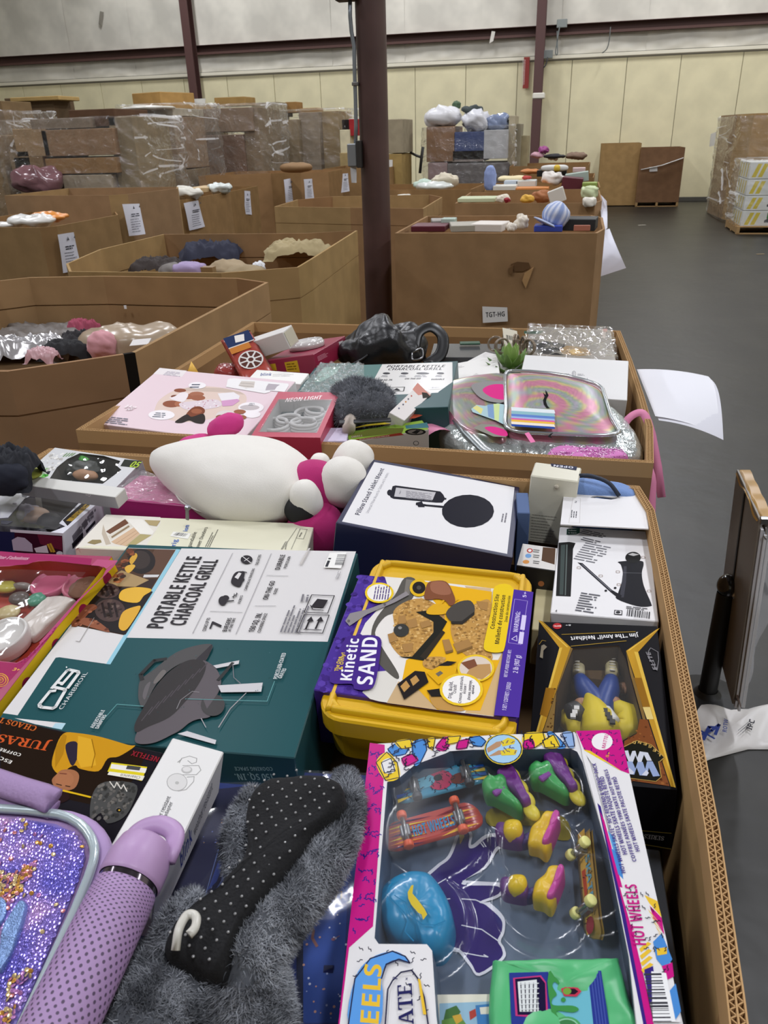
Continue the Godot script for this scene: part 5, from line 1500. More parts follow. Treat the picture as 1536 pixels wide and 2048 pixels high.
func front_cartons() -> void:
	var grill := pack("grill_box","large teal and white PORTABLE KETTLE CHARCOAL GRILL box with a kettle picture","box",[-.4437,.9836,-.7698,.1094,.0733,.01427,.3601,.15,.3813],M("#1d474b",.42))
	art()
	pg("#1f4c50",[-1788,-1894,1788,-1894,1788,1894,-1788,1894])
	pg("#d3d0ce",[-919,1845,1767,1944,1764,-54,-886,-198])
	pg("#d3d0ce",[-1760,1804,-1765,16,-1796,-1603,-1598,-1618,-1645,-645,-1602,-631,-920,-696,-975,1814])
	pg("#8fc0cf",[-988,1823,-923,1817,-875,-699,-933,-697])
	pg("#d3d0ce",[-1610,-1664,-958,-1679,-957,-1774,-1316,-1727])
	pg("#a9c8d2",[-1081,-1690,-958,-1679,-957,-1774,-1086,-1759])
	pg("#4a3326",[-1765,1793,-992,1802,-942,-153,-1757,-16])
	pg("#5b4233",[-1326,1791,-992,1802,-980,1178,-1282,1180])
	pg("#c9c6c6",[-1224,1151,-991,1168,-996,1106,-1211,1086])
	pg("#33241d",[-1291,1061,-991,1060,-985,764,-1241,880])
	pg("#a58a60",[-1743,1028,-1608,1229,-1097,1029,-1231,858,-1614,852])
	el("#26211f",-1406,1479,351,197,123)
	el("#3a302b",-1441,1511,258,143,123)
	sg("#c79a3a",[-1608,1500,-1589,1669,-1519,1582,-1518,1382])
	sg("#d2a53e",[-1596,1303,-1518,1382,-1443,1338,-1473,1166])
	dots(["#6b3a24","#8a4c2c","#3d2216","#a6653a"],[-1563,902,-1713,1125,-1763,1566,-1731,1774,-1605,1705,-1592,1328,-1482,954],60,43.8,5,1.00)
	pg("#1d1716",[-1746,573,-1614,852,-928,768,-924,-144,-1401,-66,-1674,31])
	el("#4b3a36",-1605,739,219,150,148)
	dots(["#6a5751","#332724","#5a4741"],[-1754,728,-1672,880,-1457,751,-1540,602],70,32.3,545,1.00)
	ln("#241a18",33,[-1753,837,-1607,632])
	ln("#241a18",33,[-1678,843,-1533,638])
	ln("#241a18",33,[-1603,848,-1460,644])
	el("#4b3a36",-1363,323,284,185,136)
	dots(["#6a5751","#332724","#5a4741"],[-1538,310,-1457,521,-1194,337,-1274,132],70,30.7,560,1.00)
	ln("#241a18",31,[-1545,462,-1361,174])
	ln("#241a18",31,[-1456,469,-1274,181])
	ln("#241a18",31,[-1370,476,-1190,188])
	sg("#d9a93a",[-1322,553,-1386,756,-1225,845,-998,830,-956,766,-1015,664,-1046,505])
	sg("#d3a136",[-1086,-1,-1159,298,-1016,435,-954,410,-937,192,-958,-69])
	sg("#7a4630",[-1757,-16,-1817,309,-1673,427,-1563,350,-1627,219,-1645,-26])
	sg("#8a523a",[-1674,31,-1642,136,-1413,73,-1156,-117,-1401,-66])
	dots(["#5e3324","#a0664a"],[-1757,-16,-1817,309,-1593,412,-1617,199,-1156,-117],40,26.3,9,1.00)
	ln("#8a8582",8,[-1531,-329,-1473,-335,-1482,-210,-1506,146])
	tx("#2b2a2e","PORTABLE KETTLE",-467,14,91.5,1626,233)
	tx("#2b2a2e","CHARCOAL GRILL",-195,95,91.5,1484,220)
	ln("#8f8d90",8,[-77,1761,-31,-55])
	ln("#8f8d90",8,[513,1790,546,-22])
	ln("#9a989a",7,[47,405,495,416])
	ln("#9a989a",7,[628,563,914,585])
	ln("#9a989a",7,[596,1253,911,1258])
	tx("#2b2a2e","COOKS UP TO",126,4,95.7,267,48)
	tx("#2b2a2e","7",307,65,94.4,145,151)
	tx("#2b2a2e","BURGERS",407,19,92.9,270,60)
	tx("#2b2a2e","AT ONE TIME",459,24,93.0,266,38)
	tx("#2b2a2e","150 SQ. IN.",766,34,88.4,388,76)
	tx("#2b2a2e","COOKING SPACE",858,34,91.8,385,45)
	tx("#2b2a2e","ON-THE-GO",764,708,90.6,418,74)
	tx("#2b2a2e","SIZE",846,831,91.4,135,40)
	tx("#2b2a2e","DURABLE",749,1400,92.0,369,74)
	tx("#2b2a2e","PORCELAIN",837,1440,91.5,291,43)
	tx("#2b2a2e","PICNICS",411,596,95.1,175,38)
	tx("#2b2a2e","CAMPING & TRAVELING",410,886,93.5,513,39)
	tx("#2b2a2e","TAILGATING",399,1481,95.1,265,43)
	el("#2b2a2e",188,1608,115,84,125)
	ln("#d3d0ce",12,[100,1682,279,1526])
	ln("#d3d0ce",11,[166,1567,212,1650])
	sg("#2b2a2e",[141,1027,110,1186,133,1295,230,1312,272,1244,301,994,256,955])
	pg("#d3d0ce",[145,1165,172,1284,219,1264,211,1124])
	el("#2b2a2e",275,1119,48,32,119)
	ln("#2b2a2e",18,[216,1311,286,1292])
	el("#2b2a2e",149,631,105,57,114)
	el("#2b2a2e",171,693,64,45,125)
	ln("#2b2a2e",24,[184,613,299,643])
	ln("#2b2a2e",14,[256,717,307,795])
	ln("#2b2a2e",10,[283,693,265,792])
	ln("#2b2a2e",10,[308,721,292,816])
	ln("#2b2a2e",12,[1332,81,1347,427,1680,441,1672,79,1335,70])
	ln("#2b2a2e",13,[1334,482,1350,848,1665,855,1653,479,1336,474])
	ln("#2b2a2e",25,[1435,147,1446,343])
	pg("#2b2a2e",[1409,300,1450,395,1504,296])
	ln("#2b2a2e",25,[1562,157,1575,353])
	pg("#2b2a2e",[1538,311,1579,405,1633,306])
	ln("#2b2a2e",12,[1410,133,1641,137])
	pg("#2b2a2e",[1396,582,1448,766,1600,752,1570,583])
	ln("#d3d0ce",10,[1406,562,1594,556])
	ln("#2b2a2e",13,[1386,622,1432,543,1580,534])
	lines("#77757a",1125,56,90.2,587,48.1,6,22,7)
	lines("#77757a",1247,695,95.6,192,66.9,2,30,8)
	pg("#e9e7e2",[1380,1478,1391,1844,1637,1876,1634,1477])
	bars("#33323a",1653,1554,92.4,267,125,3)
	lines("#33323a",1416,1509,88.1,272,16.9,1,40,1)
	lines("#8a888c",1609,1234,88.5,184,16.5,3,7,4)
	pg("#bfb9b4",[1009,1558,1048,1948,1077,1950,1040,1512])
	ln("#d7d8d6",43,[-1329,-1221,-1390,-1235,-1408,-1448,-1385,-1481,-1350,-1492,-1211,-1497,-1190,-1470,-1207,-1215,-1223,-1190,-1385,-1164,-1395,-1159])
	ln("#d7d8d6",43,[-1393,-1183,-1358,-880,-1338,-862,-1210,-883,-1185,-914,-1197,-1163])
	ln("#d7d8d6",38,[-1302,-1118,-1270,-891])
	ln("#d7d8d6",39,[-1389,-1084,-1289,-1098])
	tx("#d7d8d6","CHARBROIL",-1088,-1501,88.6,612,52,"regular")
	el("#d7d8d6",-1393,-824,17,8,125)
	sg("#4b4749",[-299,-1150,-355,-954,-261,-760,-105,-448,122,-290,306,-260,335,-410,307,-575,113,-578,-45,-730,-133,-1006,-137,-1373,-226,-1295])
	sg("#68635f",[-186,-938,-156,-768,-94,-796,-114,-932,-160,-1002])
	sg("#5f5b5c",[-223,-1201,-254,-1043,-221,-974,-192,-1102,-169,-1259])
	sg("#2d2a2c",[309,-259,335,-410,307,-575,199,-570,258,-380])
	ln("#2a282a",51,[-336,-952,-394,-863,-324,-609,-186,-569])
	sg("#4d4748",[-5,-1742,82,-1849,242,-1817,410,-1702,504,-1525,560,-1381,389,-1291])
	sg("#575053",[295,-555,483,-660,632,-865,669,-1087,623,-1338,698,-1450,527,-1525,390,-1711,225,-1867,61,-1911,-28,-1864,-45,-1711,47,-1664,237,-1500,329,-1250,383,-992,384,-720])
	sg("#2b282a",[-132,-1385,-120,-1037,-37,-750,120,-563,307,-575,384,-720,383,-992,329,-1250,237,-1500,47,-1664,-54,-1754,-125,-1646])
	ln("#474245",13,[-70,-1583,-30,-1369])
	ln("#474245",13,[-24,-1486,16,-1279])
	ln("#474245",13,[23,-1389,64,-1187])
	ln("#474245",13,[71,-1289,112,-1094])
	ln("#474245",14,[120,-1188,160,-999])
	ln("#474245",14,[169,-1085,210,-903])
	ln("#474245",14,[220,-980,260,-805])
	ln("#474245",14,[271,-874,311,-706])
	ln("#474245",14,[323,-766,363,-605])
	ln("#8a8587",8,[269,-1371,263,-1234,352,-1084,439,-1092])
	el("#3d393a",670,-1272,185,132,126)
	pg("#575053",[524,-1194,614,-899,669,-1087,623,-1338])
	pg("#c3c1c2",[455,-638,752,-519,763,-584,510,-681])
	pg("#c3c1c2",[626,-963,1153,-870,1177,-1018,702,-1071])
	ln("#2a282a",42,[601,-874,684,-573])
	ln("#77757a",9,[690,-590,778,-818,889,-907])
	pg("#c3c1c2",[422,-1734,515,-1685,887,-1779,894,-1836])
	ln("#9a989a",11,[1003,-1056,895,-1312,852,-1598])
	ln("#9a989a",10,[607,-1488,708,-1612])
	ln("#5f9a9a",8,[316,-1214,1288,-1160,1288,-838])
	ln("#5f9a9a",8,[-522,-1632,-465,-1370,-137,-1373])
	tx("#cfd4d2","PORCELAIN-COATED",1312,-796,91.2,452,52)
	tx("#cfd4d2","GRATES",1360,-785,83.6,169,48)
	tx("#cfd4d2","ADJUSTABLE",-572,-1750,88.0,273,47)
	tx("#cfd4d2","DAMPERS",-511,-1751,89.7,205,46)
	dots(["#3d6468","#12383b"],[-867,-727,1088,-164,1359,-1147,-445,-1618],60,5.9,2,1.00)
	done(grill,"printed_panel",side(.3601,.15,.3813,"t"),.35,.18)
	art()
	tx("#88a5a4","COOKING SPACE",1524,-174,-173.6,439,58)
	tx("#88a5a4","150 SQ. IN.",1519,-281,-173.0,452,103)
	done(grill,"printed_side",side(.3601,.15,.3813,"f"),.42,.18)
	var case := thing("yellow_case","bright yellow plastic carrying case inside the purple sand sleeve","case",Vector3(-.135,.916,-.808),Vector3(.1366,-.0033,-.0149))
	var yel := M("#d9ab12", 0.38)
	part(case,"case_shell",shell(.222,.080,.300,.03),yel)
	part(case,"lid_rim",frame_rim(.222,.300,.026,.0045),yel,Vector3(0,.0800,0))
	var sand := pack("sand_sleeve","purple card sleeve with a picture of a yellow construction sand set","sleeve",[-.1389,1,-.7886,.1366,-.00333,-.01485,.2329,.09,.2178],M("#452a86",.4))
	art()
	pg("#49308c",[-1154,-1079,1154,-1079,1154,1079,-1154,1079])
	dots(["#3c2475","#553b9c"],[-1130,-1075,-1165,1062,-806,1058,-576,-880,-620,-1072],160,41.8,6,1.00)
	pg("#ded9d2",[-814,1092,-544,1103,648,1088,880,1087,910,-1107,287,-1127,-380,-1123,-459,-982,-401,-626,-594,-259,-862,-77,-849,127,-698,579,-730,901])
	pg("#d4cfc6",[-598,-1023,-530,-682,-398,-642,-240,-725,-245,-1122,-380,-1123,-486,-1107])
	pg("#c8ad86",[286,1076,636,1086,686,741,450,818])
	pg("#c2a57c",[-289,-1130,-227,-785,105,-847,287,-1127])
	pg("#c9a878",[655,-954,914,-56,909,-1102,589,-1111])
	sg("#58544f",[-544,1103,-379,1088,-348,720,-481,420,-630,279,-685,-27,-527,-282,-253,-663,-283,-739,-582,-462,-725,-71,-728,262,-597,717])
	pg("#77726a",[-514,1087,-418,1082,-406,750,-482,798])
	pg("#e0aa1e",[-378,1080,-229,1072,656,1016,715,367,696,7,749,-253,885,-229,754,-1052,287,-1127,18,-863,-189,-747,-207,-427,-88,-305,-6,620])
	sg("#b98d4c",[-543,409,-421,627,-230,720,-6,620,129,413,68,179,-26,-122,-148,-366,-290,-375,-471,-150,-461,85])
	dots(["#c79c5a","#a87c40","#d4ac6c","#8f6a38"],[-543,409,-421,627,-230,720,-6,620,129,413,68,179,-26,-122,-148,-366,-290,-375,-471,-150,-461,85],420,18.6,11,1.00)
	sg("#b98d4c",[224,280,337,526,529,793,670,778,727,48,794,-245,541,-258,324,-59])
	dots(["#c79c5a","#a87c40","#d4ac6c","#8f6a38"],[224,280,337,526,529,793,670,778,727,48,794,-245,541,-258,324,-59],380,17.9,12,1.00)
	sg("#b98d4c",[16,-353,244,-312,185,-519,19,-501])
	sg("#b98d4c",[164,-927,347,-953,585,-1083,285,-1116])
	dots(["#c79c5a","#8f6a38"],[16,-353,244,-312,185,-519,19,-501],60,16.6,13,1.00)
	pg("#26221d",[-255,441,-52,515,168,326,133,155,2,-406,-309,-395,-148,-366,32,100,-2,296])
	pg("#332d26",[-56,-350,133,155,175,126,22,-385])
	pg("#a37b47",[-458,309,-380,361,-338,218,-415,167])
	pg("#a37b47",[-345,254,-234,330,-179,172,-280,117])
	pg("#a37b47",[-168,248,-57,324,-13,220,-124,145])
	pg("#a37b47",[-522,-34,-446,15,-369,-114,-464,-183])
	pg("#a37b47",[-307,-173,-182,-133,-164,-285,-253,-318])
	pg("#a37b47",[161,-19,241,13,316,-164,229,-214])
	pg("#a37b47",[301,-64,475,55,538,-56,367,-189])
	pg("#a37b47",[479,784,631,790,638,617,548,639])
	pg("#7c5c34",[-423,166,-336,211,-329,175,-408,131])
	pg("#7c5c34",[229,-214,316,-164,322,-204,244,-251])
	pg("#7c5c34",[367,-189,538,-56,543,-96,377,-227])
	el("#3a3836",-369,65,120,97,104)
	el("#8a8784",-394,104,28,24,106)
	el("#d9ae22",-307,923,185,124,101)
	el("#24211f",-307,923,129,88,101)
	el("#4a4642",-307,923,44,31,101)
	sg("#d6a326",[-123,483,-35,635,121,623,132,470,-73,415])
	ln("#d6a326",28,[17,605,74,753,205,736,237,782])
	sg("#7d4d34",[-202,737,-214,990,-164,1083,31,1108,175,851,211,698,158,629,81,714,-26,736,-135,697])
	sg("#96634a",[-160,1062,20,1093,132,884,12,823,-129,880])
	sg("#4a4640",[129,489,236,702,405,771,481,570,348,358,216,334])
	pg("#302c28",[216,334,348,358,481,570,489,514,368,306,223,288])
	pg("#d9a41c",[73,-604,240,-428,406,-453,403,-591,237,-762])
	pg("#6d6558",[176,-601,224,-544,264,-575,217,-641])
	pg("#24211e",[-227,-841,-68,-598,47,-592,121,-746,-102,-1060])
	pg("#b78c50",[-186,-870,-138,-769,-76,-850,-124,-950])
	pg("#b78c50",[-97,-745,-44,-663,13,-741,-44,-838])
	pg("#24211e",[121,-875,280,-815,342,-924,192,-958])
	pg("#2a2622",[177,-472,277,-372,393,-367,313,-447])
	pg("#8a8486",[-1104,101,-1084,256,-883,369,-622,592,-459,815,-406,750,-563,562,-861,277,-1026,22])
	el("#5f5a5c",-1062,108,29,19,108)
	el("#5f5a5c",-680,502,27,17,104)
	el("#e3bd2c",625,-426,227,214,66)
	el("#d3c3b4",625,-426,197,186,60)
	pg("#b58d5a",[516,-586,580,-382,781,-330,808,-469,721,-595])
	pg("#7a4c36",[441,-375,591,-282,639,-388,546,-469])
	el("#e3bd2c",506,-791,254,243,63)
	el("#e9e5e0",506,-791,220,211,-125)
	tx("#3a3040","Dig, Build,",416,-948,94.7,260,39)
	tx("#3a3040","Crush!",457,-866,94.5,131,39)
	tx("#3a3040","Creuse, construis,",534,-1000,94.4,412,34)
	tx("#3a3040","écrase !",564,-852,93.4,144,33)
	tx("#3a3040","¡Excava, construye,",624,-936,93.4,305,32)
	tx("#3a3040","aplasta!",653,-842,93.7,137,26)
	sg("#e3c026",[687,1112,930,1096,928,189,920,-48,896,-110,794,-139,698,-115,672,-31,675,144,690,664])
	tx("#2c2420","Construction Site",766,274,90.5,678,53)
	tx("#2c2420","Mallette de construction",850,17,90.5,932,52)
	tx("#2c2420","Zona de construcción",910,431,90.3,514,34)
	pg("#4b2f92",[936,1089,1191,1076,1193,600,1179,-1091,910,-1107,910,-108,927,-47])
	tx("#cfc4e6","5+",1106,948,87.8,113,47)
	ln("#9a86c8",8,[958,68,963,892,1129,881,1109,54,959,62])
	tx("#cfc4e6","WARNING:",1054,264,89.6,387,57)
	ln("#cfc4e6",9,[1058,107,990,130,1046,203,1058,107])
	lines("#cfc4e6",1102,80,89.2,774,18.7,1,55,1)
	tx("#cfc4e6","NET WT./POIDS NET/CONT. NET:",998,-516,88.9,456,40)
	tx("#cfc4e6","2 lb (907 g)",1112,-432,88.5,296,58)
	tx("#cfc4e6","1 SET / COFFRET / JUEGO",1033,-1022,87.7,429,46)
	sg("#44297f",[-1000,-958,-1028,-609,-1014,-212,-859,-137,-667,-103,-573,-168,-533,-385,-480,-894,-568,-1008,-694,-1010,-746,-943])
	tx("#e8e6ea","Kinetic",-759,-892,96.9,705,135)
	tx("#e8e6ea","SAND",-502,-913,98.6,791,189)
	tx("#e0c030","The One",-952,-775,95.3,236,47)
	tx("#e0c030","& Only!",-908,-744,99.7,286,42)
	el("#e3c026",-802,714,215,190,115)
	el("#e6e2dc",-802,714,180,161,117)
	lines("#5b4a7a",-841,573,97.0,303,36.3,6,16,5)
	done(sand,"printed_panel",side(.2329,.09,.2178,"t"),.40,.18)
	art()
	pg("#3a2373",[-1079,-890,1079,-890,1079,-10,-1079,-10])
	lines("#b9acd6",2764,-4273,-36.3,7039,853.2,1,60,1)
	done(sand,"printed_side",side(.2329,.09,.2178,"r"),.42,.18)
	var can := pack("watering_can_box","white watering can box with a hang tab and a cut-out at its edge","box",[.07767,.968,-1.058,.001165,-.02262,.03925,.1409,.05,.2647],M("#dedcdc",.45))
	part(can,"hang_tab",hang_tab(.135,.129),M("#dedcdc",.45),Vector3(-.001,.072,-.158))
	art()
	pg("#1d211f",[-697,752,-534,800,-434,772,-466,570,-449,-864,-653,-877,-675,-22])
	pg("#3f4745",[-657,677,-591,699,-553,-826,-606,-833])
	pg("#59625f",[-576,701,-555,703,-517,-836,-533,-839])
	pg("#24423a",[-590,1253,-382,1321,-380,1136,-434,1073,-587,1041])
	tx("#cfd6d2","indoor",-561,1184,3.8,130,49)
	tx("#cfd6d2","& more",-558,1093,3.9,129,49)
	lines("#55555b",-327,1255,-20.7,421,58.9,3,27,3)
	lines("#55555b",-320,969,-23.5,356,68.1,2,31,3)
	lines("#77777c",-277,791,-16.7,403,79.6,8,36,6)
	sg("#1c1c21",[220,243,532,308,575,205,539,-64,552,-426,627,-878,613,-965,445,-990,178,-841,193,-692,251,-358,270,-72,247,150])
	pg("#3a3a42",[288,107,330,113,311,-350,270,-786,217,-794])
	pg("#1c1c21",[-385,138,-312,123,114,-607,245,-737,222,-855,100,-679])
	ln("#6d6d75",17,[-320,86,101,-625])
	ln("#77777f",8,[270,-89,539,-70])
	el("#16161a",430,399,185,112,82)
	pg("#b9b7b6",[359,484,426,543,525,505,437,444])
	ln("#a08c80",8,[-332,-24,-339,-49,-359,-57,-382,-54,-388,-31,-383,-1,-364,8,-341,5,-335,-18])
	ln("#a08c80",8,[-15,-226,-23,-250,-43,-258,-65,-256,-70,-234,-65,-204,-46,-196,-23,-199,-18,-221])
	ln("#a08c80",8,[229,-72,220,-96,201,-104,179,-102,174,-79,179,-49,199,-41,221,-43,226,-66])
	ln("#a08c80",8,[236,-443,228,-467,209,-475,188,-472,183,-451,188,-423,207,-415,229,-417,234,-438])
	ln("#a08c80",7,[643,-564,634,-587,615,-595,595,-592,590,-572,597,-544,615,-536,636,-539,640,-559])
	ln("#a08c80",8,[607,423,597,397,577,388,555,391,550,415,557,447,577,456,599,453,604,429])
	el("#1c1c21",28,-641,27,18,82)
	el("#1c1c21",157,-547,27,18,81)
	lines("#66666c",-304,-752,-8.1,261,66.3,8,30,9)
	pg("#2a2a2e",[141,-1134,245,-1134,240,-1251,134,-1248])
	pg("#dedcdc",[151,-1152,234,-1150,230,-1233,145,-1232])
	el("#2a2a2e",188,-1190,35,29,64)
	bars("#1e1e22",297,-1256,-5.2,298,162,6)
	lines("#55555b",303,-1025,-3.8,278,39.9,2,18,4)
	tx("#2a2a2e","4",-640,-1299,-5.0,21,53)
	done(can,"printed_panel",side(.1409,.05,.2647,"t"),.42,.18)
	art()
	lines("#5a5a60",-515,-378,89.7,338,37.1,3,17,2)
	tx("#4a4a50","2",-483,199,-.3,38,74)
	ln("#c6c2c0",9,[-546,-588,-378,-569,-391,396,-515,396,-546,-588])
	done(can,"tab_sticker",Transform3D(side(.135,0,.129,"t").basis,Vector3(-.001,.0740,-.158)),.5)
	art()
	pg("#1a1d1e",[-900,-380,900,-380,900,0,-900,0])
	done(can,"cutout_side",side(.141,.050,.265,"l"),.3)
	var pill := pack("tablet_mount_box","navy box with a white Pillow Stand Tablet Mount lid picture","box",[-.1936,1.01,-1.156,-.02505,.03462,-.1416,.2704,.09,.276],M("#1f2142",.38))
	art()
	pg("#dddbdb",[-1297,1255,1264,1286,1262,-1316,-1272,-1310])
	tx("#25233a","Pillow Stand Tablet Mount",-1069,-987,89.8,2014,77)
	tx("#77757f","Universal Pillow Mount for Tablets and E-readers",-953,-860,89.9,1733,46,"regular")
	pg("#1c1b24",[-787,342,-746,397,21,495,85,388,139,228,111,51,18,8,-678,-156,-734,-124,-763,-56])
	el("#1c1b24",-784,59,125,45,98)
	pg("#b9b6b8",[-721,313,-48,427,-58,86,-686,-61])
	lines("#77757c",-533,247,9.5,448,39.0,8,18,4)
	tx("#55535c","Chapter 1",-610,74,92.4,149,19)
	ln("#1c1b24",72,[6,224,139,228])
	ln("#1c1b24",79,[-279,-195,-137,-169,179,-102])
	ln("#dddbdb",15,[-142,-131,173,-49])
	pg("#1c1b24",[-304,-142,-220,-47,-141,-250,-241,-296])
	el("#1c1b24",556,-61,670,410,81)
	lines("#77757c",1120,-250,88.5,388,49.8,2,22,3)
	done(pill,"printed_lid",side(.2704,.09,.276,"t"),.42,.18)
	var fig := tray("figure_box","black and gold toy figure box, upside down, with a clear star-edged window","box",[.0666,.9564,-.7744,.09312,.007823,.07582,.1508,.09385,.264],M("#121115",.4,{"spec": 0.2}),[-300,802,260,904,333,659,367,396,463,-363,406,-572,252,-696,209,-806,149,-1101,-533,-1175,-586,-653,-489,-17],.07,M("#46341d",.6))
	art()
	pg("#b98d2e",[-770,1355,-704,1327,-333,823,-473,804])
	pg("#d8b24a",[-770,1355,-746,1346,-361,826,-383,820])
	pg("#b98d2e",[-473,804,-333,823,-626,-666,-694,-669])
	pg("#d8b24a",[-473,804,-437,809,-673,-669,-694,-669])
	pg("#8f6420",[-614,56,-492,56,-581,-435,-666,-395])
	pg("#b98d2e",[789,1286,735,1245,348,803,491,790])
	pg("#d8b24a",[789,1286,762,1264,364,809,386,808])
	pg("#b98d2e",[348,803,491,790,744,-1293,695,-1283])
	pg("#d8b24a",[444,794,491,790,744,-1293,728,-1289])
	pg("#8f6420",[419,314,504,321,569,-162,488,-170])
	pg("#d9c27a",[488,-170,569,-162,595,-351,523,-358])
	pg("#7d6236",[-333,819,-306,797,-489,-17,-505,-645,-617,-662])
	dots(["#4a3418","#5b4222"],[-494,151,-460,-55,-525,-647,-606,-655],40,12.3,4,1.00)
	pg("#7d6236",[345,793,469,-33,530,-542,477,-362,374,396])
	pg("#7a4622",[444,-365,529,-367,684,-1282,266,-1250,224,-1076,264,-712,399,-591])
	dots(["#8f5a2e","#5d3317"],[444,-365,529,-367,684,-1282,266,-1250,264,-712],60,15.8,3,1.00)
	ln("#a98a3a",10,[-450,1066,479,1186])
	ln("#a98a3a",10,[-330,838,358,993])
	tx("#e6e4e4","Jim \"The Anvil\" Neidhart",512,1158,-171.2,860,77)
	el("#b23336",-512,1236,64,59,75)
	tx("#f0e6e2","MATTEL",-465,1252,-176.3,95,28)
	tx("#d9d9d9","8+",-336,1278,-176.3,71,28)
	pg("#1a1614",[250,-802,393,-690,543,-736,667,-903,625,-975,601,-969,615,-1179,556,-1246,291,-1231,259,-1122])
	ln("#b5924a",9,[258,-797,393,-695,542,-740,665,-905,613,-968])
	ln("#b5924a",7,[601,-969,612,-1176,554,-1240,279,-1225])
	tx("#c9a65a","L",633,-866,161.9,33,34)
	tx("#c9a65a","E",592,-807,161.8,33,35)
	tx("#c9a65a","G",549,-759,161.6,33,35)
	tx("#c9a65a","E",501,-726,161.6,33,35)
	tx("#c9a65a","N",445,-711,161.6,34,35)
	tx("#c9a65a","D",387,-717,161.7,34,35)
	pg("#c9ccd6",[261,-856,296,-849,311,-941,340,-853,372,-846,386,-942,416,-850,499,-858,533,-968,483,-973,457,-892,426,-996,389,-1000,369,-910,339,-1005,295,-1010,268,-912])
	pg("#8fa0c4",[277,-1004,333,-1001,359,-1094,386,-1000,439,-995,457,-1092,483,-982,539,-976,598,-1165,530,-1181,496,-1063,470,-1179,397,-1179,372,-1076,343,-1177,288,-1175])
	pg("#c9ccd6",[292,-1085,344,-1145,331,-1176,284,-1171])
	pg("#c9ccd6",[469,-1099,491,-1137,470,-1176,416,-1176])
	tx("#8a888c","ELITE",698,470,101.5,327,51,"bold",.20)
	ln("#8a888c",7,[645,871,727,799,723,644,691,455,614,681,616,807,645,871])
	pg("#9a8f7a",[-711,590,-701,816,-668,842,-628,797,-671,722,-672,570])
	ln("#a98a3a",8,[-730,838,-695,925,-648,912])
	done(fig,"printed_frame",side(.1508,.09385,.264,"t"),.30,.18)
	art()
	pg("#1a181c",[231,-694,747,-640,752,-935,240,-999])
	ln("#b5a14a",11,[428,-683,737,-678])
	ln("#b5a14a",14,[473,-906,752,-935])
	tx("#dad8d6","SERIES",670,-740,178.1,204,69,"serifbold")
	done(fig,"printed_end",side(.1508,.09385,.264,"f"),.25,.18)
	var toy := thing("toy_figure","plastic figure in yellow jacket and blue trousers, head down behind the figure box window","toy figure",fig.position,fig.rotation)
	part(toy,"boot",limb([Vector3(-.026,.049,-.125),Vector3(-.024,.059,-.097),Vector3(-.023,.064,-.068)],[.0075,.0080,.0080]),M("#cfc49a",.40))
	part(toy,"boot",limb([Vector3(.021,.049,-.13),Vector3(.019,.059,-.1),Vector3(.018,.064,-.07)],[.0085,.0085,.0085]),M("#d9cd9c",.40))
	part(toy,"boot_lace",tube([Vector3(-.028,.072,-.092),Vector3(-.022,.072,-.092)],.0012,5),M("#e4dfd0",.6))
	part(toy,"boot_lace",tube([Vector3(.016,.072,-.096),Vector3(.023,.072,-.096)],.0012,5),M("#e4dfd0",.6))
	part(toy,"boot_lace",tube([Vector3(-.028,.072,-.087),Vector3(-.022,.072,-.086)],.0012,5),M("#e4dfd0",.6))
	part(toy,"boot_lace",tube([Vector3(.015,.072,-.09),Vector3(.023,.072,-.09)],.0012,5),M("#e4dfd0",.6))
	part(toy,"boot_lace",tube([Vector3(-.028,.072,-.081),Vector3(-.022,.072,-.081)],.0012,5),M("#e4dfd0",.6))
	part(toy,"boot_lace",tube([Vector3(.015,.072,-.084),Vector3(.022,.072,-.084)],.0012,5),M("#e4dfd0",.6))
	part(toy,"boot_lace",tube([Vector3(-.028,.072,-.075),Vector3(-.022,.072,-.075)],.0012,5),M("#e4dfd0",.6))
	part(toy,"boot_lace",tube([Vector3(.015,.072,-.079),Vector3(.022,.072,-.079)],.0012,5),M("#e4dfd0",.6))
	part(toy,"boot_lace",tube([Vector3(-.028,.072,-.07),Vector3(-.022,.072,-.07)],.0012,5),M("#e4dfd0",.6))
	part(toy,"boot_lace",tube([Vector3(.015,.072,-.073),Vector3(.022,.072,-.073)],.0012,5),M("#e4dfd0",.6))
	part(toy,"boot_lace",tube([Vector3(-.028,.072,-.064),Vector3(-.022,.072,-.064)],.0012,5),M("#e4dfd0",.6))
	part(toy,"boot_lace",tube([Vector3(.015,.072,-.068),Vector3(.022,.072,-.068)],.0012,5),M("#e4dfd0",.6))
	part(toy,"boot_sole",blob(.013,.009,.011,0,5,1),M("#c9b822",.4),Vector3(.021,.049,-.135))
	part(toy,"trousers",limb([Vector3(-.022,.064,-.057),Vector3(-.015,.066,-.037),Vector3(-.003,.064,-.017),Vector3(.002,.06,.003)],[.0090,.0130,.0140,.0160]),M("#1b3d86",.40))
	part(toy,"trousers",limb([Vector3(.017,.064,-.059),Vector3(.014,.066,-.038),Vector3(.007,.064,-.014),Vector3(.003,.06,.003)],[.0090,.0130,.0140,.0160]),M("#1b3d86",.40))
	part(toy,"jacket",limb([Vector3(-.012,.072,-.021),Vector3(-.006,.072,-0),Vector3(0,.068,.021),Vector3(.002,.064,.032)],[.0040,.0130,.0210,.0240]),M("#d6bf18",.50))
	part(toy,"jacket_sleeve",limb([Vector3(-.023,.064,-.007),Vector3(-.035,.062,.012),Vector3(-.023,.06,.025),Vector3(-.006,.06,.02)],[.0090,.0120,.0140,.0130]),M("#d6bf18",.50))
	part(toy,"jacket_sleeve",limb([Vector3(.021,.064,-.013),Vector3(.036,.064,.002),Vector3(.034,.062,.021),Vector3(.021,.06,.025)],[.0090,.0140,.0150,.0130]),M("#d6bf18",.50))
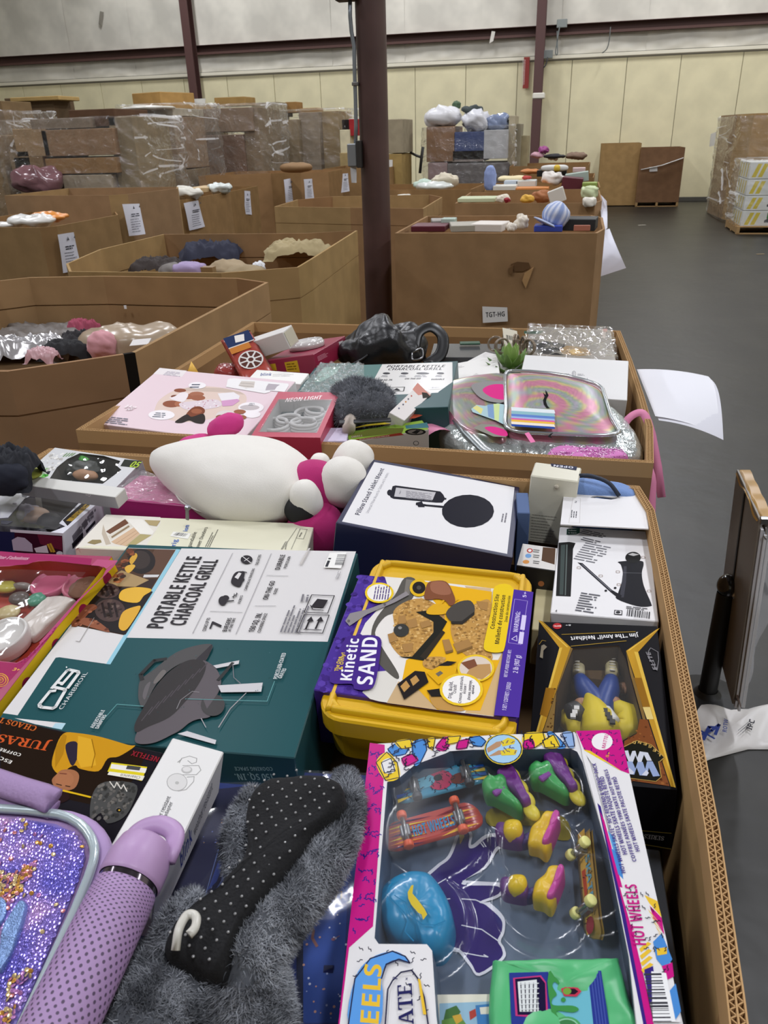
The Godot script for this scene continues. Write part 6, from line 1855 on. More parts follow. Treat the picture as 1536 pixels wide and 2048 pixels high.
	part(toy,"check_cuff",limb([Vector3(-.023,.074,.009),Vector3(-.03,.074,.016)],[.0130,.0140]),M("#2a2a2c",.40))
	part(toy,"check_panel",limb([Vector3(.007,.077,.009),Vector3(.015,.074,.025)],[.0080,.0100]),M("#d8d6d2",.40))
	part(toy,"check_square",box(.006,.003,.006,0),M("#1b1b1d",.5),Vector3(.007,.086,.02))
	part(toy,"check_square",box(.006,.003,.006,0),M("#1b1b1d",.5),Vector3(.01,.086,.026))
	part(toy,"check_square",box(.006,.003,.006,0),M("#1b1b1d",.5),Vector3(.012,.086,.031))
	part(toy,"check_square",box(.006,.003,.006,0),M("#1b1b1d",.5),Vector3(.015,.086,.037))
	part(toy,"check_square",box(.006,.003,.006,0),M("#d8d6d2",.5),Vector3(-.025,.088,.021))
	part(toy,"check_square",box(.006,.003,.006,0),M("#d8d6d2",.5),Vector3(-.027,.088,.028))
	part(toy,"check_square",box(.006,.003,.006,0),M("#d8d6d2",.5),Vector3(-.029,.088,.034))
	part(toy,"fist",limb([Vector3(-.02,.064,-.014),Vector3(-.019,.064,-.007)],[.0090,.0100]),M("#a97a5c",.40))
	part(toy,"fist",limb([Vector3(.018,.064,-.019),Vector3(.02,.064,-.013)],[.0090,.0100]),M("#a97a5c",.40))
	var hand := thing("spare_hand","spare tan toy hand packed beside the blue trousers in the figure box","toy hand",fig.position,fig.rotation)
	var spare := part(hand, "palm", blob(0.008, 0.007, 0.009, 0.0015, 90.0, 3), M("#a97a5c", 0.4), Vector3(0.032, 0.044, -0.058))
	part(spare,"finger",tube([Vector3(-.0060,.012,.002),Vector3(-.0060,.013,.008),Vector3(-.0060,.008,.01)],.0019,6),M("#a97a5c",.4))
	part(spare,"finger",tube([Vector3(-.0020,.012,.002),Vector3(-.0020,.013,.008),Vector3(-.0020,.008,.01)],.0019,6),M("#a97a5c",.4))
	part(spare,"finger",tube([Vector3(.0020,.012,.002),Vector3(.0020,.013,.008),Vector3(.0020,.008,.01)],.0019,6),M("#a97a5c",.4))
	part(spare,"finger",tube([Vector3(.0060,.012,.002),Vector3(.0060,.013,.008),Vector3(.0060,.008,.01)],.0019,6),M("#a97a5c",.4))
	part(fig,"clear_window",box(.125,.0005,.2,0),M("#f4f4f4",.06,{"alpha": 0.015}),Vector3(0,.0918,-.005))

func limb(p: Array, r: Array) -> ArrayMesh:
	return grid(24, 14, limb_at(p, r))

func limb_at(p: Array, r: Array) -> Callable:   # a tapering round limb through points
	var c := Curve3D.new()
	for k in p.size():
		var d: Vector3 = (p[mini(k + 1, p.size() - 1)] - p[maxi(k - 1, 0)]) / 6.0
		c.add_point(p[k], -d, d)
	var long := c.get_baked_length()
	return func(u: float, v: float) -> Vector3:
		var t := clampf((v - 0.08) / 0.84, 0.0, 1.0)
		var q := c.sample_baked(t * long)
		var dir := (c.sample_baked(minf(t * long + 0.002, long)) - c.sample_baked(maxf(t * long - 0.002, 0))).normalized()
		var s := dir.cross(Vector3.UP).normalized()
		var w := s.cross(dir)
		var f := t * (r.size() - 1)
		var rad: float = lerpf(r[int(f)], r[mini(int(f) + 1, r.size() - 1)], f - int(f))
		var end := 1.0
		if v < 0.08: end = sin(v / 0.08 * PI / 2)
		if v > 0.92: end = sin((1.0 - v) / 0.08 * PI / 2)
		var over := (v - 0.08) / 0.08 * rad * 0.6 if v < 0.08 else ((v - 0.92) / 0.08 * rad * 0.6 if v > 0.92 else 0.0)
		return q + dir * over + (s * cos(TAU * u) + w * sin(TAU * u)) * rad * end

func shell(w: float, h: float, d: float, r: float) -> ArrayMesh:   # a moulded case: rounded corners, sides drawn in below the lid lip
	var o := round_rect(w, d, r, 6)
	var prof := [[0.9, 0.0], [0.93, 0.006], [0.955, h * 0.62], [0.96, h * 0.66], [1.0, h * 0.68], [1.0, h * 0.97], [0.985, h], [0.0, h]]
	var s := begin()
	s.set_smooth_group(-1)
	for k in prof.size() - 1:
		for j in o.size():
			var a := o[j]
			var b := o[(j + 1) % o.size()]
			var p: Array = prof[k]
			var q: Array = prof[k + 1]
			var out := Vector3(a.x + b.x, 0.0, -(a.y + b.y)) * 0.5 + Vector3.UP * (0.05 if k > 4 else 0.0) * (20.0 if k == 6 else 1.0)
			quad(s, Vector3(a.x * p[0], p[1], -a.y * p[0]), Vector3(b.x * p[0], p[1], -b.y * p[0]), Vector3(b.x * q[0], q[1], -b.y * q[0]), Vector3(a.x * q[0], q[1], -a.y * q[0]), out)
	return s.commit()

func frame_rim(w: float, d: float, t: float, h: float) -> ArrayMesh:   # a raised frame round the lid
	var p := []
	for q in round_rect(w - t, d - t, 0.02, 3): p.append(Vector3(q.x, 0, q.y))
	p.append(p[0])
	return tube(p, h, 8, 1.6)

func hang_tab(w: float, d: float) -> ArrayMesh:   # a card tab with a slot for a shop hook
	var s := begin()
	var slot := PackedVector2Array()
	for k in 12:
		var a := TAU * k / 12
		slot.append(Vector2(cos(a) * w * 0.17, d * 0.36 + sin(a) * 0.0055 + 0.002 * cos(a * 3.0)))
	var outer := PackedVector2Array([Vector2(-w / 2,-d / 2),Vector2(w / 2,-d / 2),Vector2(w / 2,d / 2),Vector2(-w / 2,d / 2)])
	var up := PackedVector2Array([Vector2(-w / 2,d * 0.36),slot[6],slot[5],slot[4],slot[3],slot[2],slot[1],slot[0],Vector2(w / 2,d * 0.36),Vector2(w / 2,d / 2),Vector2(-w / 2,d / 2)])
	var low := PackedVector2Array([Vector2(-w / 2,-d / 2),Vector2(w / 2,-d / 2),Vector2(w / 2,d * 0.36),slot[0],slot[11],slot[10],slot[9],slot[8],slot[7],slot[6],Vector2(-w / 2,d * 0.36)])
	var t := Transform3D(Basis(Vector3.RIGHT, Vector3.FORWARD, Vector3.UP), Vector3.ZERO)
	add_prism(s, up, t, 0.002)
	add_prism(s, low, t, 0.002)
	return s.commit()


func more_cartons() -> void:
	var pack := tray("skate_pack","big pink and white toy skate set box, its window full of bright toys","box",[-.0219,1.023,-.4367,.15,.1462,.1336,.2347,.06,.2872],M("#d8d6d6",.4),[-970,991,-858,1031,-765,1151,-431,1282,-371,1315,275,1283,713,1265,768,1224,801,1102,883,243,900,-578,861,-1143,-448,-1152,-476,-968,-517,-521,-558,-473,-930,-466,-966,-421],.045,M("#566479",.45))
	art()
	pg("#c0207e",[-1174,1451,-1015,1417,-1004,1009,-986,-331,-1158,-492,-1166,-1052,-1177,-1052])
	squiggles("#3a2a8a",[-1161,1427,-1024,1406,-1012,975,-980,-307,-1135,-435],70,46.0,9.2,3)
	pg("#dcdada",[-985,-339,-968,-437,-929,-469,-558,-477,-522,-520,-481,-968,-451,-1152,-1168,-1158,-1158,-492])
	squiggles("#2a2a3a",[-1129,-483,-557,-505,-528,-969,-603,-969,-812,-564,-959,-547,-1099,-757],36,42.1,6.5,5)
	pg("#dcdada",[-1025,1418,-697,1447,-10,1464,773,1447,777,1254,713,1270,275,1288,-55,1307,-411,1302,-688,1199,-858,1031,-984,1001])
	sg("#4a86c8",[-991,1366,-882,1447,-777,1402,-813,1293,-933,1276])
	ln("#2a2a3c",9,[-991,1366,-882,1447,-777,1402,-813,1293,-933,1276,-991,1366])
	sg("#e0c030",[-924,1449,-780,1465,-735,1375,-857,1357])
	ln("#2a2a3c",9,[-924,1449,-780,1465,-735,1375,-857,1357,-924,1449])
	sg("#e0c030",[-1091,1213,-998,1329,-888,1201,-858,1035,-985,1008])
	ln("#2a2a3c",9,[-1091,1213,-998,1329,-888,1201,-858,1035,-985,1008,-1091,1213])
	sg("#dcdada",[-1040,1210,-952,1253,-902,1107,-1001,1090])
	ln("#2a2a3c",9,[-1040,1210,-952,1253,-902,1107,-1001,1090,-1040,1210])
	sg("#4a86c8",[-757,1413,-636,1456,-612,1330,-667,1188,-726,1168])
	ln("#2a2a3c",9,[-757,1413,-636,1456,-612,1330,-667,1188,-726,1168,-757,1413])
	sg("#c0207e",[-850,1247,-752,1290,-688,1213,-805,1149])
	ln("#2a2a3c",9,[-850,1247,-752,1290,-688,1213,-805,1149,-850,1247])
	sg("#e0c030",[-616,1454,-534,1461,-551,1326,-592,1353])
	ln("#2a2a3c",9,[-616,1454,-534,1461,-551,1326,-592,1353,-616,1454])
	sg("#c0207e",[-532,1349,-453,1468,-372,1438,-431,1306])
	ln("#2a2a3c",9,[-532,1349,-453,1468,-372,1438,-431,1306,-532,1349])
	sg("#4a86c8",[-210,1440,-110,1458,-52,1392,-93,1333,-172,1351])
	ln("#2a2a3c",9,[-210,1440,-110,1458,-52,1392,-93,1333,-172,1351,-210,1440])
	sg("#e0c030",[-412,1466,-291,1470,-311,1397,-412,1378])
	ln("#2a2a3c",9,[-412,1466,-291,1470,-311,1397,-412,1378,-412,1466])
	sg("#c0207e",[-311,1409,-211,1427,-232,1325,-331,1317])
	ln("#2a2a3c",9,[-311,1409,-211,1427,-232,1325,-331,1317,-311,1409])
	sg("#e0c030",[307,1455,483,1455,493,1356,391,1286,296,1309])
	ln("#2a2a3c",9,[307,1455,483,1455,493,1356,391,1286,296,1309,307,1455])
	sg("#c0207e",[300,1369,380,1388,391,1286,291,1287])
	ln("#2a2a3c",9,[300,1369,380,1388,391,1286,291,1287,300,1369])
	sg("#4a86c8",[521,1440,580,1448,677,1284,581,1274])
	ln("#2a2a3c",9,[521,1440,580,1448,677,1284,581,1274,521,1440])
	sg("#e0c030",[474,1357,577,1424,620,1281,486,1280])
	ln("#2a2a3c",9,[474,1357,577,1424,620,1281,486,1280,474,1357])
	sg("#8aa6d0",[655,1431,752,1437,752,1279,695,1276])
	ln("#2a2a3c",9,[655,1431,752,1437,752,1279,695,1276,655,1431])
	squiggles("#2a2a3c",[-1025,1418,-697,1447,-10,1464,773,1447,777,1254,713,1270,275,1288,-55,1307,-411,1302,-688,1199,-858,1031,-984,1001],90,68.6,9.1,12)
	pg("#c0207e",[783,1451,1180,1439,1180,955,1092,1003,809,1242])
	squiggles("#3a2a6a",[788,1442,1180,1435,1176,977,1094,1018,811,1252],26,35.7,7.1,6)
	pg("#e0c030",[806,1242,883,1218,1106,999,1056,965,845,1163])
	pg("#4a86c8",[987,1098,1092,1003,1100,963,1006,1023])
	squiggles("#2a2a3c",[809,1238,1106,999,1085,964,844,1154],14,34.5,5.2,7)
	el("#e6e2e2",1002,1315,99,90,52)
	tx("#c0307e","MATTEL",1017,1233,70.9,170,32)
	tx("#e0a040","5+",1026,1133,57.7,60,25)
	pg("#dcdada",[788,1442,809,1242,807,1166,884,244,903,-580,873,-1051,929,-1051,943,-581,931,243,862,1068])
	pg("#dcdada",[809,1242,1091,1000,1179,951,1181,-178,1140,-163,938,-76,928,350,911,992,845,1163])
	pg("#3a2a78",[866,677,889,643,929,-279,940,-1051,918,-1051,900,-225])
	pg("#c0207e",[875,593,898,510,967,-344,985,-1051,940,-1051,929,-279])
	pg("#5f9ad0",[911,414,955,349,956,108,931,198])
	pg("#4a86c8",[913,258,971,196,963,-7,931,37])
	pg("#dcdada",[945,-35,1002,-8,1015,-78,959,-105])
	pg("#dcdada",[926,-69,1145,-136,1181,-178,1184,-486,1161,-1008,994,-1009,966,-483])
	pg("#e0b838",[1094,-135,1180,-184,1185,-309,1119,-203])
	pg("#c0207e",[1117,-216,1184,-312,1177,-436,1123,-308])
	pg("#e0b838",[1099,-242,1168,-360,1108,-272])
	pg("#e0b838",[1108,-285,1169,-391,1117,-313])
	pg("#e0b838",[1117,-326,1170,-421,1126,-355])
	pg("#e0b838",[1126,-367,1171,-451,1135,-396])
	pg("#e0b838",[1135,-408,1172,-481,1144,-436])
	pg("#e0b838",[982,-533,1051,-484,1073,-497,991,-557])
	pg("#e0b838",[977,-581,1047,-533,1068,-546,987,-605])
	pg("#e0b838",[973,-629,1042,-582,1063,-594,983,-652])
	pg("#e0b838",[969,-676,1037,-629,1059,-641,979,-699])
	pg("#4a86c8",[1088,-485,1161,-424,1194,-607,1131,-677,1087,-606])
	pg("#c0207e",[1113,-653,1189,-630,1180,-723,1128,-746])
	pg("#3a2a78",[990,-676,1054,-653,1040,-836,981,-902])
	pg("#e0b838",[1102,-534,1176,-523,1166,-571,1098,-582])
	pg("#4a86c8",[1109,-836,1181,-769,1176,-945,1117,-1008])
	pg("#e6e6e6",[1035,-688,1132,-700,1128,-1008,982,-1009])
	bars("#3c3c44",1099,-1008,90.5,308,112,9)
	tx("#4a3a86","HOT WHEELS SKATE™ 90'S REWIND & GRIND™ PACK",989,43,94.3,1035,33)
	tx("#4a3a86","HOT WHEELS SKATE PAQUETE RETRO",1030,198,95.6,739,36)
	tx("#4a3a86","COFFRET ANNÉES 1990 SKATE HOT WHEELS",1088,136,95.8,873,31)
	tx("#4a3a86","HOT WHEELS SKATE PACOTE RETRÔ",1130,220,95.6,707,33)
	tx("#c0207e","HOT WHEELS",1036,-508,88.1,454,87)
	squiggles("#2a2a3c",[926,-69,1145,-136,1184,-486,1180,-723,1061,-676,966,-483],30,34.9,5.4,16)
	sg("#5a96d6",[-1097,-1031,-1083,-727,-980,-585,-814,-533,-715,-572,-677,-620,-762,-592,-855,-627,-883,-728,-862,-858,-882,-1050])
	ln("#2a2a44",10,[-1097,-1031,-1083,-727,-980,-585,-814,-533,-715,-572,-677,-620,-762,-592,-855,-627,-883,-728])
	tx("#e0b838","EELS",-880,-1030,91.0,398,134,"bold",.10)
	ln("#2a2a44",11,[-832,-1050,-830,-801,-800,-743,-740,-685,-662,-671,-613,-730,-562,-858,-526,-1049])
	tx("#2a2858","ATE",-630,-1029,95.8,269,106,"serifbold")
	pg("#e0b838",[-613,-730,-594,-737,-543,-969,-566,-969])
	tx("#2a2858","x",-690,-743,84.7,21,18)
	tx("#2a2858","R",-765,-736,93.5,24,34,"serifbold")
	el("#dcc23a",108,1279,179,176,124)
	el("#2a2a3c",108,1279,170,168,144)
	el("#9fc4de",108,1279,161,159,140)
	pg("#b08a6a",[-45,1294,46,1361,105,1369,82,1310,-37,1241])
	pg("#b08a6a",[-39,1198,61,1263,100,1261,88,1214])
	pg("#d9c23a",[85,1359,156,1403,223,1374,210,1326,102,1304])
	pg("#d9c23a",[80,1250,149,1282,234,1253,212,1202,87,1202])
	squiggles("#4a2a6a",[96,1382,223,1374,222,1206,88,1214],8,35.1,6.6,3)
	done(pack,"printed_frame",side(.2347,.06,.2872,"t"),.30,.18)
	art()
	sg("#d9d9e2",[-678,266,-571,419,-460,515,-384,720,-345,765,-278,775,-240,714,-248,610,-117,710,34,704,102,578,-10,561,-127,386,-312,275,-7,249,-12,138,-155,82,-102,76,5,-42,4,-162,-30,-237,-3,-295,-12,-376,-205,-501,-286,-421,-386,-307,-522,-289,-696,-237])
	sg("#2f1d66",[-659,246,-552,398,-437,498,-361,702,-334,735,-288,746,-265,705,-275,591,-215,589,-109,676,14,673,65,579,-28,586,-145,402,-330,272,-294,237,-35,221,-32,153,-190,90,-138,59,-21,-59,-17,-153,-55,-232,-24,-298,-36,-368,-208,-479,-269,-406,-369,-291,-522,-273,-679,-220])
	pg("#d2b23a",[-361,719,-326,760,-311,696,-350,624])
	ln("#d9d9e2",9,[-330,276,-15,249])
	ln("#d9d9e2",9,[-340,117,-225,106,-155,75,-102,81])
	ln("#d9d9e2",9,[-342,-105,-179,-142,-47,-237])
	ln("#d9d9e2",8,[-420,-307,-201,-350,-135,-359,-168,-342])
	ln("#d9d9e2",9,[-567,244,-476,299])
	ln("#d9d9e2",9,[-529,112,-439,120])
	ln("#d9d9e2",10,[-167,628,-140,586])
	ln("#d9d9e2",10,[-147,638,-121,589])
	sg("#8a7d2a",[-69,968,278,952,590,851,621,641,476,646,302,778,-76,793])
	squiggles("#6a7890",[-1045,1246,768,1537,856,-336,-452,-484],10,31.5,4.5,2)
	done(pack,"printed_backing",Transform3D(Basis(Vector3.RIGHT,Vector3.FORWARD,Vector3.UP),Vector3(0,.0169,0)),.4)
	var deck1 := thing("finger_skateboard","blue and yellow splash painted toy skateboard, wheels up","toy skateboard",pack.position,pack.rotation)
	skate(deck1, Vector3(-0.051, 0.038, -0.115), 0.256, 0.0922, 0.0300, 0.00, "#3f8fae", "#33363a", 0)
	var deck2 := thing("finger_skateboard","red flame painted toy skateboard with orange wheels","toy skateboard",pack.position,pack.rotation)
	skate(deck2, Vector3(-0.057, 0.038, -0.067), 0.264, 0.0912, 0.0300, 0.00, "#a8382e", "#d2562e", 1)
	var deck3 := thing("finger_skateboard","tan toy skateboard standing on its edge beside the shoes","toy skateboard",pack.position,pack.rotation)
	skate(deck3, Vector3(0.07, 0.038, -0.014), -1.616, 0.0922, 0.0220, 1.00, "#a8873e", "#e0dc8a", 2)
	var skate1 := thing("roller_skate","green and purple toy roller skate, the one nearer the boards","toy skate",pack.position,pack.rotation)
	part(skate1,"boot",puff(PackedVector2Array([Vector2(-.0117,.1035),Vector2(-.0062,.1105),Vector2(-.0004,.1086),Vector2(.0066,.1117),Vector2(.0112,.1069),Vector2(.0135,.0955),Vector2(.0186,.0865),Vector2(.0236,.0777),Vector2(.0188,.0754),Vector2(.0098,.0815),Vector2(-.0021,.0896),Vector2(-.0087,.0921)]),.022,.008,3),M("#3f9e54",.35),Vector3(0,.0300,0))
	part(skate1,"chassis",puff(PackedVector2Array([Vector2(.0028,.1130),Vector2(.0079,.1174),Vector2(.0149,.1206),Vector2(.0204,.1133),Vector2(.0252,.0994),Vector2(.0289,.0860),Vector2(.0312,.0795),Vector2(.0254,.0766),Vector2(.0196,.0865),Vector2(.0135,.0955),Vector2(.0081,.1025)]),.016,.005,5),M("#6a2a7e",.4),Vector3(0,.0380,0))
	part(skate1,"wheel",blob(.0062,.005,.0095,0,5,1),M("#d3c23a",.4),Vector3(.017,.038,-.113),Vector3(0,.5,0))
	part(skate1,"wheel",blob(.0062,.005,.0095,0,5,1),M("#d3c23a",.4),Vector3(.023,.038,-.1),Vector3(0,.5,0))
	part(skate1,"wheel",blob(.0062,.005,.0095,0,5,1),M("#d3c23a",.4),Vector3(.028,.038,-.087),Vector3(0,.5,0))
	part(skate1,"wheel",blob(.0062,.005,.0095,0,5,1),M("#d3c23a",.4),Vector3(.031,.038,-.074),Vector3(0,.5,0))
	part(skate1,"buckle",box(.012,.004,.006,.001),M("#7a358e",.4),Vector3(.004,.048,-.092),Vector3(0,.6,0))
	var skate2 := thing("roller_skate","green and purple toy roller skate at the window corner","toy skate",pack.position,pack.rotation)
	part(skate2,"boot",puff(PackedVector2Array([Vector2(.0315,.1169),Vector2(.0374,.1240),Vector2(.0430,.1221),Vector2(.0502,.1252),Vector2(.0545,.1203),Vector2(.0562,.1087),Vector2(.0609,.0995),Vector2(.0654,.0905),Vector2(.0605,.0881),Vector2(.0518,.0944),Vector2(.0404,.1027),Vector2(.0339,.1053)]),.022,.008,3),M("#3f9e54",.35),Vector3(0,.0300,0))
	part(skate2,"chassis",puff(PackedVector2Array([Vector2(.0464,.1266),Vector2(.0517,.1311),Vector2(.0589,.1342),Vector2(.0639,.1268),Vector2(.0681,.1126),Vector2(.0711,.0990),Vector2(.0731,.0923),Vector2(.0671,.0893),Vector2(.0618,.0994),Vector2(.0562,.1087),Vector2(.0512,.1158)]),.016,.005,5),M("#6a2a7e",.4),Vector3(0,.0380,0))
	part(skate2,"wheel",blob(.0062,.005,.0095,0,5,1),M("#d3c23a",.4),Vector3(.061,.038,-.126),Vector3(0,.5,0))
	part(skate2,"wheel",blob(.0062,.005,.0095,0,5,1),M("#d3c23a",.4),Vector3(.065,.038,-.113),Vector3(0,.5,0))
	part(skate2,"wheel",blob(.0062,.005,.0095,0,5,1),M("#d3c23a",.4),Vector3(.069,.038,-.1),Vector3(0,.5,0))
	part(skate2,"wheel",blob(.0062,.005,.0095,0,5,1),M("#d3c23a",.4),Vector3(.072,.038,-.087),Vector3(0,.5,0))
	part(skate2,"buckle",box(.012,.004,.006,.001),M("#7a358e",.4),Vector3(.046,.048,-.105),Vector3(0,.6,0))
	var shoe1 := thing("toy_boot","yellow toy boot with pink sole and purple ankle band, upper one","toy boot",pack.position,pack.rotation)
	part(shoe1,"boot",puff(PackedVector2Array([Vector2(.0260,.0479),Vector2(.0295,.0578),Vector2(.0373,.0646),Vector2(.0436,.0726),Vector2(.0536,.0722),Vector2(.0542,.0660),Vector2(.0477,.0501),Vector2(.0419,.0367),Vector2(.0382,.0345),Vector2(.0333,.0389),Vector2(.0260,.0414)]),.02,.007,3),M("#d9b31c",.35),Vector3(0,.0300,0))
	part(shoe1,"sole",puff(PackedVector2Array([Vector2(.0495,.0682),Vector2(.0538,.0691),Vector2(.0539,.0629),Vector2(.0464,.0462),Vector2(.0412,.0386),Vector2(.0372,.0397),Vector2(.0412,.0484)]),.024,.004,5),M("#b93f92",.35),Vector3(0,.0300,0))
	part(shoe1,"leg_print",puff(PackedVector2Array([Vector2(.0210,.0540),Vector2(.0284,.0558),Vector2(.0272,.0478),Vector2(.0196,.0461)]),.012,.003,5),M("#2f1d66",.4),Vector3(0,.0300,0))
	part(shoe1,"ankle_band",puff(PackedVector2Array([Vector2(-.0010,.0620),Vector2(.0025,.0656),Vector2(.0135,.0639),Vector2(.0215,.0611),Vector2(.0226,.0510),Vector2(.0195,.0455),Vector2(.0106,.0464),Vector2(.0008,.0498),Vector2(-.0017,.0559)]),.018,.006,5),M("#5a2a72",.45),Vector3(0,.0300,0))
	part(shoe1,"knee_pad",puff(PackedVector2Array([Vector2(.0068,.0606),Vector2(.0116,.0640),Vector2(.0198,.0622),Vector2(.0221,.0560),Vector2(.0188,.0481),Vector2(.0106,.0464),Vector2(.0057,.0506)]),.026,.009,5),M("#d9b81c",.3),Vector3(0,.0300,0))
	var shoe2 := thing("toy_boot","yellow toy boot with pink sole and purple ankle band, lower one","toy boot",pack.position,pack.rotation)
	part(shoe2,"boot",puff(PackedVector2Array([Vector2(.0260,-.0001),Vector2(.0293,.0087),Vector2(.0367,.0148),Vector2(.0425,.0220),Vector2(.0519,.0217),Vector2(.0525,.0162),Vector2(.0464,.0021),Vector2(.0410,-.0099),Vector2(.0375,-.0119),Vector2(.0329,-.0081),Vector2(.0260,-.0059)]),.02,.007,3),M("#d9b31c",.35),Vector3(0,.0300,0))
	part(shoe2,"sole",puff(PackedVector2Array([Vector2(.0481,.0181),Vector2(.0521,.0189),Vector2(.0522,.0135),Vector2(.0452,-.0014),Vector2(.0403,-.0082),Vector2(.0366,-.0073),Vector2(.0404,.0005)]),.024,.004,5),M("#b93f92",.35),Vector3(0,.0300,0))
	part(shoe2,"leg_print",puff(PackedVector2Array([Vector2(.0213,.0053),Vector2(.0283,.0069),Vector2(.0272,-.0001),Vector2(.0200,-.0017)]),.012,.003,5),M("#2f1d66",.4),Vector3(0,.0300,0))
	part(shoe2,"ankle_band",puff(PackedVector2Array([Vector2(.0006,.0121),Vector2(.0039,.0153),Vector2(.0142,.0139),Vector2(.0218,.0115),Vector2(.0228,.0026),Vector2(.0199,-.0023),Vector2(.0115,-.0016),Vector2(.0023,.0013),Vector2(-.0000,.0067)]),.018,.006,5),M("#5a2a72",.45),Vector3(0,.0300,0))
	part(shoe2,"knee_pad",puff(PackedVector2Array([Vector2(.0080,.0110),Vector2(.0125,.0139),Vector2(.0202,.0125),Vector2(.0223,.0070),Vector2(.0192,.0000),Vector2(.0115,-.0016),Vector2(.0069,.0020)]),.026,.009,5),M("#d9b81c",.3),Vector3(0,.0300,0))
	var pod := thing("blue_case","rounded bright blue plastic case with a yellow flame mark","case",pack.position,pack.rotation)
	part(pod,"case_shell",puff(PackedVector2Array([Vector2(-.1027,.0077),Vector2(-.0912,.0195),Vector2(-.0768,.0245),Vector2(-.0622,.0241),Vector2(-.0530,.0167),Vector2(-.0439,.0019),Vector2(-.0390,-.0157),Vector2(-.0412,-.0307),Vector2(-.0486,-.0412),Vector2(-.0603,-.0410),Vector2(-.0673,-.0320),Vector2(-.0810,-.0310),Vector2(-.0936,-.0233),Vector2(-.0999,-.0094)]),.034,.014,7),M("#1f86b4",.3),Vector3(0,.0140,0))
	art()
	pg("#d2b82a",[-739,-22,-711,36,-693,39,-699,-32,-653,-86,-600,-156,-573,-207,-605,-249,-618,-206,-649,-189,-703,-128,-731,-75])
	ln("#19709a",9,[-870,62,-908,-27,-889,-54,-760,-187,-723,-238,-744,-337,-674,-411])
	ln("#19709a",7,[-846,-46,-756,-101,-717,-205,-612,-282,-512,-292,-429,-260])
	done(pod,"flame_mark",Transform3D(Basis(Vector3.RIGHT,Vector3.FORWARD,Vector3.UP),Vector3(0,.0530,0)),.3)
	var radio := thing("green_toy_case","green toy case printed like a boom box with dripping slime","toy case",pack.position,pack.rotation)
	part(radio,"case_shell",puff(PackedVector2Array([Vector2(-.0086,-.0595),Vector2(-.0040,-.0550),Vector2(.0211,-.0539),Vector2(.0521,-.0533),Vector2(.0811,-.0532),Vector2(.0838,-.0563),Vector2(.0866,-.0813),Vector2(.0877,-.1064),Vector2(.0383,-.1074),Vector2(-.0087,-.1084)]),.03,.008,0),M("#4fae70",.35),Vector3(0,.0240,0))
	art()
	pg("#6ab0c0",[44,-656,698,-646,700,-1135,38,-1140])
	pg("#2c3a86",[44,-656,325,-651,329,-983,292,-1138,38,-1140])
	pg("#2c3a86",[604,-650,698,-646,700,-1135,590,-1135])
	ln("#46559e",7,[623,-653,617,-1135])
	ln("#46559e",7,[644,-653,637,-1135])
	ln("#46559e",7,[664,-653,656,-1135])
	ln("#46559e",7,[685,-653,675,-1135])
	pg("#b83a74",[70,-693,270,-676,303,-723,297,-943,259,-957,72,-944])
	pg("#1d1a3a",[84,-700,263,-687,295,-730,283,-937,87,-937])
	pg("#d6dad9",[101,-719,238,-705,234,-917,103,-917])
	ln("#2c2c3a",7,[123,-729,121,-914])
	ln("#2c2c3a",7,[153,-729,146,-914])
	ln("#2c2c3a",7,[183,-729,170,-914])
	ln("#2c2c3a",7,[213,-729,195,-914])
	ln("#2c2c3a",7,[243,-730,220,-914])
	ln("#d6dad9",6,[115,-736,250,-731])
	ln("#d6dad9",6,[113,-770,247,-765])
	ln("#d6dad9",6,[111,-804,244,-799])
	ln("#d6dad9",6,[108,-837,241,-832])
	ln("#d6dad9",6,[106,-871,239,-865])
	ln("#d6dad9",6,[104,-903,236,-898])
	sg("#3f8a48",[329,-654,556,-652,560,-681,492,-692,416,-709,390,-740,363,-723,345,-751,369,-807,336,-835,340,-876,469,-879,509,-903,464,-923,357,-914,366,-963,329,-977])
	el("#3f8a48",411,-841,17,15,-150)
	pg("#b83a50",[402,-772,426,-751,514,-755,542,-787,505,-821,419,-818])
	pg("#2a1a2a",[424,-768,497,-769,521,-788,493,-807,423,-805])
	el("#6f9a3e",444,-786,29,22,-171)
	el("#4f9a5e",412,-1022,102,73,-172)
	el("#8ac0a0",412,-1022,85,61,-172)
	el("#3f7a4a",412,-1022,76,53,-172)
	done(radio,"printed_front",Transform3D(Basis(Vector3.RIGHT,Vector3.FORWARD,Vector3.UP),Vector3(0,.0545,0)),.35)
	var cardlet := thing("picture_card","small cream-edged picture card standing beside the green toy case","card",pack.position,pack.rotation)
	part(cardlet,"card",prism(PackedVector2Array([Vector2(-.0500,-.0752),Vector2(-.0049,-.0749),Vector2(-.0050,-.1084),Vector2(-.0486,-.1087)]),.003,Transform3D(Basis(Vector3.RIGHT,Vector3.FORWARD,Vector3.UP),Vector3(0,.0400,0))),M("#d9d6c4",.5))
	art()
	pg("#8fb4c8",[-478,-813,-87,-799,-84,-1097,-474,-1100])
	pg("#3f6a34",[-432,-855,-355,-827,-324,-869,-385,-952,-461,-980])
	pg("#5f8a3e",[-461,-925,-324,-897,-265,-979,-296,-1085,-459,-1087])
	pg("#c9a03a",[-385,-897,-324,-883,-310,-925,-355,-952])
	pg("#a83a2e",[-263,-869,-217,-848,-211,-897,-257,-925])
	pg("#3a78b0",[-217,-827,-87,-813,-86,-978,-205,-952])
	pg("#d9d6c4",[-187,-841,-103,-834,-100,-883,-180,-886])
	done(cardlet,"printed_picture",Transform3D(Basis(Vector3.RIGHT,Vector3.FORWARD,Vector3.UP),Vector3(0,.0433,0)),.4)
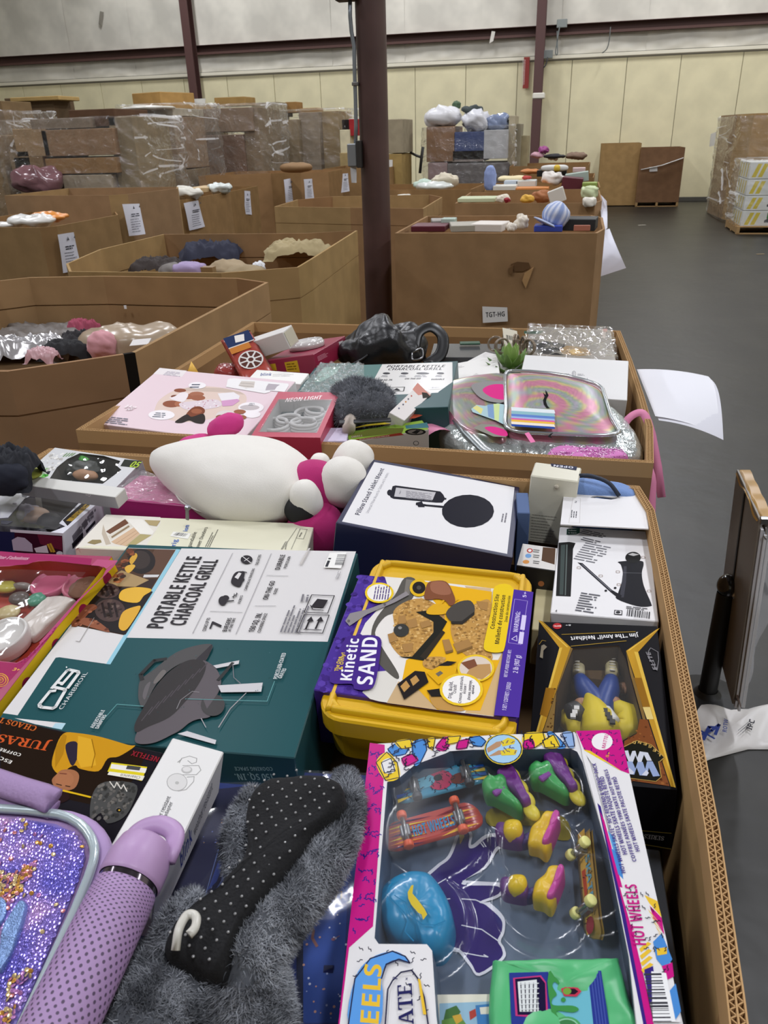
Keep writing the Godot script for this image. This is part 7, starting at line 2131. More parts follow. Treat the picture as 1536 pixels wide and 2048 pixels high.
	var domes := [[-0.048, -0.098, 0.050], [-0.053, -0.053, 0.050], [0.012, -0.074, 0.030], [0.052, -0.087, 0.030], [0.033, -0.033, 0.035], [0.032, 0.013, 0.035], [0.070, 0.002, 0.030], [-0.063, 0.026, 0.040]]
	part(pack,"clear_blister",grid(70,80,func(u: float,v: float) -> Vector3:
		var x := lerpf(-0.105, 0.105, u)
		var z := lerpf(-0.115, 0.138, v)
		var y := -0.014
		for q in domes: y = maxf(y, -0.014 + 0.010 * smoothstep(1.1, 0.9, Vector2(x - q[0], z - q[1]).length() / q[2]))
		return Vector3(x, 0.0600 + y + 0.0002 * sin(x * 110.0 + z * 60.0), z)), M("#f4f6f8", 0.2, {"alpha": 0.01}))
	pack("grey_tote","grey plastic tote lid edge beneath the skate pack","plastic tote",[.075,.885,-.42,0,.04,0,.13,.07,.4],M("#5c626b",.35))
	var adapter := pack("adapter_box","white blink box with a drawing of a round cable, leaning by the lilac bottle","box",[-.331,1.005,-.4686,.02016,.05919,-.2262,.05473,.06,.1667],M("#dddbd8",.42))
	art()
	ln("#9a9896",8,[-84,545,-85,606,-24,659,53,656,67,608,34,575,-19,599])
	ln("#9a9896",7,[-40,524,104,576,145,530,125,463,3,419,-41,359])
	ln("#9a9896",10,[-101,547,-81,595])
	el("#a9a7a5",-13,319,108,96,125)
	el("#d3d1ce",-13,319,100,90,126)
	ln("#a9a7a5",7,[50,406,113,435,131,377,101,265,38,223])
	el("#b3b1ae",-9,309,19,18,155)
	el("#b9b7b4",16,489,52,44,-167)
	el("#d6d4d1",14,494,39,31,-164)
	tx("#3a3a40","weather resistant",16,-228,92.2,366,39,"regular")
	tx("#3a3a40","power adapter",61,-223,93.2,310,33,"regular")
	tx("#3548a8","blink",78,-453,99.1,195,71)
	done(adapter,"printed_top",side(.05473,.06,.1667,"t"),.42,.18)
	art()
	pg("#cfcdca",[-825,-592,825,-592,825,-8,-825,-8])
	tx("#2f3f8e","blink",-197,-487,14.8,273,310)
	tx("#4a4a50","weather resistant",127,-432,20.0,478,201,"regular")
	lines("#6a6a70",241,-587,13.2,203,79.5,1,12,1)
	done(adapter,"printed_side",side(.05473,.06,.1667,"r"),.42,.18)
	var dino := pack("dark_set_box","black boxed toy set with orange lettering, lying upside down by the lunch bag","box",[-.4818,.9904,-.4636,.2782,-.04379,-.05193,.2252,.05,.1546],M("#17141a",.4,{"spec": 0.2}))
	art()
	pg("#231815",[-770,764,958,729,982,492,894,109,455,102,-359,173])
	tx("#c8552a","JURASSIC",-65,617,-177.5,907,94,"serifbold")
	tx("#c8642e","CHAOS T",-317,758,178.6,455,60,"serifbold")
	tx("#ded9d0","ESC",-339,344,173.2,152,35)
	tx("#ded9d0","COFFRE",-295,437,177.4,255,33)
	sg("#c8901e",[13,568,-1,741,149,780,407,792,732,771,807,774,704,633,603,584,583,439,390,420,324,443,270,405,221,318,86,389])
	sg("#2f2a35",[95,627,179,686,277,588,302,438,229,473])
	pg("#d9a42e",[166,751,328,747,528,490,388,432,295,514])
	ln("#9a6a12",10,[328,747,451,601,496,457])
	pg("#b07c18",[13,568,-1,741,49,725,130,529,134,374])
	sg("#a06a48",[187,311,216,368,329,393,418,351,450,234,381,182,251,188,176,246])
	el("#a86f4c",292,284,108,77,161)
	sg("#2a1a16",[136,89,151,166,251,188,388,171,455,102,349,30,199,31])
	ln("#3a2418",9,[244,219,303,218])
	ln("#3a2418",9,[344,222,393,224])
	ln("#7a4434",10,[214,329,285,338])
	ln("#d9b020",17,[-359,173,650,171])
	tx("#8e2430","NETFLIX",1118,713,178.1,302,55)
	sg("#4a4a48",[770,-35,661,174,675,322,840,385,1040,381,1087,200,1068,56,947,-29,831,48])
	dots(["#5f5d58","#383836","#6e6a62"],[769,-13,672,176,677,318,842,380,1034,368,1076,198,1025,47,930,2],120,20.0,4,1.00)
	el("#1a1a1a",989,112,27,19,174)
	el("#c9a23a",993,113,11,8,170)
	ln("#d9d4c8",9,[753,360,832,309,824,369,903,314,902,362,970,305])
	pg("#dcc92a",[677,452,667,552,1044,587,1061,435])
	pg("#e8e4dc",[687,488,675,536,1048,570,1056,521])
	pg("#e9e4d4",[695,456,1066,491,1067,442,694,421])
	tx("#3a3a3a","Clearance",1028,477,-175.3,206,28,"regular")
	lines("#4a4a4a",974,552,-174.0,167,24.2,1,40,1)
	done(dino,"printed_panel",side(.2252,.05,.1546,"t"),.32,.18)
	var play := tray("toy_kitchen_set","crimson play food set box with a window showing little pots","box",[-.8051,.9752,-.7251,.201,-.01379,.07989,.3656,.07,.3153],M("#a02a56",.35),[-1210,1113,267,1274,686,1405,871,1424,1246,1404,1710,1370,1855,1320,1918,1248,1933,1137,1833,646,1764,-176,1735,-406,1644,-502,139,-472],.04,M("#a83a28",.5))
	art()
	pg("#9c2c5c",[-1584,1553,-127,1600,1536,1513,1594,1368,869,1428,659,1421,539,1328,256,1289,-1227,1133])
	pg("#b8587c",[1634,1499,1982,1489,1900,1304,1805,1356,1610,1365])
	pg("#b04c74",[1982,1489,1987,1366,1857,630,1832,128,1786,-190,1744,-147,1820,645,1933,1137,1904,1285])
	pg("#9a2458",[1832,128,1786,-190,1744,-420,1654,-516,151,-486,390,-766,1711,-921,1744,-808,1839,33])
	dots(["#84204c"],[1812,159,1786,-190,1669,-500,1700,-728,1783,-475,1839,33],150,11.5,5,1.00)
	tx("#e6c8d2","One Fabulous",-96,1427,.0,565,67,"serif",.30)
	tx("#e0a84a","3+",1667,-631,-1.1,101,47)
	ln("#d9a030",11,[1529,-693,1578,-695,1632,-713,1682,-744,1720,-782,1737,-821,1735,-856,1712,-880,1674,-891])
	ln("#d9a030",11,[1549,-720,1584,-720,1624,-734,1661,-757,1690,-785,1702,-813,1701,-840,1684,-858,1655,-865])
	ln("#d9a030",10,[1573,-751,1593,-752,1616,-760,1636,-772,1653,-789,1660,-805,1659,-819,1650,-830,1633,-834])
	ln("#d9a030",10,[1593,-778,1601,-777,1608,-780,1616,-785,1623,-792,1625,-797,1625,-803,1623,-807,1616,-808])
	done(play,"printed_frame",side(.3656,.07,.3153,"t"),.32,.18)
	art()
	pg("#b03a1e",[-1779,1504,-218,1674,225,1813,421,1834,818,1812,1307,1777,1472,1705,1540,1510,1466,1014,-1363,1015])
	dots(["#8e2c18"],[-1779,1504,-218,1674,421,1834,1307,1777,1472,1705,1540,1510,1466,1014,-1363,1015],500,11.3,3,1.00)
	done(play,"dotted_liner",Transform3D(Basis(Vector3.RIGHT,Vector3.FORWARD,Vector3.UP),Vector3(0,.0316,0)),.5)
	var pot600 := thing("play_pot","pink play pot with a clear lid in the crimson set box","toy pot",play.position,play.rotation)
	part(pot600,"pot_lid",lathe([[.0,.004],[.022,.004],[.0265,.0],[.03,.004],[.03,.012],[.026,.013],[.024,.008],[.0,.008]],28),M("#c05a7a",.3),Vector3(.088,.034,-.125))
	var pot960 := thing("play_pot","pink play pot full of brown dough in the crimson set box","toy pot",play.position,play.rotation)
	part(pot960,"pot_lid",lathe([[.0,.004],[.022,.004],[.0265,.0],[.03,.004],[.03,.012],[.026,.013],[.024,.008],[.0,.008]],28),M("#b86074",.3),Vector3(.142,.034,-.125))
	part(pot960,"brown_dough",blob(.023,.004,.023,.002,200.0,3),M("#6e4a36",.8),Vector3(.152,.043,-.115))
	var food0 := thing("toy_food","small green face play food piece in the crimson set box","toy food",play.position,play.rotation)
	part(food0,"toy_food",blob(.013,.007,.013,.001,60.0,0),M("#4f9478",.3),Vector3(.087,.036,-.089))
	var food1 := thing("toy_food","grey cube-like play food piece in the crimson set box","toy food",play.position,play.rotation)
	part(food1,"toy_food",blob(.016,.007,.012,.001,60.0,1),M("#5f5650",.3),Vector3(.056,.036,-.09))
	var food2 := thing("toy_food","yellow lemon play food piece in the crimson set box","toy food",play.position,play.rotation)
	part(food2,"toy_food",blob(.020,.007,.012,.001,60.0,2),M("#b9b04a",.3),Vector3(.017,.036,-.111))
	var food3 := thing("toy_food","cream toast play food piece in the crimson set box","toy food",play.position,play.rotation)
	part(food3,"toy_food",blob(.018,.007,.014,.001,60.0,3),M("#c0b080",.3),Vector3(.059,.036,-.06))
	var food4 := thing("toy_food","grey flat play food piece in the crimson set box","toy food",play.position,play.rotation)
	part(food4,"toy_food",blob(.018,.007,.006,.001,60.0,4),M("#8a8078",.3),Vector3(.045,.036,-.114))
	var ptray := thing("play_tray","white moulded tray in the crimson set box","toy tray",play.position,play.rotation)
	part(ptray,"white_tray",puff(PackedVector2Array([Vector2(.0894,.0304),Vector2(.0986,.0854),Vector2(.1081,.0980),Vector2(.1474,.0943),Vector2(.1452,.0815),Vector2(.1364,.0460),Vector2(.1291,.0186),Vector2(.1148,.0207)]),.014,.005,7),M("#cfc6bd",.25),Vector3(0,.0320,0))
	var wpot := thing("play_pot","wide white lidded play pot in the crimson set box","toy pot",play.position,play.rotation)
	part(wpot,"white_pot",lathe([[.03,.0],[.034,.01],[.034,.024],[.031,.026],[.028,.022],[.0,.021]],28),M("#d2cfca",.2),Vector3(.096,.034,-.005))
	part(play,"clear_window",grid(30,24,func(u: float,v: float) -> Vector3: return Vector3((u - 0.5) * 0.314,.0660 + 0.002 * sin(u * 31.0 + v * 17.0) * sin(v * 23.0),(v - 0.5) * 0.252)),M("#f4f4f4",.06,{"alpha": 0.02}))
	art()
	pg("#d2ae22",[-1570,-694,1570,-694,1570,-6,-1570,-6])
	el("#8e2440",-1326,-200,90,110,20)
	el("#8e2440",-996,-370,90,110,20)
	el("#8e2440",-666,-200,90,110,20)
	el("#8e2440",-336,-370,90,110,20)
	el("#8e2440",-6,-200,90,110,20)
	el("#8e2440",323,-370,90,110,20)
	el("#8e2440",653,-200,90,110,20)
	el("#8e2440",983,-370,90,110,20)
	el("#8e2440",1313,-200,90,110,20)
	done(play,"yellow_side",side(.3656,.07,.3153,"r"),.42,.18)
	var drawerbox := pack("drawer_divider_box","flat cream box of expandable drawer dividers with a drawer photo","box",[-.5559,.985,-1.023,-.0686,.2003,-.05791,.3562,.05,.1321],M("#dcd8c4",.42))
	art()
	pg("#d9d5bd",[-1770,-650,1770,-650,1770,650,-1770,650])
	pg("#d8d2c6",[-1785,697,-847,677,-771,420,-726,-539,-1648,-573,-1758,-704,-1783,-286])
	pg("#b8ab98",[-1681,278,-1519,-51,-1284,-477,-1349,-523,-1569,-99])
	pg("#6a4634",[-1534,-10,-1404,534,-1286,365,-1432,-105])
	pg("#cfc8ba",[-1436,-189,-1271,344,-1185,242,-1339,-322])
	pg("#8a7458",[-1381,-204,-1258,279,-1220,217,-1344,-262])
	pg("#c9a98a",[-1311,-400,-1146,203,-967,-36,-1037,-531,-1221,-471])
	ln("#a8876a",10,[-1212,-450,-1072,80])
	ln("#a8876a",10,[-1129,-501,-1013,1])
	pg("#a89a6a",[-1035,-539,-961,-57,-769,-79,-846,-313,-911,-518])
	pg("#e0dcd2",[-1398,543,-1116,542,-779,68,-759,-57,-961,-57])
	pg("#8a7a52",[-1661,-475,-1625,-352,-1498,-339,-1447,-434,-1529,-522])
	pg("#a8956a",[-1075,523,-802,525,-793,284,-923,314])
	tx("#4a6ab0","brig",-262,-576,97.1,370,71)
	tx("#4a6ab0","ion",-241,128,97.7,261,70)
	pg("#e6e4dc",[-466,-93,-464,89,-164,40,-155,-177])
	bars("#2a2a2e",-427,-50,-11.6,207,117,4)
	tx("#4a4840","Expandable",-17,-609,95.2,725,60,"regular")
	tx("#4a4840","Drawer Dividers",109,-633,93.8,956,59,"regular")
	lines("#77756a",190,-443,91.8,695,30.7,3,14,5)
	lines("#8a887c",1378,-413,84.9,397,21.3,1,16,1)
	ln("#8a887c",9,[1530,-398,1567,414])
	ln("#8a887c",9,[1394,-412,1506,433])
	lines("#8a887c",1438,-407,92.7,390,19.6,1,16,1)
	ln("#8a887c",10,[1552,35,1564,414,1685,410,1669,8,1552,35])
	lines("#77756a",1595,94,84.3,227,22.0,1,20,1)
	done(drawerbox,"printed_panel",side(.3562,.05,.1321,"t"),.42,.18)
	var mag := pack("magenta_box","flat magenta box in loose shrink film at the back of the nearest bin","box",[-.6781,.985,-1.179,0,-.03491,0,.21,.1,.11],M("#a8216e",.35))
	part(mag,"shrink_film",grid(26,16,func(u: float,v: float) -> Vector3: return Vector3((u - 0.5) * 0.220,.1050 + 0.004 * sin(u * 29.0 + v * 11.0) * sin(v * 15.0 + 1.0),(v - 0.5) * 0.120)),M("#f6eef2",.1,{"alpha": 0.16,"bump": "film","deep": 1.2,"size": 6.0}))
	var display := tray("display_box","white toy display box with a window, dark red art on its end","box",[-.8873,.985,-1.055,-.05431,.1282,-.05605,.1846,.11,.1513],M("#d9d8e0",.35),[-270,-314,-439,544,-360,766,117,725,578,708,674,-391,834,-493,711,-750,-684,-763,-603,-442],.07,M("#6d6a72",.6))
	art()
	pg("#2b2a2a",[672,-258,647,644,812,624,858,-467])
	lines("#a98a3a",758,-264,90.8,776,31.5,3,40,4)
	pg("#8a8a90",[-617,744,-473,771,-434,571,-522,606])
	pg("#e0dfe4",[-643,110,-702,807,-595,722,-393,-129,-399,-315])
	pg("#55555e",[-329,-437,-106,-442,-138,-579,-249,-577])
	done(display,"printed_frame",side(.1846,.11,.1513,"t"),.42,.18)
	art()
	pg("#3c1a2a",[-880,-56,904,-48,874,-413,-968,-526])
	pg("#24284a",[-883,-76,81,-47,37,-443,-968,-526])
	pg("#6a2438",[474,-53,901,-67,868,-317,502,-232])
	pg("#b9aebf",[12,-195,122,-129,246,-138,357,-244,354,-388,9,-387])
	pg("#d8cfd6",[382,-318,609,-242,625,-385,407,-393])
	lines("#c9a03a",675,-217,-70.9,177,35.3,2,50,3)
	el("#d8d4dc",815,-378,59,41,-163)
	done(display,"printed_end",side(.1846,.11,.1513,"f"),.42,.18)
	art()
	pg("#cfced8",[-746,-1090,746,-1090,746,-10,-746,-10])
	lines("#77757f",-467,-197,9.2,977,30.3,4,50,5)
	ln("#a9a8b2",14,[210,-182,355,-184,348,-130,244,-127,210,-182])
	pg("#2a2a30",[-2,-289,380,-256,385,-319,21,-360])
	lines("#2a2a30",-503,-335,4.8,398,35.6,2,70,6)
	done(display,"printed_side",side(.1846,.11,.1513,"r"),.42,.18)
	var doll := thing("toy_figure","plain pale toy with white hair lying inside the white display box","toy figure",display.position,display.rotation)
	part(doll,"head",blob(.036,.013,.024,.0,5.0,1),M("#c8a68c",.45),Vector3(-.026,.076,-.033))
	part(doll,"hair",blob(.04,.014,.03,.01,40.0,4),M("#b9b3c4",.5),Vector3(-.047,.078,-.033))
	part(doll,"coat",blob(.02,.014,.02,.002,40.0,4),M("#1d1b1e",.6),Vector3(.023,.076,-.01))
	part(display,"clear_window",box(.157,.0005,.124,0),M("#f4f4f4",.05,{"alpha": 0.03}),Vector3(-.005,.1085,0))
	var slimbox := pack("slim_box","slim pale grey box laid across the white display box","box",[-.8267,1.023,-1.09,.1745,-.1047,0,.205,.024,.03],M("#cfcdc6",.42))
	art()
	pg("#a9abb0",[-1021,-236,1021,-236,1021,-4,-1021,-4])
	ln("#dddddf",11,[454,-29,476,-58,522,-20,496,-2,454,-29])
	lines("#dddddf",421,-28,-4.0,21,14.0,1,20,1)
	done(slimbox,"printed_front",side(.205,.024,.03,"f"),.42,.18)
	var beast := tray("creature_box","white toy box with a curved window over a green-headed creature","box",[-.8938,.9959,-1.216,.2361,-.1442,-.01875,.2113,.06441,.1105],M("#c9c9c9",.35),[-432,-374,-544,-19,-522,272,-395,501,161,534,612,456,657,290,815,205,728,-271,103,-334],.05,M("#4f4d48",.5))
	art()
	pg("#8fb27a",[-898,-448,-896,-240,-789,-93,-659,-81,-539,-365,-696,-418])
	dots(["#4fa83e","#6fc056","#cfd6c8"],[-898,-448,-920,-211,-796,-84,-621,-142,-539,-365],60,32.3,3,1.00)
	dots(["#b8b4ae","#e2e0dc"],[-1032,-411,-1016,437,-514,456,-568,11,-479,-317],60,38.0,6,1.00)
	pg("#2a2c26",[720,304,664,521,1052,555,1089,326])
	tx("#a9c23a","05",902,318,2.4,186,193)
	ln("#5f8a4a",23,[-658,314,-657,442])
	ln("#5f8a4a",23,[-606,333,-600,455])
	ln("#5f8a4a",23,[-555,351,-543,468])
	ln("#5f8a4a",23,[-503,370,-487,480])
	done(beast,"printed_frame",side(.2113,.06441,.1105,"t"),.42,.18)
	art()
	pg("#a9a9aa",[-544,-636,544,-636,544,-8,-544,-8])
	pg("#b85a3a",[-602,40,-374,49,-296,-21,-515,-38])
	lines("#55555c",-37,-262,-8.0,293,53.0,2,60,3)
	pg("#3a3a3c",[-47,-281,207,-257,200,-340,112,-375])
	el("#8a8a8c",413,-195,113,60,140)
	done(beast,"printed_side",side(.2113,.06441,.1105,"r"),.42,.18)
	var critter := thing("toy_creature","dark toy creature with a bright green head inside the curved-window box","toy creature",beast.position,beast.rotation)
	part(critter,"head",blob(.026,.011,.017,.006,40.0,4),M("#55b83e",.4),Vector3(-.041,.034,-.055))
	part(critter,"body",blob(.055,.013,.024,.008,30.0,5),M("#33352f",.45),Vector3(-.038,.03,-.033))
	part(critter,"feet",blob(.028,.01,.014,.003,40.0,5),M("#a87c58",.5),Vector3(-.005,.034,-.011))
	part(beast,"clear_window",grid(24,14,func(u: float,v: float) -> Vector3: return Vector3((u - 0.45) * 0.169,.0614 + 0.002 * sin(u * 27.0) * sin(v * 13.0),(v - 0.5) * 0.099)),M("#f4f6f2",.06,{"alpha": 0.03}))
	var bed := thing("bedding_pack","sky blue bed linen pack with a cream card band marked OPEN","bedding",Vector3(-.0075,.8925,-1.2939),Vector3(.015,-.077,-.041))
	part(bed,"linen",blob(.098,.059,.026,.004,18.0,4,4.5),M("#6f8cc0",.8,{"bump": "cloth","deep": 0.4,"size": 9.0,"sheen": 0.4}),Vector3(.056,-.002,-.008))
	part(bed,"card_band",box(.0814,.1305,.0605,.002),M("#d9d5c2",.3))
	part(bed,"black_cord",tube([Vector3(.04,.128,.0),Vector3(.06,.132,.004),Vector3(.09,.126,.01),Vector3(.11,.108,.018)],.004,6),M("#222a3c",.6))
	part(bed,"snap",blob(.004,.002,.004),M("#cfc6b4",.3),Vector3(.005,.116,.030),Vector3(PI / 2,0,0))
	art()
	pg("#2a2c44",[-135,307,328,317,326,149,-108,191])
	tx("#d9d9e0","OPEN",262,295,-176.2,339,86)
	done(bed,"printed_tab",side(.08144,.131,.05646,"t"),.4)
	art()
	lines("#9a978a",-313,-718,1.8,441,56.3,10,10,4)
	done(bed,"printed_lines",side(.08144,.1275,.06106,"f"),.4)
	pack("blue_linen","slate blue folded linen edge beside the navy tablet box","linen",[-.053,1.000,-1.203,.000,.100,.000,.020,.110,.080],M("#4d628a",.80))
	var icon := pack("spice_box","small white and brown box with three round icons, between the navy and white boxes","box",[-.01484,.965,-1.083,-.01894,-.05332,-.03601,.06775,.1,.07446],M("#1d1b1c",.4))
	art()
	pg("#cfcbc6",[-332,-366,332,-366,332,366,-332,366])
	pg("#4f3526",[-12,342,185,362,216,-184,12,-119])
	el("#b04a44",-197,160,79,47,89)
	el("#e2ded8",-197,160,46,26,90)
	el("#6f9ac8",-200,-22,71,47,87)
	el("#c88a4a",-212,-228,64,48,80)
	lines("#6a6866",-141,205,2.8,103,66.0,2,30,3)
	lines("#6a6866",-122,29,3.0,101,64.4,2,29,3)
	lines("#6a6866",-101,-167,3.1,100,62.5,2,28,3)
	done(icon,"printed_top",side(.06775,.1,.07446,"t"),.42,.18)
	art()
	el("#b8784a",57,-257,48,45,58)
	done(icon,"printed_dot",side(.06775,.1,.07446,"f"),.42,.18)
	pack("ruled_edge","yellow and white ruled carton edge below the dark spice box","box",[-.004,.930,-.995,.000,.000,.000,.030,.060,.120],M("#b9ae86",.50))
	part(thing("buried_carton","plain brown carton buried beneath the white display box","box",Vector3(-.72,.805,-1.05)),"carton",box(.50,.02,.30,.004),carton("#6f573a"))
	part(thing("buried_carton","plain brown carton buried beneath the navy tablet box","box",Vector3(-.20,.805,-1.12)),"carton",box(.34,.05,.26,.004),carton("#6f573a"))
	part(thing("buried_carton","plain brown carton buried beneath the watering can box","box",Vector3(.07,.805,-1.02)),"carton",box(.16,.12,.34,.004),carton("#6f573a"))

func skate(o: Node3D, at: Vector3, yaw: float, l: float, w: float, tilt: float, deck: String, wheel: String, kind: int) -> void:   # a finger skateboard, wheels up
	var b := Basis(Vector3.UP, yaw) * Basis(Vector3.RIGHT, tilt)
	var t := Transform3D(b, at)
	var s := PackedVector2Array()
	for k in 24:
		var a := TAU * k / 24
		s.append(Vector2(cos(a) * w / 2 + signf(cos(a)) * (l / 2 - w / 2) * (1.0 if absf(cos(a)) > 0.01 else 0.0), sin(a) * w / 2))
	var m := grid(48, 10, func(u: float, v: float) -> Vector3:
		var x := (u - 0.5) * l
		var e := maxf(0.0, absf(x) - (l / 2 - w / 2)) / (w / 2)
		var half := w / 2 * sqrt(maxf(0.0, 1.0 - e * e))
		var k := v * 2.0
		var z := (k - 0.5) * 2.0 if k <= 1.0 else (1.5 - k) * 2.0
		return Vector3(x, (0.0 if k <= 1.0 else -0.0028) - 0.006 * e * e, z * half))
	var d := part(o, "deck", m, M(deck, 0.3, {"clear": 0.6}))
	d.transform = t
	art()
	var L := l * 10000
	var W := w * 10000
	if kind == 0:
		for q in [-1, 1]:
			for k in 5: pg(["#d9b83a", "#23509a"][k % 2], [q * L * 0.28, (k - 2) * W * 0.14, q * L * 0.47, (k - 2.6) * W * 0.16, q * L * 0.47, (k - 1.8) * W * 0.16])
		el("#b03a5a",0,0,W * 0.4,W * 0.36)
		el("#5fa8c0",-W * 0.5,W * 0.1,W * 0.35,W * 0.25)
		el("#6a3a30",W * 0.6,-W * 0.12,W * 0.3,W * 0.2)
		el("#1d1d22",-W * 0.05,W * 0.1,W * 0.14,W * 0.12)
		squiggles("#1d2a3a",[-L * 0.4,-W * 0.4,L * 0.4,-W * 0.4,L * 0.4,W * 0.4,-L * 0.4,W * 0.4],40,40,7,3)
	elif kind == 1:
		for k in 7: pg(["#3a1f4e", "#d9842e", "#d9b83a"][k % 3], [-L * 0.45, (k - 3) * W * 0.13, -L * 0.1 + k * 20, (k - 3.4) * W * 0.13, -L * 0.3, (k - 2.6) * W * 0.13])
		for k in 6: pg(["#d9a83a", "#7a2030"][k % 2], [L * 0.45, (k - 2.5) * W * 0.13, L * 0.05, (k - 3) * W * 0.14, L * 0.25, (k - 2) * W * 0.13])
		tx("#3f86b0","HOT WHEELS",-L * 0.2,-W * 0.18,0,L * 0.42,W * 0.36)
	else:
		pg("#c9a24a",[-L * 0.47,-W * 0.3,L * 0.46,-W * 0.3,L * 0.46,W * 0.1,-L * 0.47,W * 0.2])
		el("#8e2c3a",L * 0.4,-W * 0.05,W * 0.3,W * 0.25)
		pg("#b5492e",[-L * 0.1,-W * 0.25,L * 0.22,-W * 0.2,L * 0.2,0,-L * 0.1,0])
		tx("#5f9aae","SKATE",-L * 0.2,W * 0.05,0,L * 0.4,W * 0.3)
		squiggles("#2a241c",[-L * 0.4,-W * 0.4,L * 0.4,-W * 0.4,L * 0.4,W * 0.4,-L * 0.4,W * 0.4],25,34,6,3)
	done(d,"painted_art",Transform3D(Basis(Vector3.RIGHT,Vector3.FORWARD,Vector3.UP),Vector3(0,.0004,0)),.25)
	for q in [-1, 1]:
		var x: float = q * l * 0.27
		var truck := part(d, "truck", tube([Vector3(x, 0.006, -w * 0.55), Vector3(x, 0.006, w * 0.55)], 0.0022, 8), M("#9a9a9a", 0.25, {"metal": 0.8}))
		part(d,"truck_base",box(.009,.006,.012,.001),M("#8d8f92",.3,{"metal": 0.7}),Vector3(x,0,0))
		for z in [-1, 1]: part(d, "wheel", lathe([[0.0, 0.0], [0.004, 0.0], [0.0046, 0.001], [0.0046, 0.005], [0.004, 0.006], [0.0, 0.006]], 16), M(wheel, 0.35), Vector3(x, 0.006, z * w * 0.5 - 0.003), Vector3(PI / 2, 0, 0))


func front_soft_goods() -> void:
	more_cartons()
	var cushion := thing("white_cushion","big plain white plush cushion lying across the cream box, zip pull at its seam","cushion",Vector3(-.579,.932,-1.207),Vector3(.0,-.12,-.12))
	part(cushion,"plush_cover",grid(64,36,cushion_shape),M("#e6e2da",.9,{"bump": "plush","deep": 0.35,"size": 12.0,"sheen": 0.6}))
	part(cushion,"seam",tube([Vector3(-.125,.055,.02),Vector3(-.06,.05,.083),Vector3(.02,.05,.1),Vector3(.1,.05,.075)],.0016,5),M("#cfcac2",.8))
	var zip := part(cushion, "zip_pull", box(0.006, 0.022, 0.003, 0.001), M("#77787a", 0.3, {"metal": 0.9}), cushion.transform.affine_inverse() * Vector3(-0.581, 1.005, -1.034))
	part(zip,"zip_slider",box(.01,.008,.008,.002),M("#77787a",.3,{"metal": 0.9}),Vector3(0,.018,-.002))
	var pinks := thing("pink_cushion","hot pink plush cushion of two lobes tucked behind the white cushion","cushion",Vector3(-.651,1.023,-1.304),Vector3(0,.1,.35))
	part(pinks,"plush_lobe",blob(.042,.02,.03,.005,16.0,3,2.3),M("#c8307e",.85,{"bump": "plush","deep": 0.3,"size": 12.0,"sheen": 0.5}),Vector3(-.036,.0,.008))
	part(pinks,"plush_lobe",blob(.038,.022,.03,.005,16.0,5,2.3),M("#c8307e",.85,{"bump": "plush","deep": 0.3,"size": 12.0,"sheen": 0.5}),Vector3(.036,.008,-.012))
	var plush := thing("pink_plush","magenta plush toy lying down, round white padded feet up, beside the navy box","plush toy",Vector3(-.418,.918,-1.232))
	part(plush,"body",blob(.062,.095,.060,.0030,14.0,2,2.2),M("#b01c68",.85,{"bump": "plush","deep": 0.3,"size": 12.0,"sheen": 0.5}),Vector3(-.035,-.048,-.014),Vector3(.30,.00,-.25))
	part(plush,"body_skirt",blob(.050,.050,.050,.0030,14.0,2,2.2),M("#b01c68",.85,{"bump": "plush","deep": 0.3,"size": 12.0,"sheen": 0.5}),Vector3(.014,-.024,.082),Vector3(.00,.00,.00))
	part(plush,"foot",blob(.042,.046,.042,.0030,14.0,2,2.2),M("#e6e2da",.9,{"bump": "plush","deep": 0.35,"size": 12.0,"sheen": 0.6}),Vector3(.042,.05,.027),Vector3(.00,.00,-.20))
	part(plush,"foot",blob(.038,.042,.040,.0030,14.0,2,2.2),M("#e6e2da",.9,{"bump": "plush","deep": 0.35,"size": 12.0,"sheen": 0.6}),Vector3(.032,.063,-.066),Vector3(.30,.00,-.40))
	part(plush,"arm",blob(.026,.036,.030,.0030,14.0,2,2.2),M("#e6e2da",.9,{"bump": "plush","deep": 0.35,"size": 12.0,"sheen": 0.6}),Vector3(.015,.052,.089),Vector3(.00,.00,.30))
	part(plush,"arm",blob(.020,.020,.020,.0030,14.0,2,2.2),M("#e6e2da",.9,{"bump": "plush","deep": 0.35,"size": 12.0,"sheen": 0.6}),Vector3(-.022,.066,-.076),Vector3(.00,.00,.00))
	part(plush,"black_cuff",blob(.030,.028,.030,.0030,14.0,2,2.2),M("#1a1a1c",.8),Vector3(.01,.047,.092),Vector3(.00,.00,.50))
	part(plush,"black_cuff",blob(.014,.014,.014,.0030,14.0,2,2.2),M("#1a1a1c",.8),Vector3(-.035,.066,-.047),Vector3(.00,.00,.00))

func cushion_shape(u: float, v: float) -> Vector3:
	var p: Vector3 = blob_at(0.155, 0.075, 0.115, 0.004, 9.0, 3, 2.25).call(u, v)
	var k := smoothstep(0.05, -0.17, p.x)   # drawn to a blunt corner at one end
	p.z *= 1.0 - 0.5 * k
	p.x -= 0.02 * k * (1.0 - absf(p.z) * 8.0)
	p.y = 0.075 + (p.y - 0.075) * (1.0 - 0.35 * k)
	return p


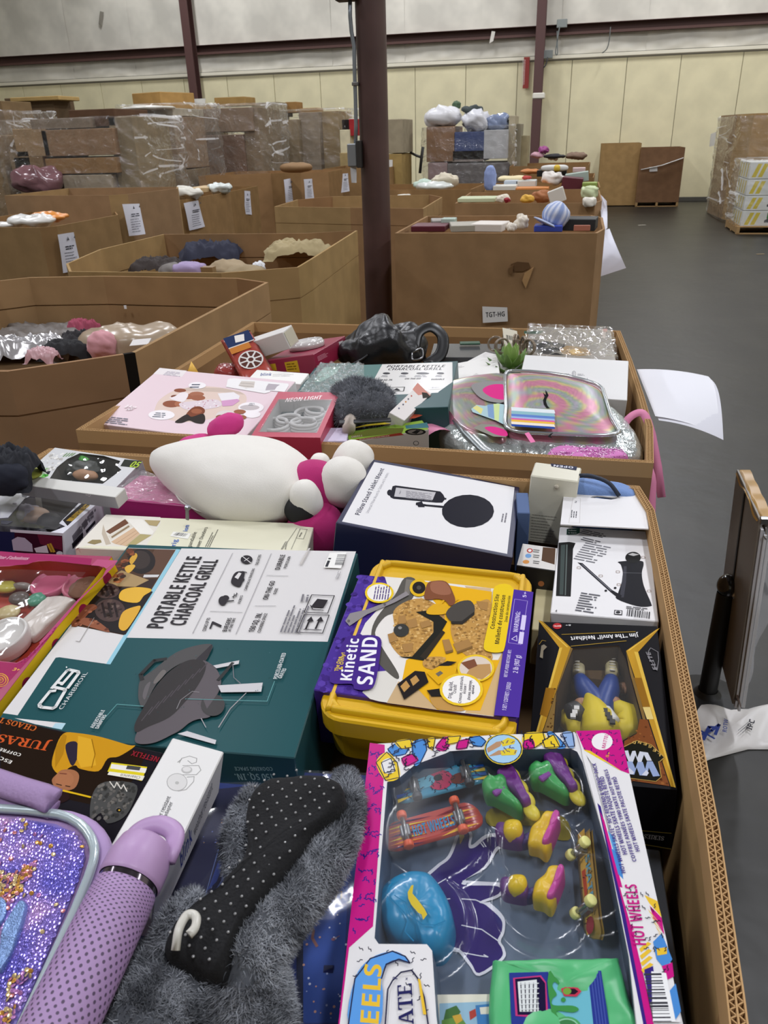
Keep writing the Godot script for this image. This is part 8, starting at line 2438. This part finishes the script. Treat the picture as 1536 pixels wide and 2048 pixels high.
func lunch_bag_and_bottle() -> void:
	var lg := [-0.3712, 1.015, -0.3552, 0.2443, -0.06981, 0, 0.3, 0.1, 0.3]
	var lturn := Vector3(lg[3], lg[4], lg[5])
	var lunch := thing("lunch_bag","lilac lunch bag with a sequin lid and glittering blue shapes, at the bin front","lunch bag",Vector3(lg[0],lg[1],lg[2]) - Basis.from_euler(lturn) * Vector3(0,.1,0),lturn)
	var rim := PackedVector2Array([Vector2(-.1205,.0510),Vector2(-.0929,.0573),Vector2(-.0643,.0620),Vector2(-.0349,.0649),Vector2(-.0122,.0616),Vector2(.0060,.0520),Vector2(.0168,.0398),Vector2(.0225,.0219),Vector2(.0272,-.0054),Vector2(.0319,-.0488),Vector2(.0361,-.0878),Vector2(.0368,-.1000),Vector2(.0085,-.1074)])
	var field := PackedVector2Array([Vector2(-.1145,.0436),Vector2(-.0872,.0499),Vector2(-.0589,.0546),Vector2(-.0334,.0567),Vector2(-.0141,.0537),Vector2(.0008,.0463),Vector2(.0086,.0374),Vector2(.0139,.0219),Vector2(.0188,-.0054),Vector2(.0254,-.0504),Vector2(.0307,-.0891),Vector2(.0315,-.1014),Vector2(.0085,-.1074)])
	part(lunch,"bag_body",prism(rim,.098,Transform3D(Basis(Vector3.RIGHT,Vector3.FORWARD,Vector3.UP),Vector3.ZERO)),M("#a888b8",.6,{"bump": "cloth","deep": 0.3,"size": 8.0}))
	part(lunch,"sequin_backing",prism(field,.002,Transform3D(Basis(Vector3.RIGHT,Vector3.FORWARD,Vector3.UP),Vector3(0,.1,0))),M("#7a6ab4",.4))
	var bead := []
	for k in rim.size() - 1: bead.append(Vector3(rim[k].x, 0.103, -rim[k].y))
	part(lunch,"holographic_piping",tube(bead,.0042,8),M("#c4d2d6",.2,{"metal": 0.35}))
	var bead2 := []
	for k in rim.size() - 1: bead2.append(Vector3(rim[k].x * 1.0 + 0.006, 0.094, -rim[k].y - 0.002))
	part(lunch,"fabric_piping",tube(bead2,.007,8),M("#a78bb8",.6))
	var g := RandomNumberGenerator.new()
	g.seed = 4
	var dye := FastNoiseLite.new()
	dye.seed = 3
	dye.frequency = 12.0
	var where: Array[Transform3D] = []
	var tint: Array[Color] = []
	var lo := field[0]
	var hi := field[0]
	for q in field:
		lo = lo.min(q)
		hi = hi.max(q)
	var step := 0.0034
	for i in int((hi.x - lo.x) / step):
		for j in int((hi.y - lo.y) / (step * 0.87)):
			var q := lo + Vector2((i + 0.5 * (j % 2)) * step, j * step * 0.87)
			if not Geometry2D.is_point_in_polygon(q, field): continue
			var flip := dye.get_noise_2dv(q * 1.3 + Vector2(4, 0)) > 0.33 or g.randf() < 0.05
			var tip := Vector3(g.randf() - 0.5, 0, g.randf() - 0.5) * (1.3 if flip else 0.35)
			where.append(Transform3D(Basis.from_euler(tip + Vector3(0.12, 0, 0)), Vector3(q.x, 0.1032 + (0.001 if flip else 0.0), -q.y)))
			var n := dye.get_noise_2dv(q)
			var c := Color("#6a62c4").lerp(Color("#a488d4"), clampf(0.5 + n * 1.6, 0, 1)).lerp(Color("#d8a8cc"), clampf(n * 2.0 - 0.3, 0, 1))
			if flip: c = [Color("#d9a04a"), Color("#d98a8a"), Color("#c98ac8"), Color("#d9c08a")][g.randi() % 4]
			tint.append(c.srgb_to_linear())
	strew(lunch, "sequins", lathe([[0.0019, 0.0], [0.0019, 0.0002], [0.0, 0.0003]], 8), M("#ffffff", 0.18, {"vc": 1, "metal": 0.45}), where, tint)
	part(lunch,"glitter_shape",puff(PackedVector2Array([Vector2(-.0201,-.0099),Vector2(-.0134,-.0101),Vector2(-.0080,-.0204),Vector2(-.0035,-.0366),Vector2(-.0011,-.0510),Vector2(-.0016,-.0585),Vector2(-.0102,-.0500),Vector2(-.0212,-.0272)]),.006,.003,4),M("#7f9ccc",.25,{"metal": 0.5,"bump": "plush","deep": 1.0,"size": 12.0}),Vector3(0,.1025,0))
	part(lunch,"glitter_shape",puff(PackedVector2Array([Vector2(-.0408,-.0103),Vector2(-.0334,-.0113),Vector2(-.0272,-.0180),Vector2(-.0249,-.0281),Vector2(-.0331,-.0371),Vector2(-.0496,-.0161)]),.006,.003,4),M("#7f9ccc",.25,{"metal": 0.5,"bump": "plush","deep": 1.0,"size": 12.0}),Vector3(0,.1025,0))
	part(lunch,"handle_strap",tube([Vector3(-.124,.11,-.078),Vector3(-.108,.11,-.077),Vector3(-.082,.11,-.075),Vector3(-.058,.11,-.074),Vector3(-.043,.11,-.072)],.012,8,.45),M("#9a7fa8",.65,{"bump": "cloth","deep": 0.3,"size": 8.0}))
	part(lunch,"handle_strap",tube([Vector3(-.116,.11,-.067),Vector3(-.089,.11,-.068),Vector3(-.065,.11,-.069),Vector3(-.043,.11,-.068)],.009,8,.5),M("#8f749e",.65),Vector3(0,-.008,0))
	var bottle := thing("water_bottle","lilac sports bottle with a dotted sleeve and looped lid, propped beside the lunch bag","bottle",Vector3(-.296,1.028,-.241))
	bottle.basis = Basis(Vector3(-0.986, -0.166, 0), Vector3(-0.025, 0.15, -0.988), Vector3(0.164, -0.975, -0.153))
	part(bottle,"sleeve",grid(72,10,func(u: float,v: float) -> Vector3:
		var q := [0.0, 0.94, 1.0, 1.0, 1.0, 1.0, 1.0, 1.0, 0.99, 0.96, 0.0][roundi(v * 10)] as float
		return Vector3(cos(TAU * u) * 0.0252 * q, 0.1150 * [0.0, 0.0, 0.03, 0.2, 0.4, 0.6, 0.75, 0.85, 0.92, 1.0, 1.0][roundi(v * 10)], sin(TAU * u) * 0.0252 * q)), dotted())
	part(bottle,"metal_neck",lathe([[.0232,.1140],[.0232,.1210]],48),M("#6f6670",.15,{"metal": 0.9}))
	part(bottle,"lid",lathe([[.0239,.1200],[.0252,.1220],[.0252,.1370],[.0214,.1530],[.0151,.1570],[.0,.1570]],48),M("#b08fb8",.4))
	part(bottle,"carry_loop",tube([Vector3(-.0202,.1430,.006),Vector3(-.0186,.1650,.004),Vector3(.0,.1730,.002),Vector3(.0186,.1650,.004),Vector3(.0202,.1390,.006)],.005,10,1.6),M("#b392bc",.4))

func dotted() -> StandardMaterial3D:   # woven sleeve: dark holes in rows
	var im := Image.create(32, 32, false, Image.FORMAT_RGB8)
	for y in 32:
		for x in 32:
			var d := minf(Vector2(x - 8, y - 8).length(), minf(Vector2(x - 24, y - 24).length(), 99.0))
			im.set_pixel(x, y, Color("#a385b0").lerp(Color("#4f3f58"), smoothstep(6.0, 4.5, d)))
	var m := StandardMaterial3D.new()
	m.albedo_texture = ImageTexture.create_from_image(im)
	m.uv1_scale = Vector3(24, 30, 1)
	m.roughness = 0.5
	return m


func slippers_and_blue_box() -> void:
	var notes := pack("blue_set_box","blue starry boxed set with music notes, mostly covered by the grey fur slippers","box",[-.2193,.9,-.4459,.1047,.1047,.03491,.36,.06,.36],M("#1d2c66",.3))
	art()
	pg("#22357a",[-1790,-1790,1790,-1790,1790,1790,-1790,1790])
	pg("#171b3e",[-1699,1393,-757,1570,-537,951,-783,186,-1148,-65])
	pg("#2a4a9a",[10,880,499,1017,705,-748,362,-777])
	pg("#15173a",[124,139,188,144,381,-775,323,-780])
	ln("#5f72a8",9,[-812,277,-835,798,-719,819,-698,428,-761,188])
	ln("#5f72a8",9,[-778,351,-787,723,-728,727])
	ln("#5f72a8",10,[-843,824,-761,1045,-664,1052])
	pg("#2f4696",[-805,325,-791,697,-733,701,-743,425])
	dots(["#9a7a5a","#5f6aa0"],[-1106,807,-859,1208,-676,1277,-652,836],60,7.6,4,1.00)
	dots(["#9fb0dc","#cfd6ea","#c89a8a"],[21,828,515,913,724,-747,354,-739],90,9.8,8,1.00)
	ln("#8a5a52",26,[225,125,315,1,317,-63,373,-132])
	el("#8a5a6a",511,-60,18,14,176)
	ln("#8a5a6a",6,[511,-61,564,-23])
	ln("#7a6a5a",9,[462,322,472,392,514,407,517,326])
	lines("#17204a",480,-315,4.5,91,23.6,2,40,3)
	done(notes,"printed_panel",side(.36,.06,.36,"t"),.30,.18)
	part(notes,"shrink_film",grid(30,30,func(u: float,v: float) -> Vector3: return Vector3((u - 0.5) * 0.36,.063 + 0.003 * sin(u * 23.0 + v * 9.0) * sin(v * 19.0),(v - 0.5) * 0.36)),M("#eef2ff",.1,{"alpha": 0.04}))
	var sg := [-0.2147, 1.05, -0.4061, 0.1571, 0, 0.06981, 0.1, 0.05, 0.3]
	var sturn := Vector3(sg[3], sg[4], sg[5])
	var slip := thing("fur_slipper","grey fur slipper with its black dotted sole turned up and a white plastic hook","slipper",Vector3(sg[0],sg[1],sg[2]) - Basis.from_euler(sturn) * Vector3(0,.05,0),sturn)
	var outline_ := PackedVector2Array([Vector2(-.0177,.0646),Vector2(-.0022,.0748),Vector2(.0155,.0791),Vector2(.0385,.0790),Vector2(.0525,.0732),Vector2(.0571,.0623),Vector2(.0530,.0463),Vector2(.0405,.0255),Vector2(.0368,.0067),Vector2(.0291,-.0156),Vector2(.0171,-.0394),Vector2(.0086,-.0597),Vector2(.0067,-.0750),Vector2(.0029,-.0891),Vector2(-.0120,-.0875),Vector2(-.0275,-.0851),Vector2(-.0400,-.0838),Vector2(-.0420,-.0742),Vector2(-.0342,-.0593),Vector2(-.0242,-.0436),Vector2(-.0173,-.0241),Vector2(-.0103,-.0077),Vector2(-.0105,.0104),Vector2(-.0210,.0346),Vector2(-.0226,.0524)])
	part(slip,"sole",puff(outline_,.05,.012,2),M("#141416",.95,{"bump": "cloth","deep": 0.5,"size": 10.0}))
	var grip: Array[Transform3D] = []
	var shade: Array[Color] = []
	for i in 60:
		for j in 80:
			var q := Vector2(-0.2 + (i + 0.5 * (j % 2)) * 0.0125, -0.25 + j * 0.0068)
			if Geometry2D.is_point_in_polygon(q, outline_):
				grip.append(Transform3D(Basis(), Vector3(q.x, 0.0508, -q.y)))
				shade.append(Color(0.25, 0.25, 0.25))
	strew(slip, "grip_dots", blob(0.0012, 0.0009, 0.0012, 0, 5, 1, 2, 8, 5), M("#ffffff", 0.15, {"vc": 1, "spec": 0.9}), grip, shade)
	part(slip,"plastic_hook",tube([Vector3(-.0242,.0580,.0875),Vector3(-.0252,.0640,.0766),Vector3(-.0243,.0640,.0664),Vector3(-.0198,.0640,.0640),Vector3(-.0155,.0640,.0668),Vector3(-.0139,.0640,.0732),Vector3(-.0161,.0640,.0785)],.0034,8),M("#c9c6bc",.25))
	var band_201 := part(slip, "fur_upper", limb([Vector3(-0.172, 1.02, -0.522), Vector3(-0.163, 1.02, -0.502), Vector3(-0.161, 1.02, -0.468), Vector3(-0.167, 1.02, -0.427), Vector3(-0.178, 1.018, -0.395), Vector3(-0.192, 1.012, -0.368), Vector3(-0.203, 1, -0.347), Vector3(-0.197, 0.975, -0.336), Vector3(-0.184, 0.96, -0.318)], [0.0090, 0.0140, 0.0180, 0.0200, 0.0210, 0.0220, 0.0260, 0.0300, 0.0280]), M("#5c5f65", 0.95))
	band_201.transform = slip.transform.affine_inverse()
	fur(band_201,limb_at([Vector3(-.172,1.02,-.522),Vector3(-.163,1.02,-.502),Vector3(-.161,1.02,-.468),Vector3(-.167,1.02,-.427),Vector3(-.178,1.018,-.395),Vector3(-.192,1.012,-.368),Vector3(-.203,1,-.347),Vector3(-.197,.975,-.336),Vector3(-.184,.96,-.318)],[.0090,.0140,.0180,.0200,.0210,.0220,.0260,.0300,.0280]),42000,.0055,lin("#43464c"),lin("#b4b8bf"),201)
	var band_202 := part(slip, "fur_upper", limb([Vector3(-0.25, 1.02, -0.488), Vector3(-0.25, 1.015, -0.463), Vector3(-0.246, 1.01, -0.435), Vector3(-0.239, 1, -0.419)], [0.0070, 0.0120, 0.0130, 0.0080]), M("#5c5f65", 0.95))
	band_202.transform = slip.transform.affine_inverse()
	fur(band_202,limb_at([Vector3(-.25,1.02,-.488),Vector3(-.25,1.015,-.463),Vector3(-.246,1.01,-.435),Vector3(-.239,1,-.419)],[.0070,.0120,.0130,.0080]),6000,.0055,lin("#43464c"),lin("#b4b8bf"),202)
	var band_203 := part(slip, "fur_upper", limb([Vector3(-0.257, 1.015, -0.379), Vector3(-0.264, 1.012, -0.357), Vector3(-0.266, 1.005, -0.339)], [0.0080, 0.0120, 0.0100]), M("#5c5f65", 0.95))
	band_203.transform = slip.transform.affine_inverse()
	fur(band_203,limb_at([Vector3(-.257,1.015,-.379),Vector3(-.264,1.012,-.357),Vector3(-.266,1.005,-.339)],[.0080,.0120,.0100]),5000,.0055,lin("#43464c"),lin("#b4b8bf"),203)
	var mate := thing("fur_slipper","second grey fur slipper of the hooked pair, fur toe towards the bin front","slipper",Vector3(-.271,.95,-.336))
	var band_208 := part(mate, "fur_upper", limb([Vector3(-0.269, 0.965, -0.354), Vector3(-0.266, 0.965, -0.328), Vector3(-0.266, 0.96, -0.301), Vector3(-0.265, 0.95, -0.278)], [0.0320, 0.0460, 0.0500, 0.0450]), M("#5c5f65", 0.95))
	band_208.transform = mate.transform.affine_inverse()
	fur(band_208,limb_at([Vector3(-.269,.965,-.354),Vector3(-.266,.965,-.328),Vector3(-.266,.96,-.301),Vector3(-.265,.95,-.278)],[.0320,.0460,.0500,.0450]),34000,.0055,lin("#43464c"),lin("#b4b8bf"),208)

func small_bits() -> void:
	solo("navy_cloth","black and navy cloth ball at the left frame edge of the nearest bin","cloth",cloth(.120,.100,.070,95,.60),M("#15171f",.85),Vector3(-.942,1.03,-1.07),Vector3(0,.20,0))
	solo("dark_sock","dark navy knitted ball beside the slim grey box","cloth",blob(.045,.03,.035,.0045,35.6,96,2.2,32,18),M("#161a28",.90),Vector3(-.921,1.02,-1.049),Vector3(.00,.00,.00))
	solo("yellow_cloth","yellow green cloth edge behind the dark ball","cloth",blob(.06,.01,.03,.0020,26.7,97,2.2,32,18),M("#a8b04a",.80),Vector3(-.961,1.02,-1.112),Vector3(.00,.00,.00))
	lunch_bag_and_bottle()
	slippers_and_blue_box()

func beside_the_bin() -> void:
	small_bits()
	var stand := thing("sign_stand","black pole stand clamping a board of stacked sheets, standing in the aisle","sign stand",Vector3(.49,0,-2.05))
	part(stand,"pole",lathe([[.026,.0],[.026,.185],[.026,.361],[.025,.371]],28),M("#131314",.45))
	part(stand,"foot",lathe([[.1,.0],[.1,.008],[.04,.014],[.028,.03]],32),M("#19191a",.5))
	part(stand,"ball_joint",blob(.034,.034,.034),M("#101011",.12,{"clear": 0.8}),Vector3(.004,.359,0))
	part(stand,"clamp_bracket",box(.05,.05,.046,.006),M("#3a3b3d",.3,{"metal": 0.7}),Vector3(.04,.369,.004))
	part(stand,"wing_screw",lathe([[.0,.0],[.012,.0],[.013,.004],[.012,.014],[.0,.015]],18),M("#c4c4c4",.2,{"metal": 0.95}),Vector3(.02,.383,.026),Vector3(PI / 2,0,0))
	var board := thing("sheet_board","stack of grey and clear sign sheets with tan tape, held by the stand","sign board",Vector3(.533,.12,-2.029))
	board.basis = Basis(Vector3(0.998, 0.055, -0.014), Vector3(-0.054, 0.998, 0.026), Vector3(0.015, -0.025, 1))
	part(board,"dark_sheet",box(.006,.578,.297,.001),M("#857c72",.35),Vector3(-.014,0,0))
	part(board,"divider",box(.004,.561,.014,.001),M("#1a1a1b",.4),Vector3(-.018,.01,-.02))
	part(board,"clear_sheet",box(.007,.561,.297,.0005),M("#d6d6da",.2),Vector3(-.007,-.01,.004))
	part(board,"clear_sheet",box(.007,.555,.297,.0005),M("#e0e0e4",.2),Vector3(.001,-.016,.010))
	part(board,"white_sheet",box(.009,.567,.297,.0005),M("#e6e6ea",.4),Vector3(.011,-.006,.006))
	part(board,"tan_tape",grid(10,14,func(u: float,v: float) -> Vector3: return Vector3(-.02 + 0.036 * u,.580 + 0.002 * sin(v * 21.0) - 0.02 * maxf(.0,.3 - u) * 3.0 * (.6 + 0.4 * sin(v * 9.0)),(v - 0.5) * 0.285)),M("#b98f4a",.3))
	part(board,"binder_clip",box(.03,.02,.012,.003),M("#a9a9ac",.2,{"metal": 0.9}),Vector3(0,.562,.145))
	part(board,"clip_lever",tube([Vector3(.0,.558,.153),Vector3(.004,.528,.157),Vector3(-.004,.538,.159)],.002,6),M("#c4c4c6",.2,{"metal": 0.9}))
	part(board,"plastic_sleeve",grid(12,20,func(u: float,v: float) -> Vector3: return Vector3(.018 + 0.02 * sin(v * 4.0) * u + 0.008 * sin(v * 17.0),(1.0 - v) * 0.561,(u - 0.5) * 0.297)),M("#e2e2e6",.15,{"alpha": 0.3}))
	paper("torn_card","brown torn card strip hanging under the sign sheets","card",[Vector3(.51,.182,-2.067),Vector3(.526,.155,-2.058),Vector3(.523,.152,-1.818),Vector3(.52,.133,-1.877)],"#4a3526",0)
	var flop := thing("white_bag","white plastic bag with blue print lying at the foot of the sign stand","plastic bag",Vector3(.546,0,-1.913))
	var bp := PackedVector2Array([Vector2(-.101,-.101),Vector2(-.029,-.094),Vector2(.054,-.094),Vector2(.147,-.151),Vector2(.103,.062),Vector2(.024,.078),Vector2(-.074,.133),Vector2(-.123,.166)])
	part(flop,"film_body",grid(40,24,func(u: float,v: float) -> Vector3:
		var n := bp.size()
		var t := u * n
		var a := bp[int(t) % n].lerp(bp[(int(t) + 1) % n], t - int(t))
		var q := a * (1.0 - v)
		return Vector3(q.x, 0.022 * pow(v, 0.4) + 0.006 * sin(q.x * 60.0 + q.y * 25.0) * pow(v, 0.3) + 0.002, q.y)), M("#d6d3d0", 0.35))
	art()
	ln("#3f4f96",83,[-1027,-787,-723,-561,-483,-263,-652,-712])
	ln("#3f4f96",98,[-1000,-984,-770,-425,-556,-403])
	ln("#3f4f96",67,[-1033,-623,-701,-885])
	tx("#5a66a0","ROTW",-330,-566,77.6,585,112)
	lines("#5f5f66",-8,-419,51.0,710,60.3,3,14,4)
	tx("#33333a","IPC",355,-347,69.3,486,147)
	done(flop,"blue_print",Transform3D(Basis(Vector3.RIGHT,Vector3.FORWARD,Vector3.UP),Vector3(0,.034,0)),.4)
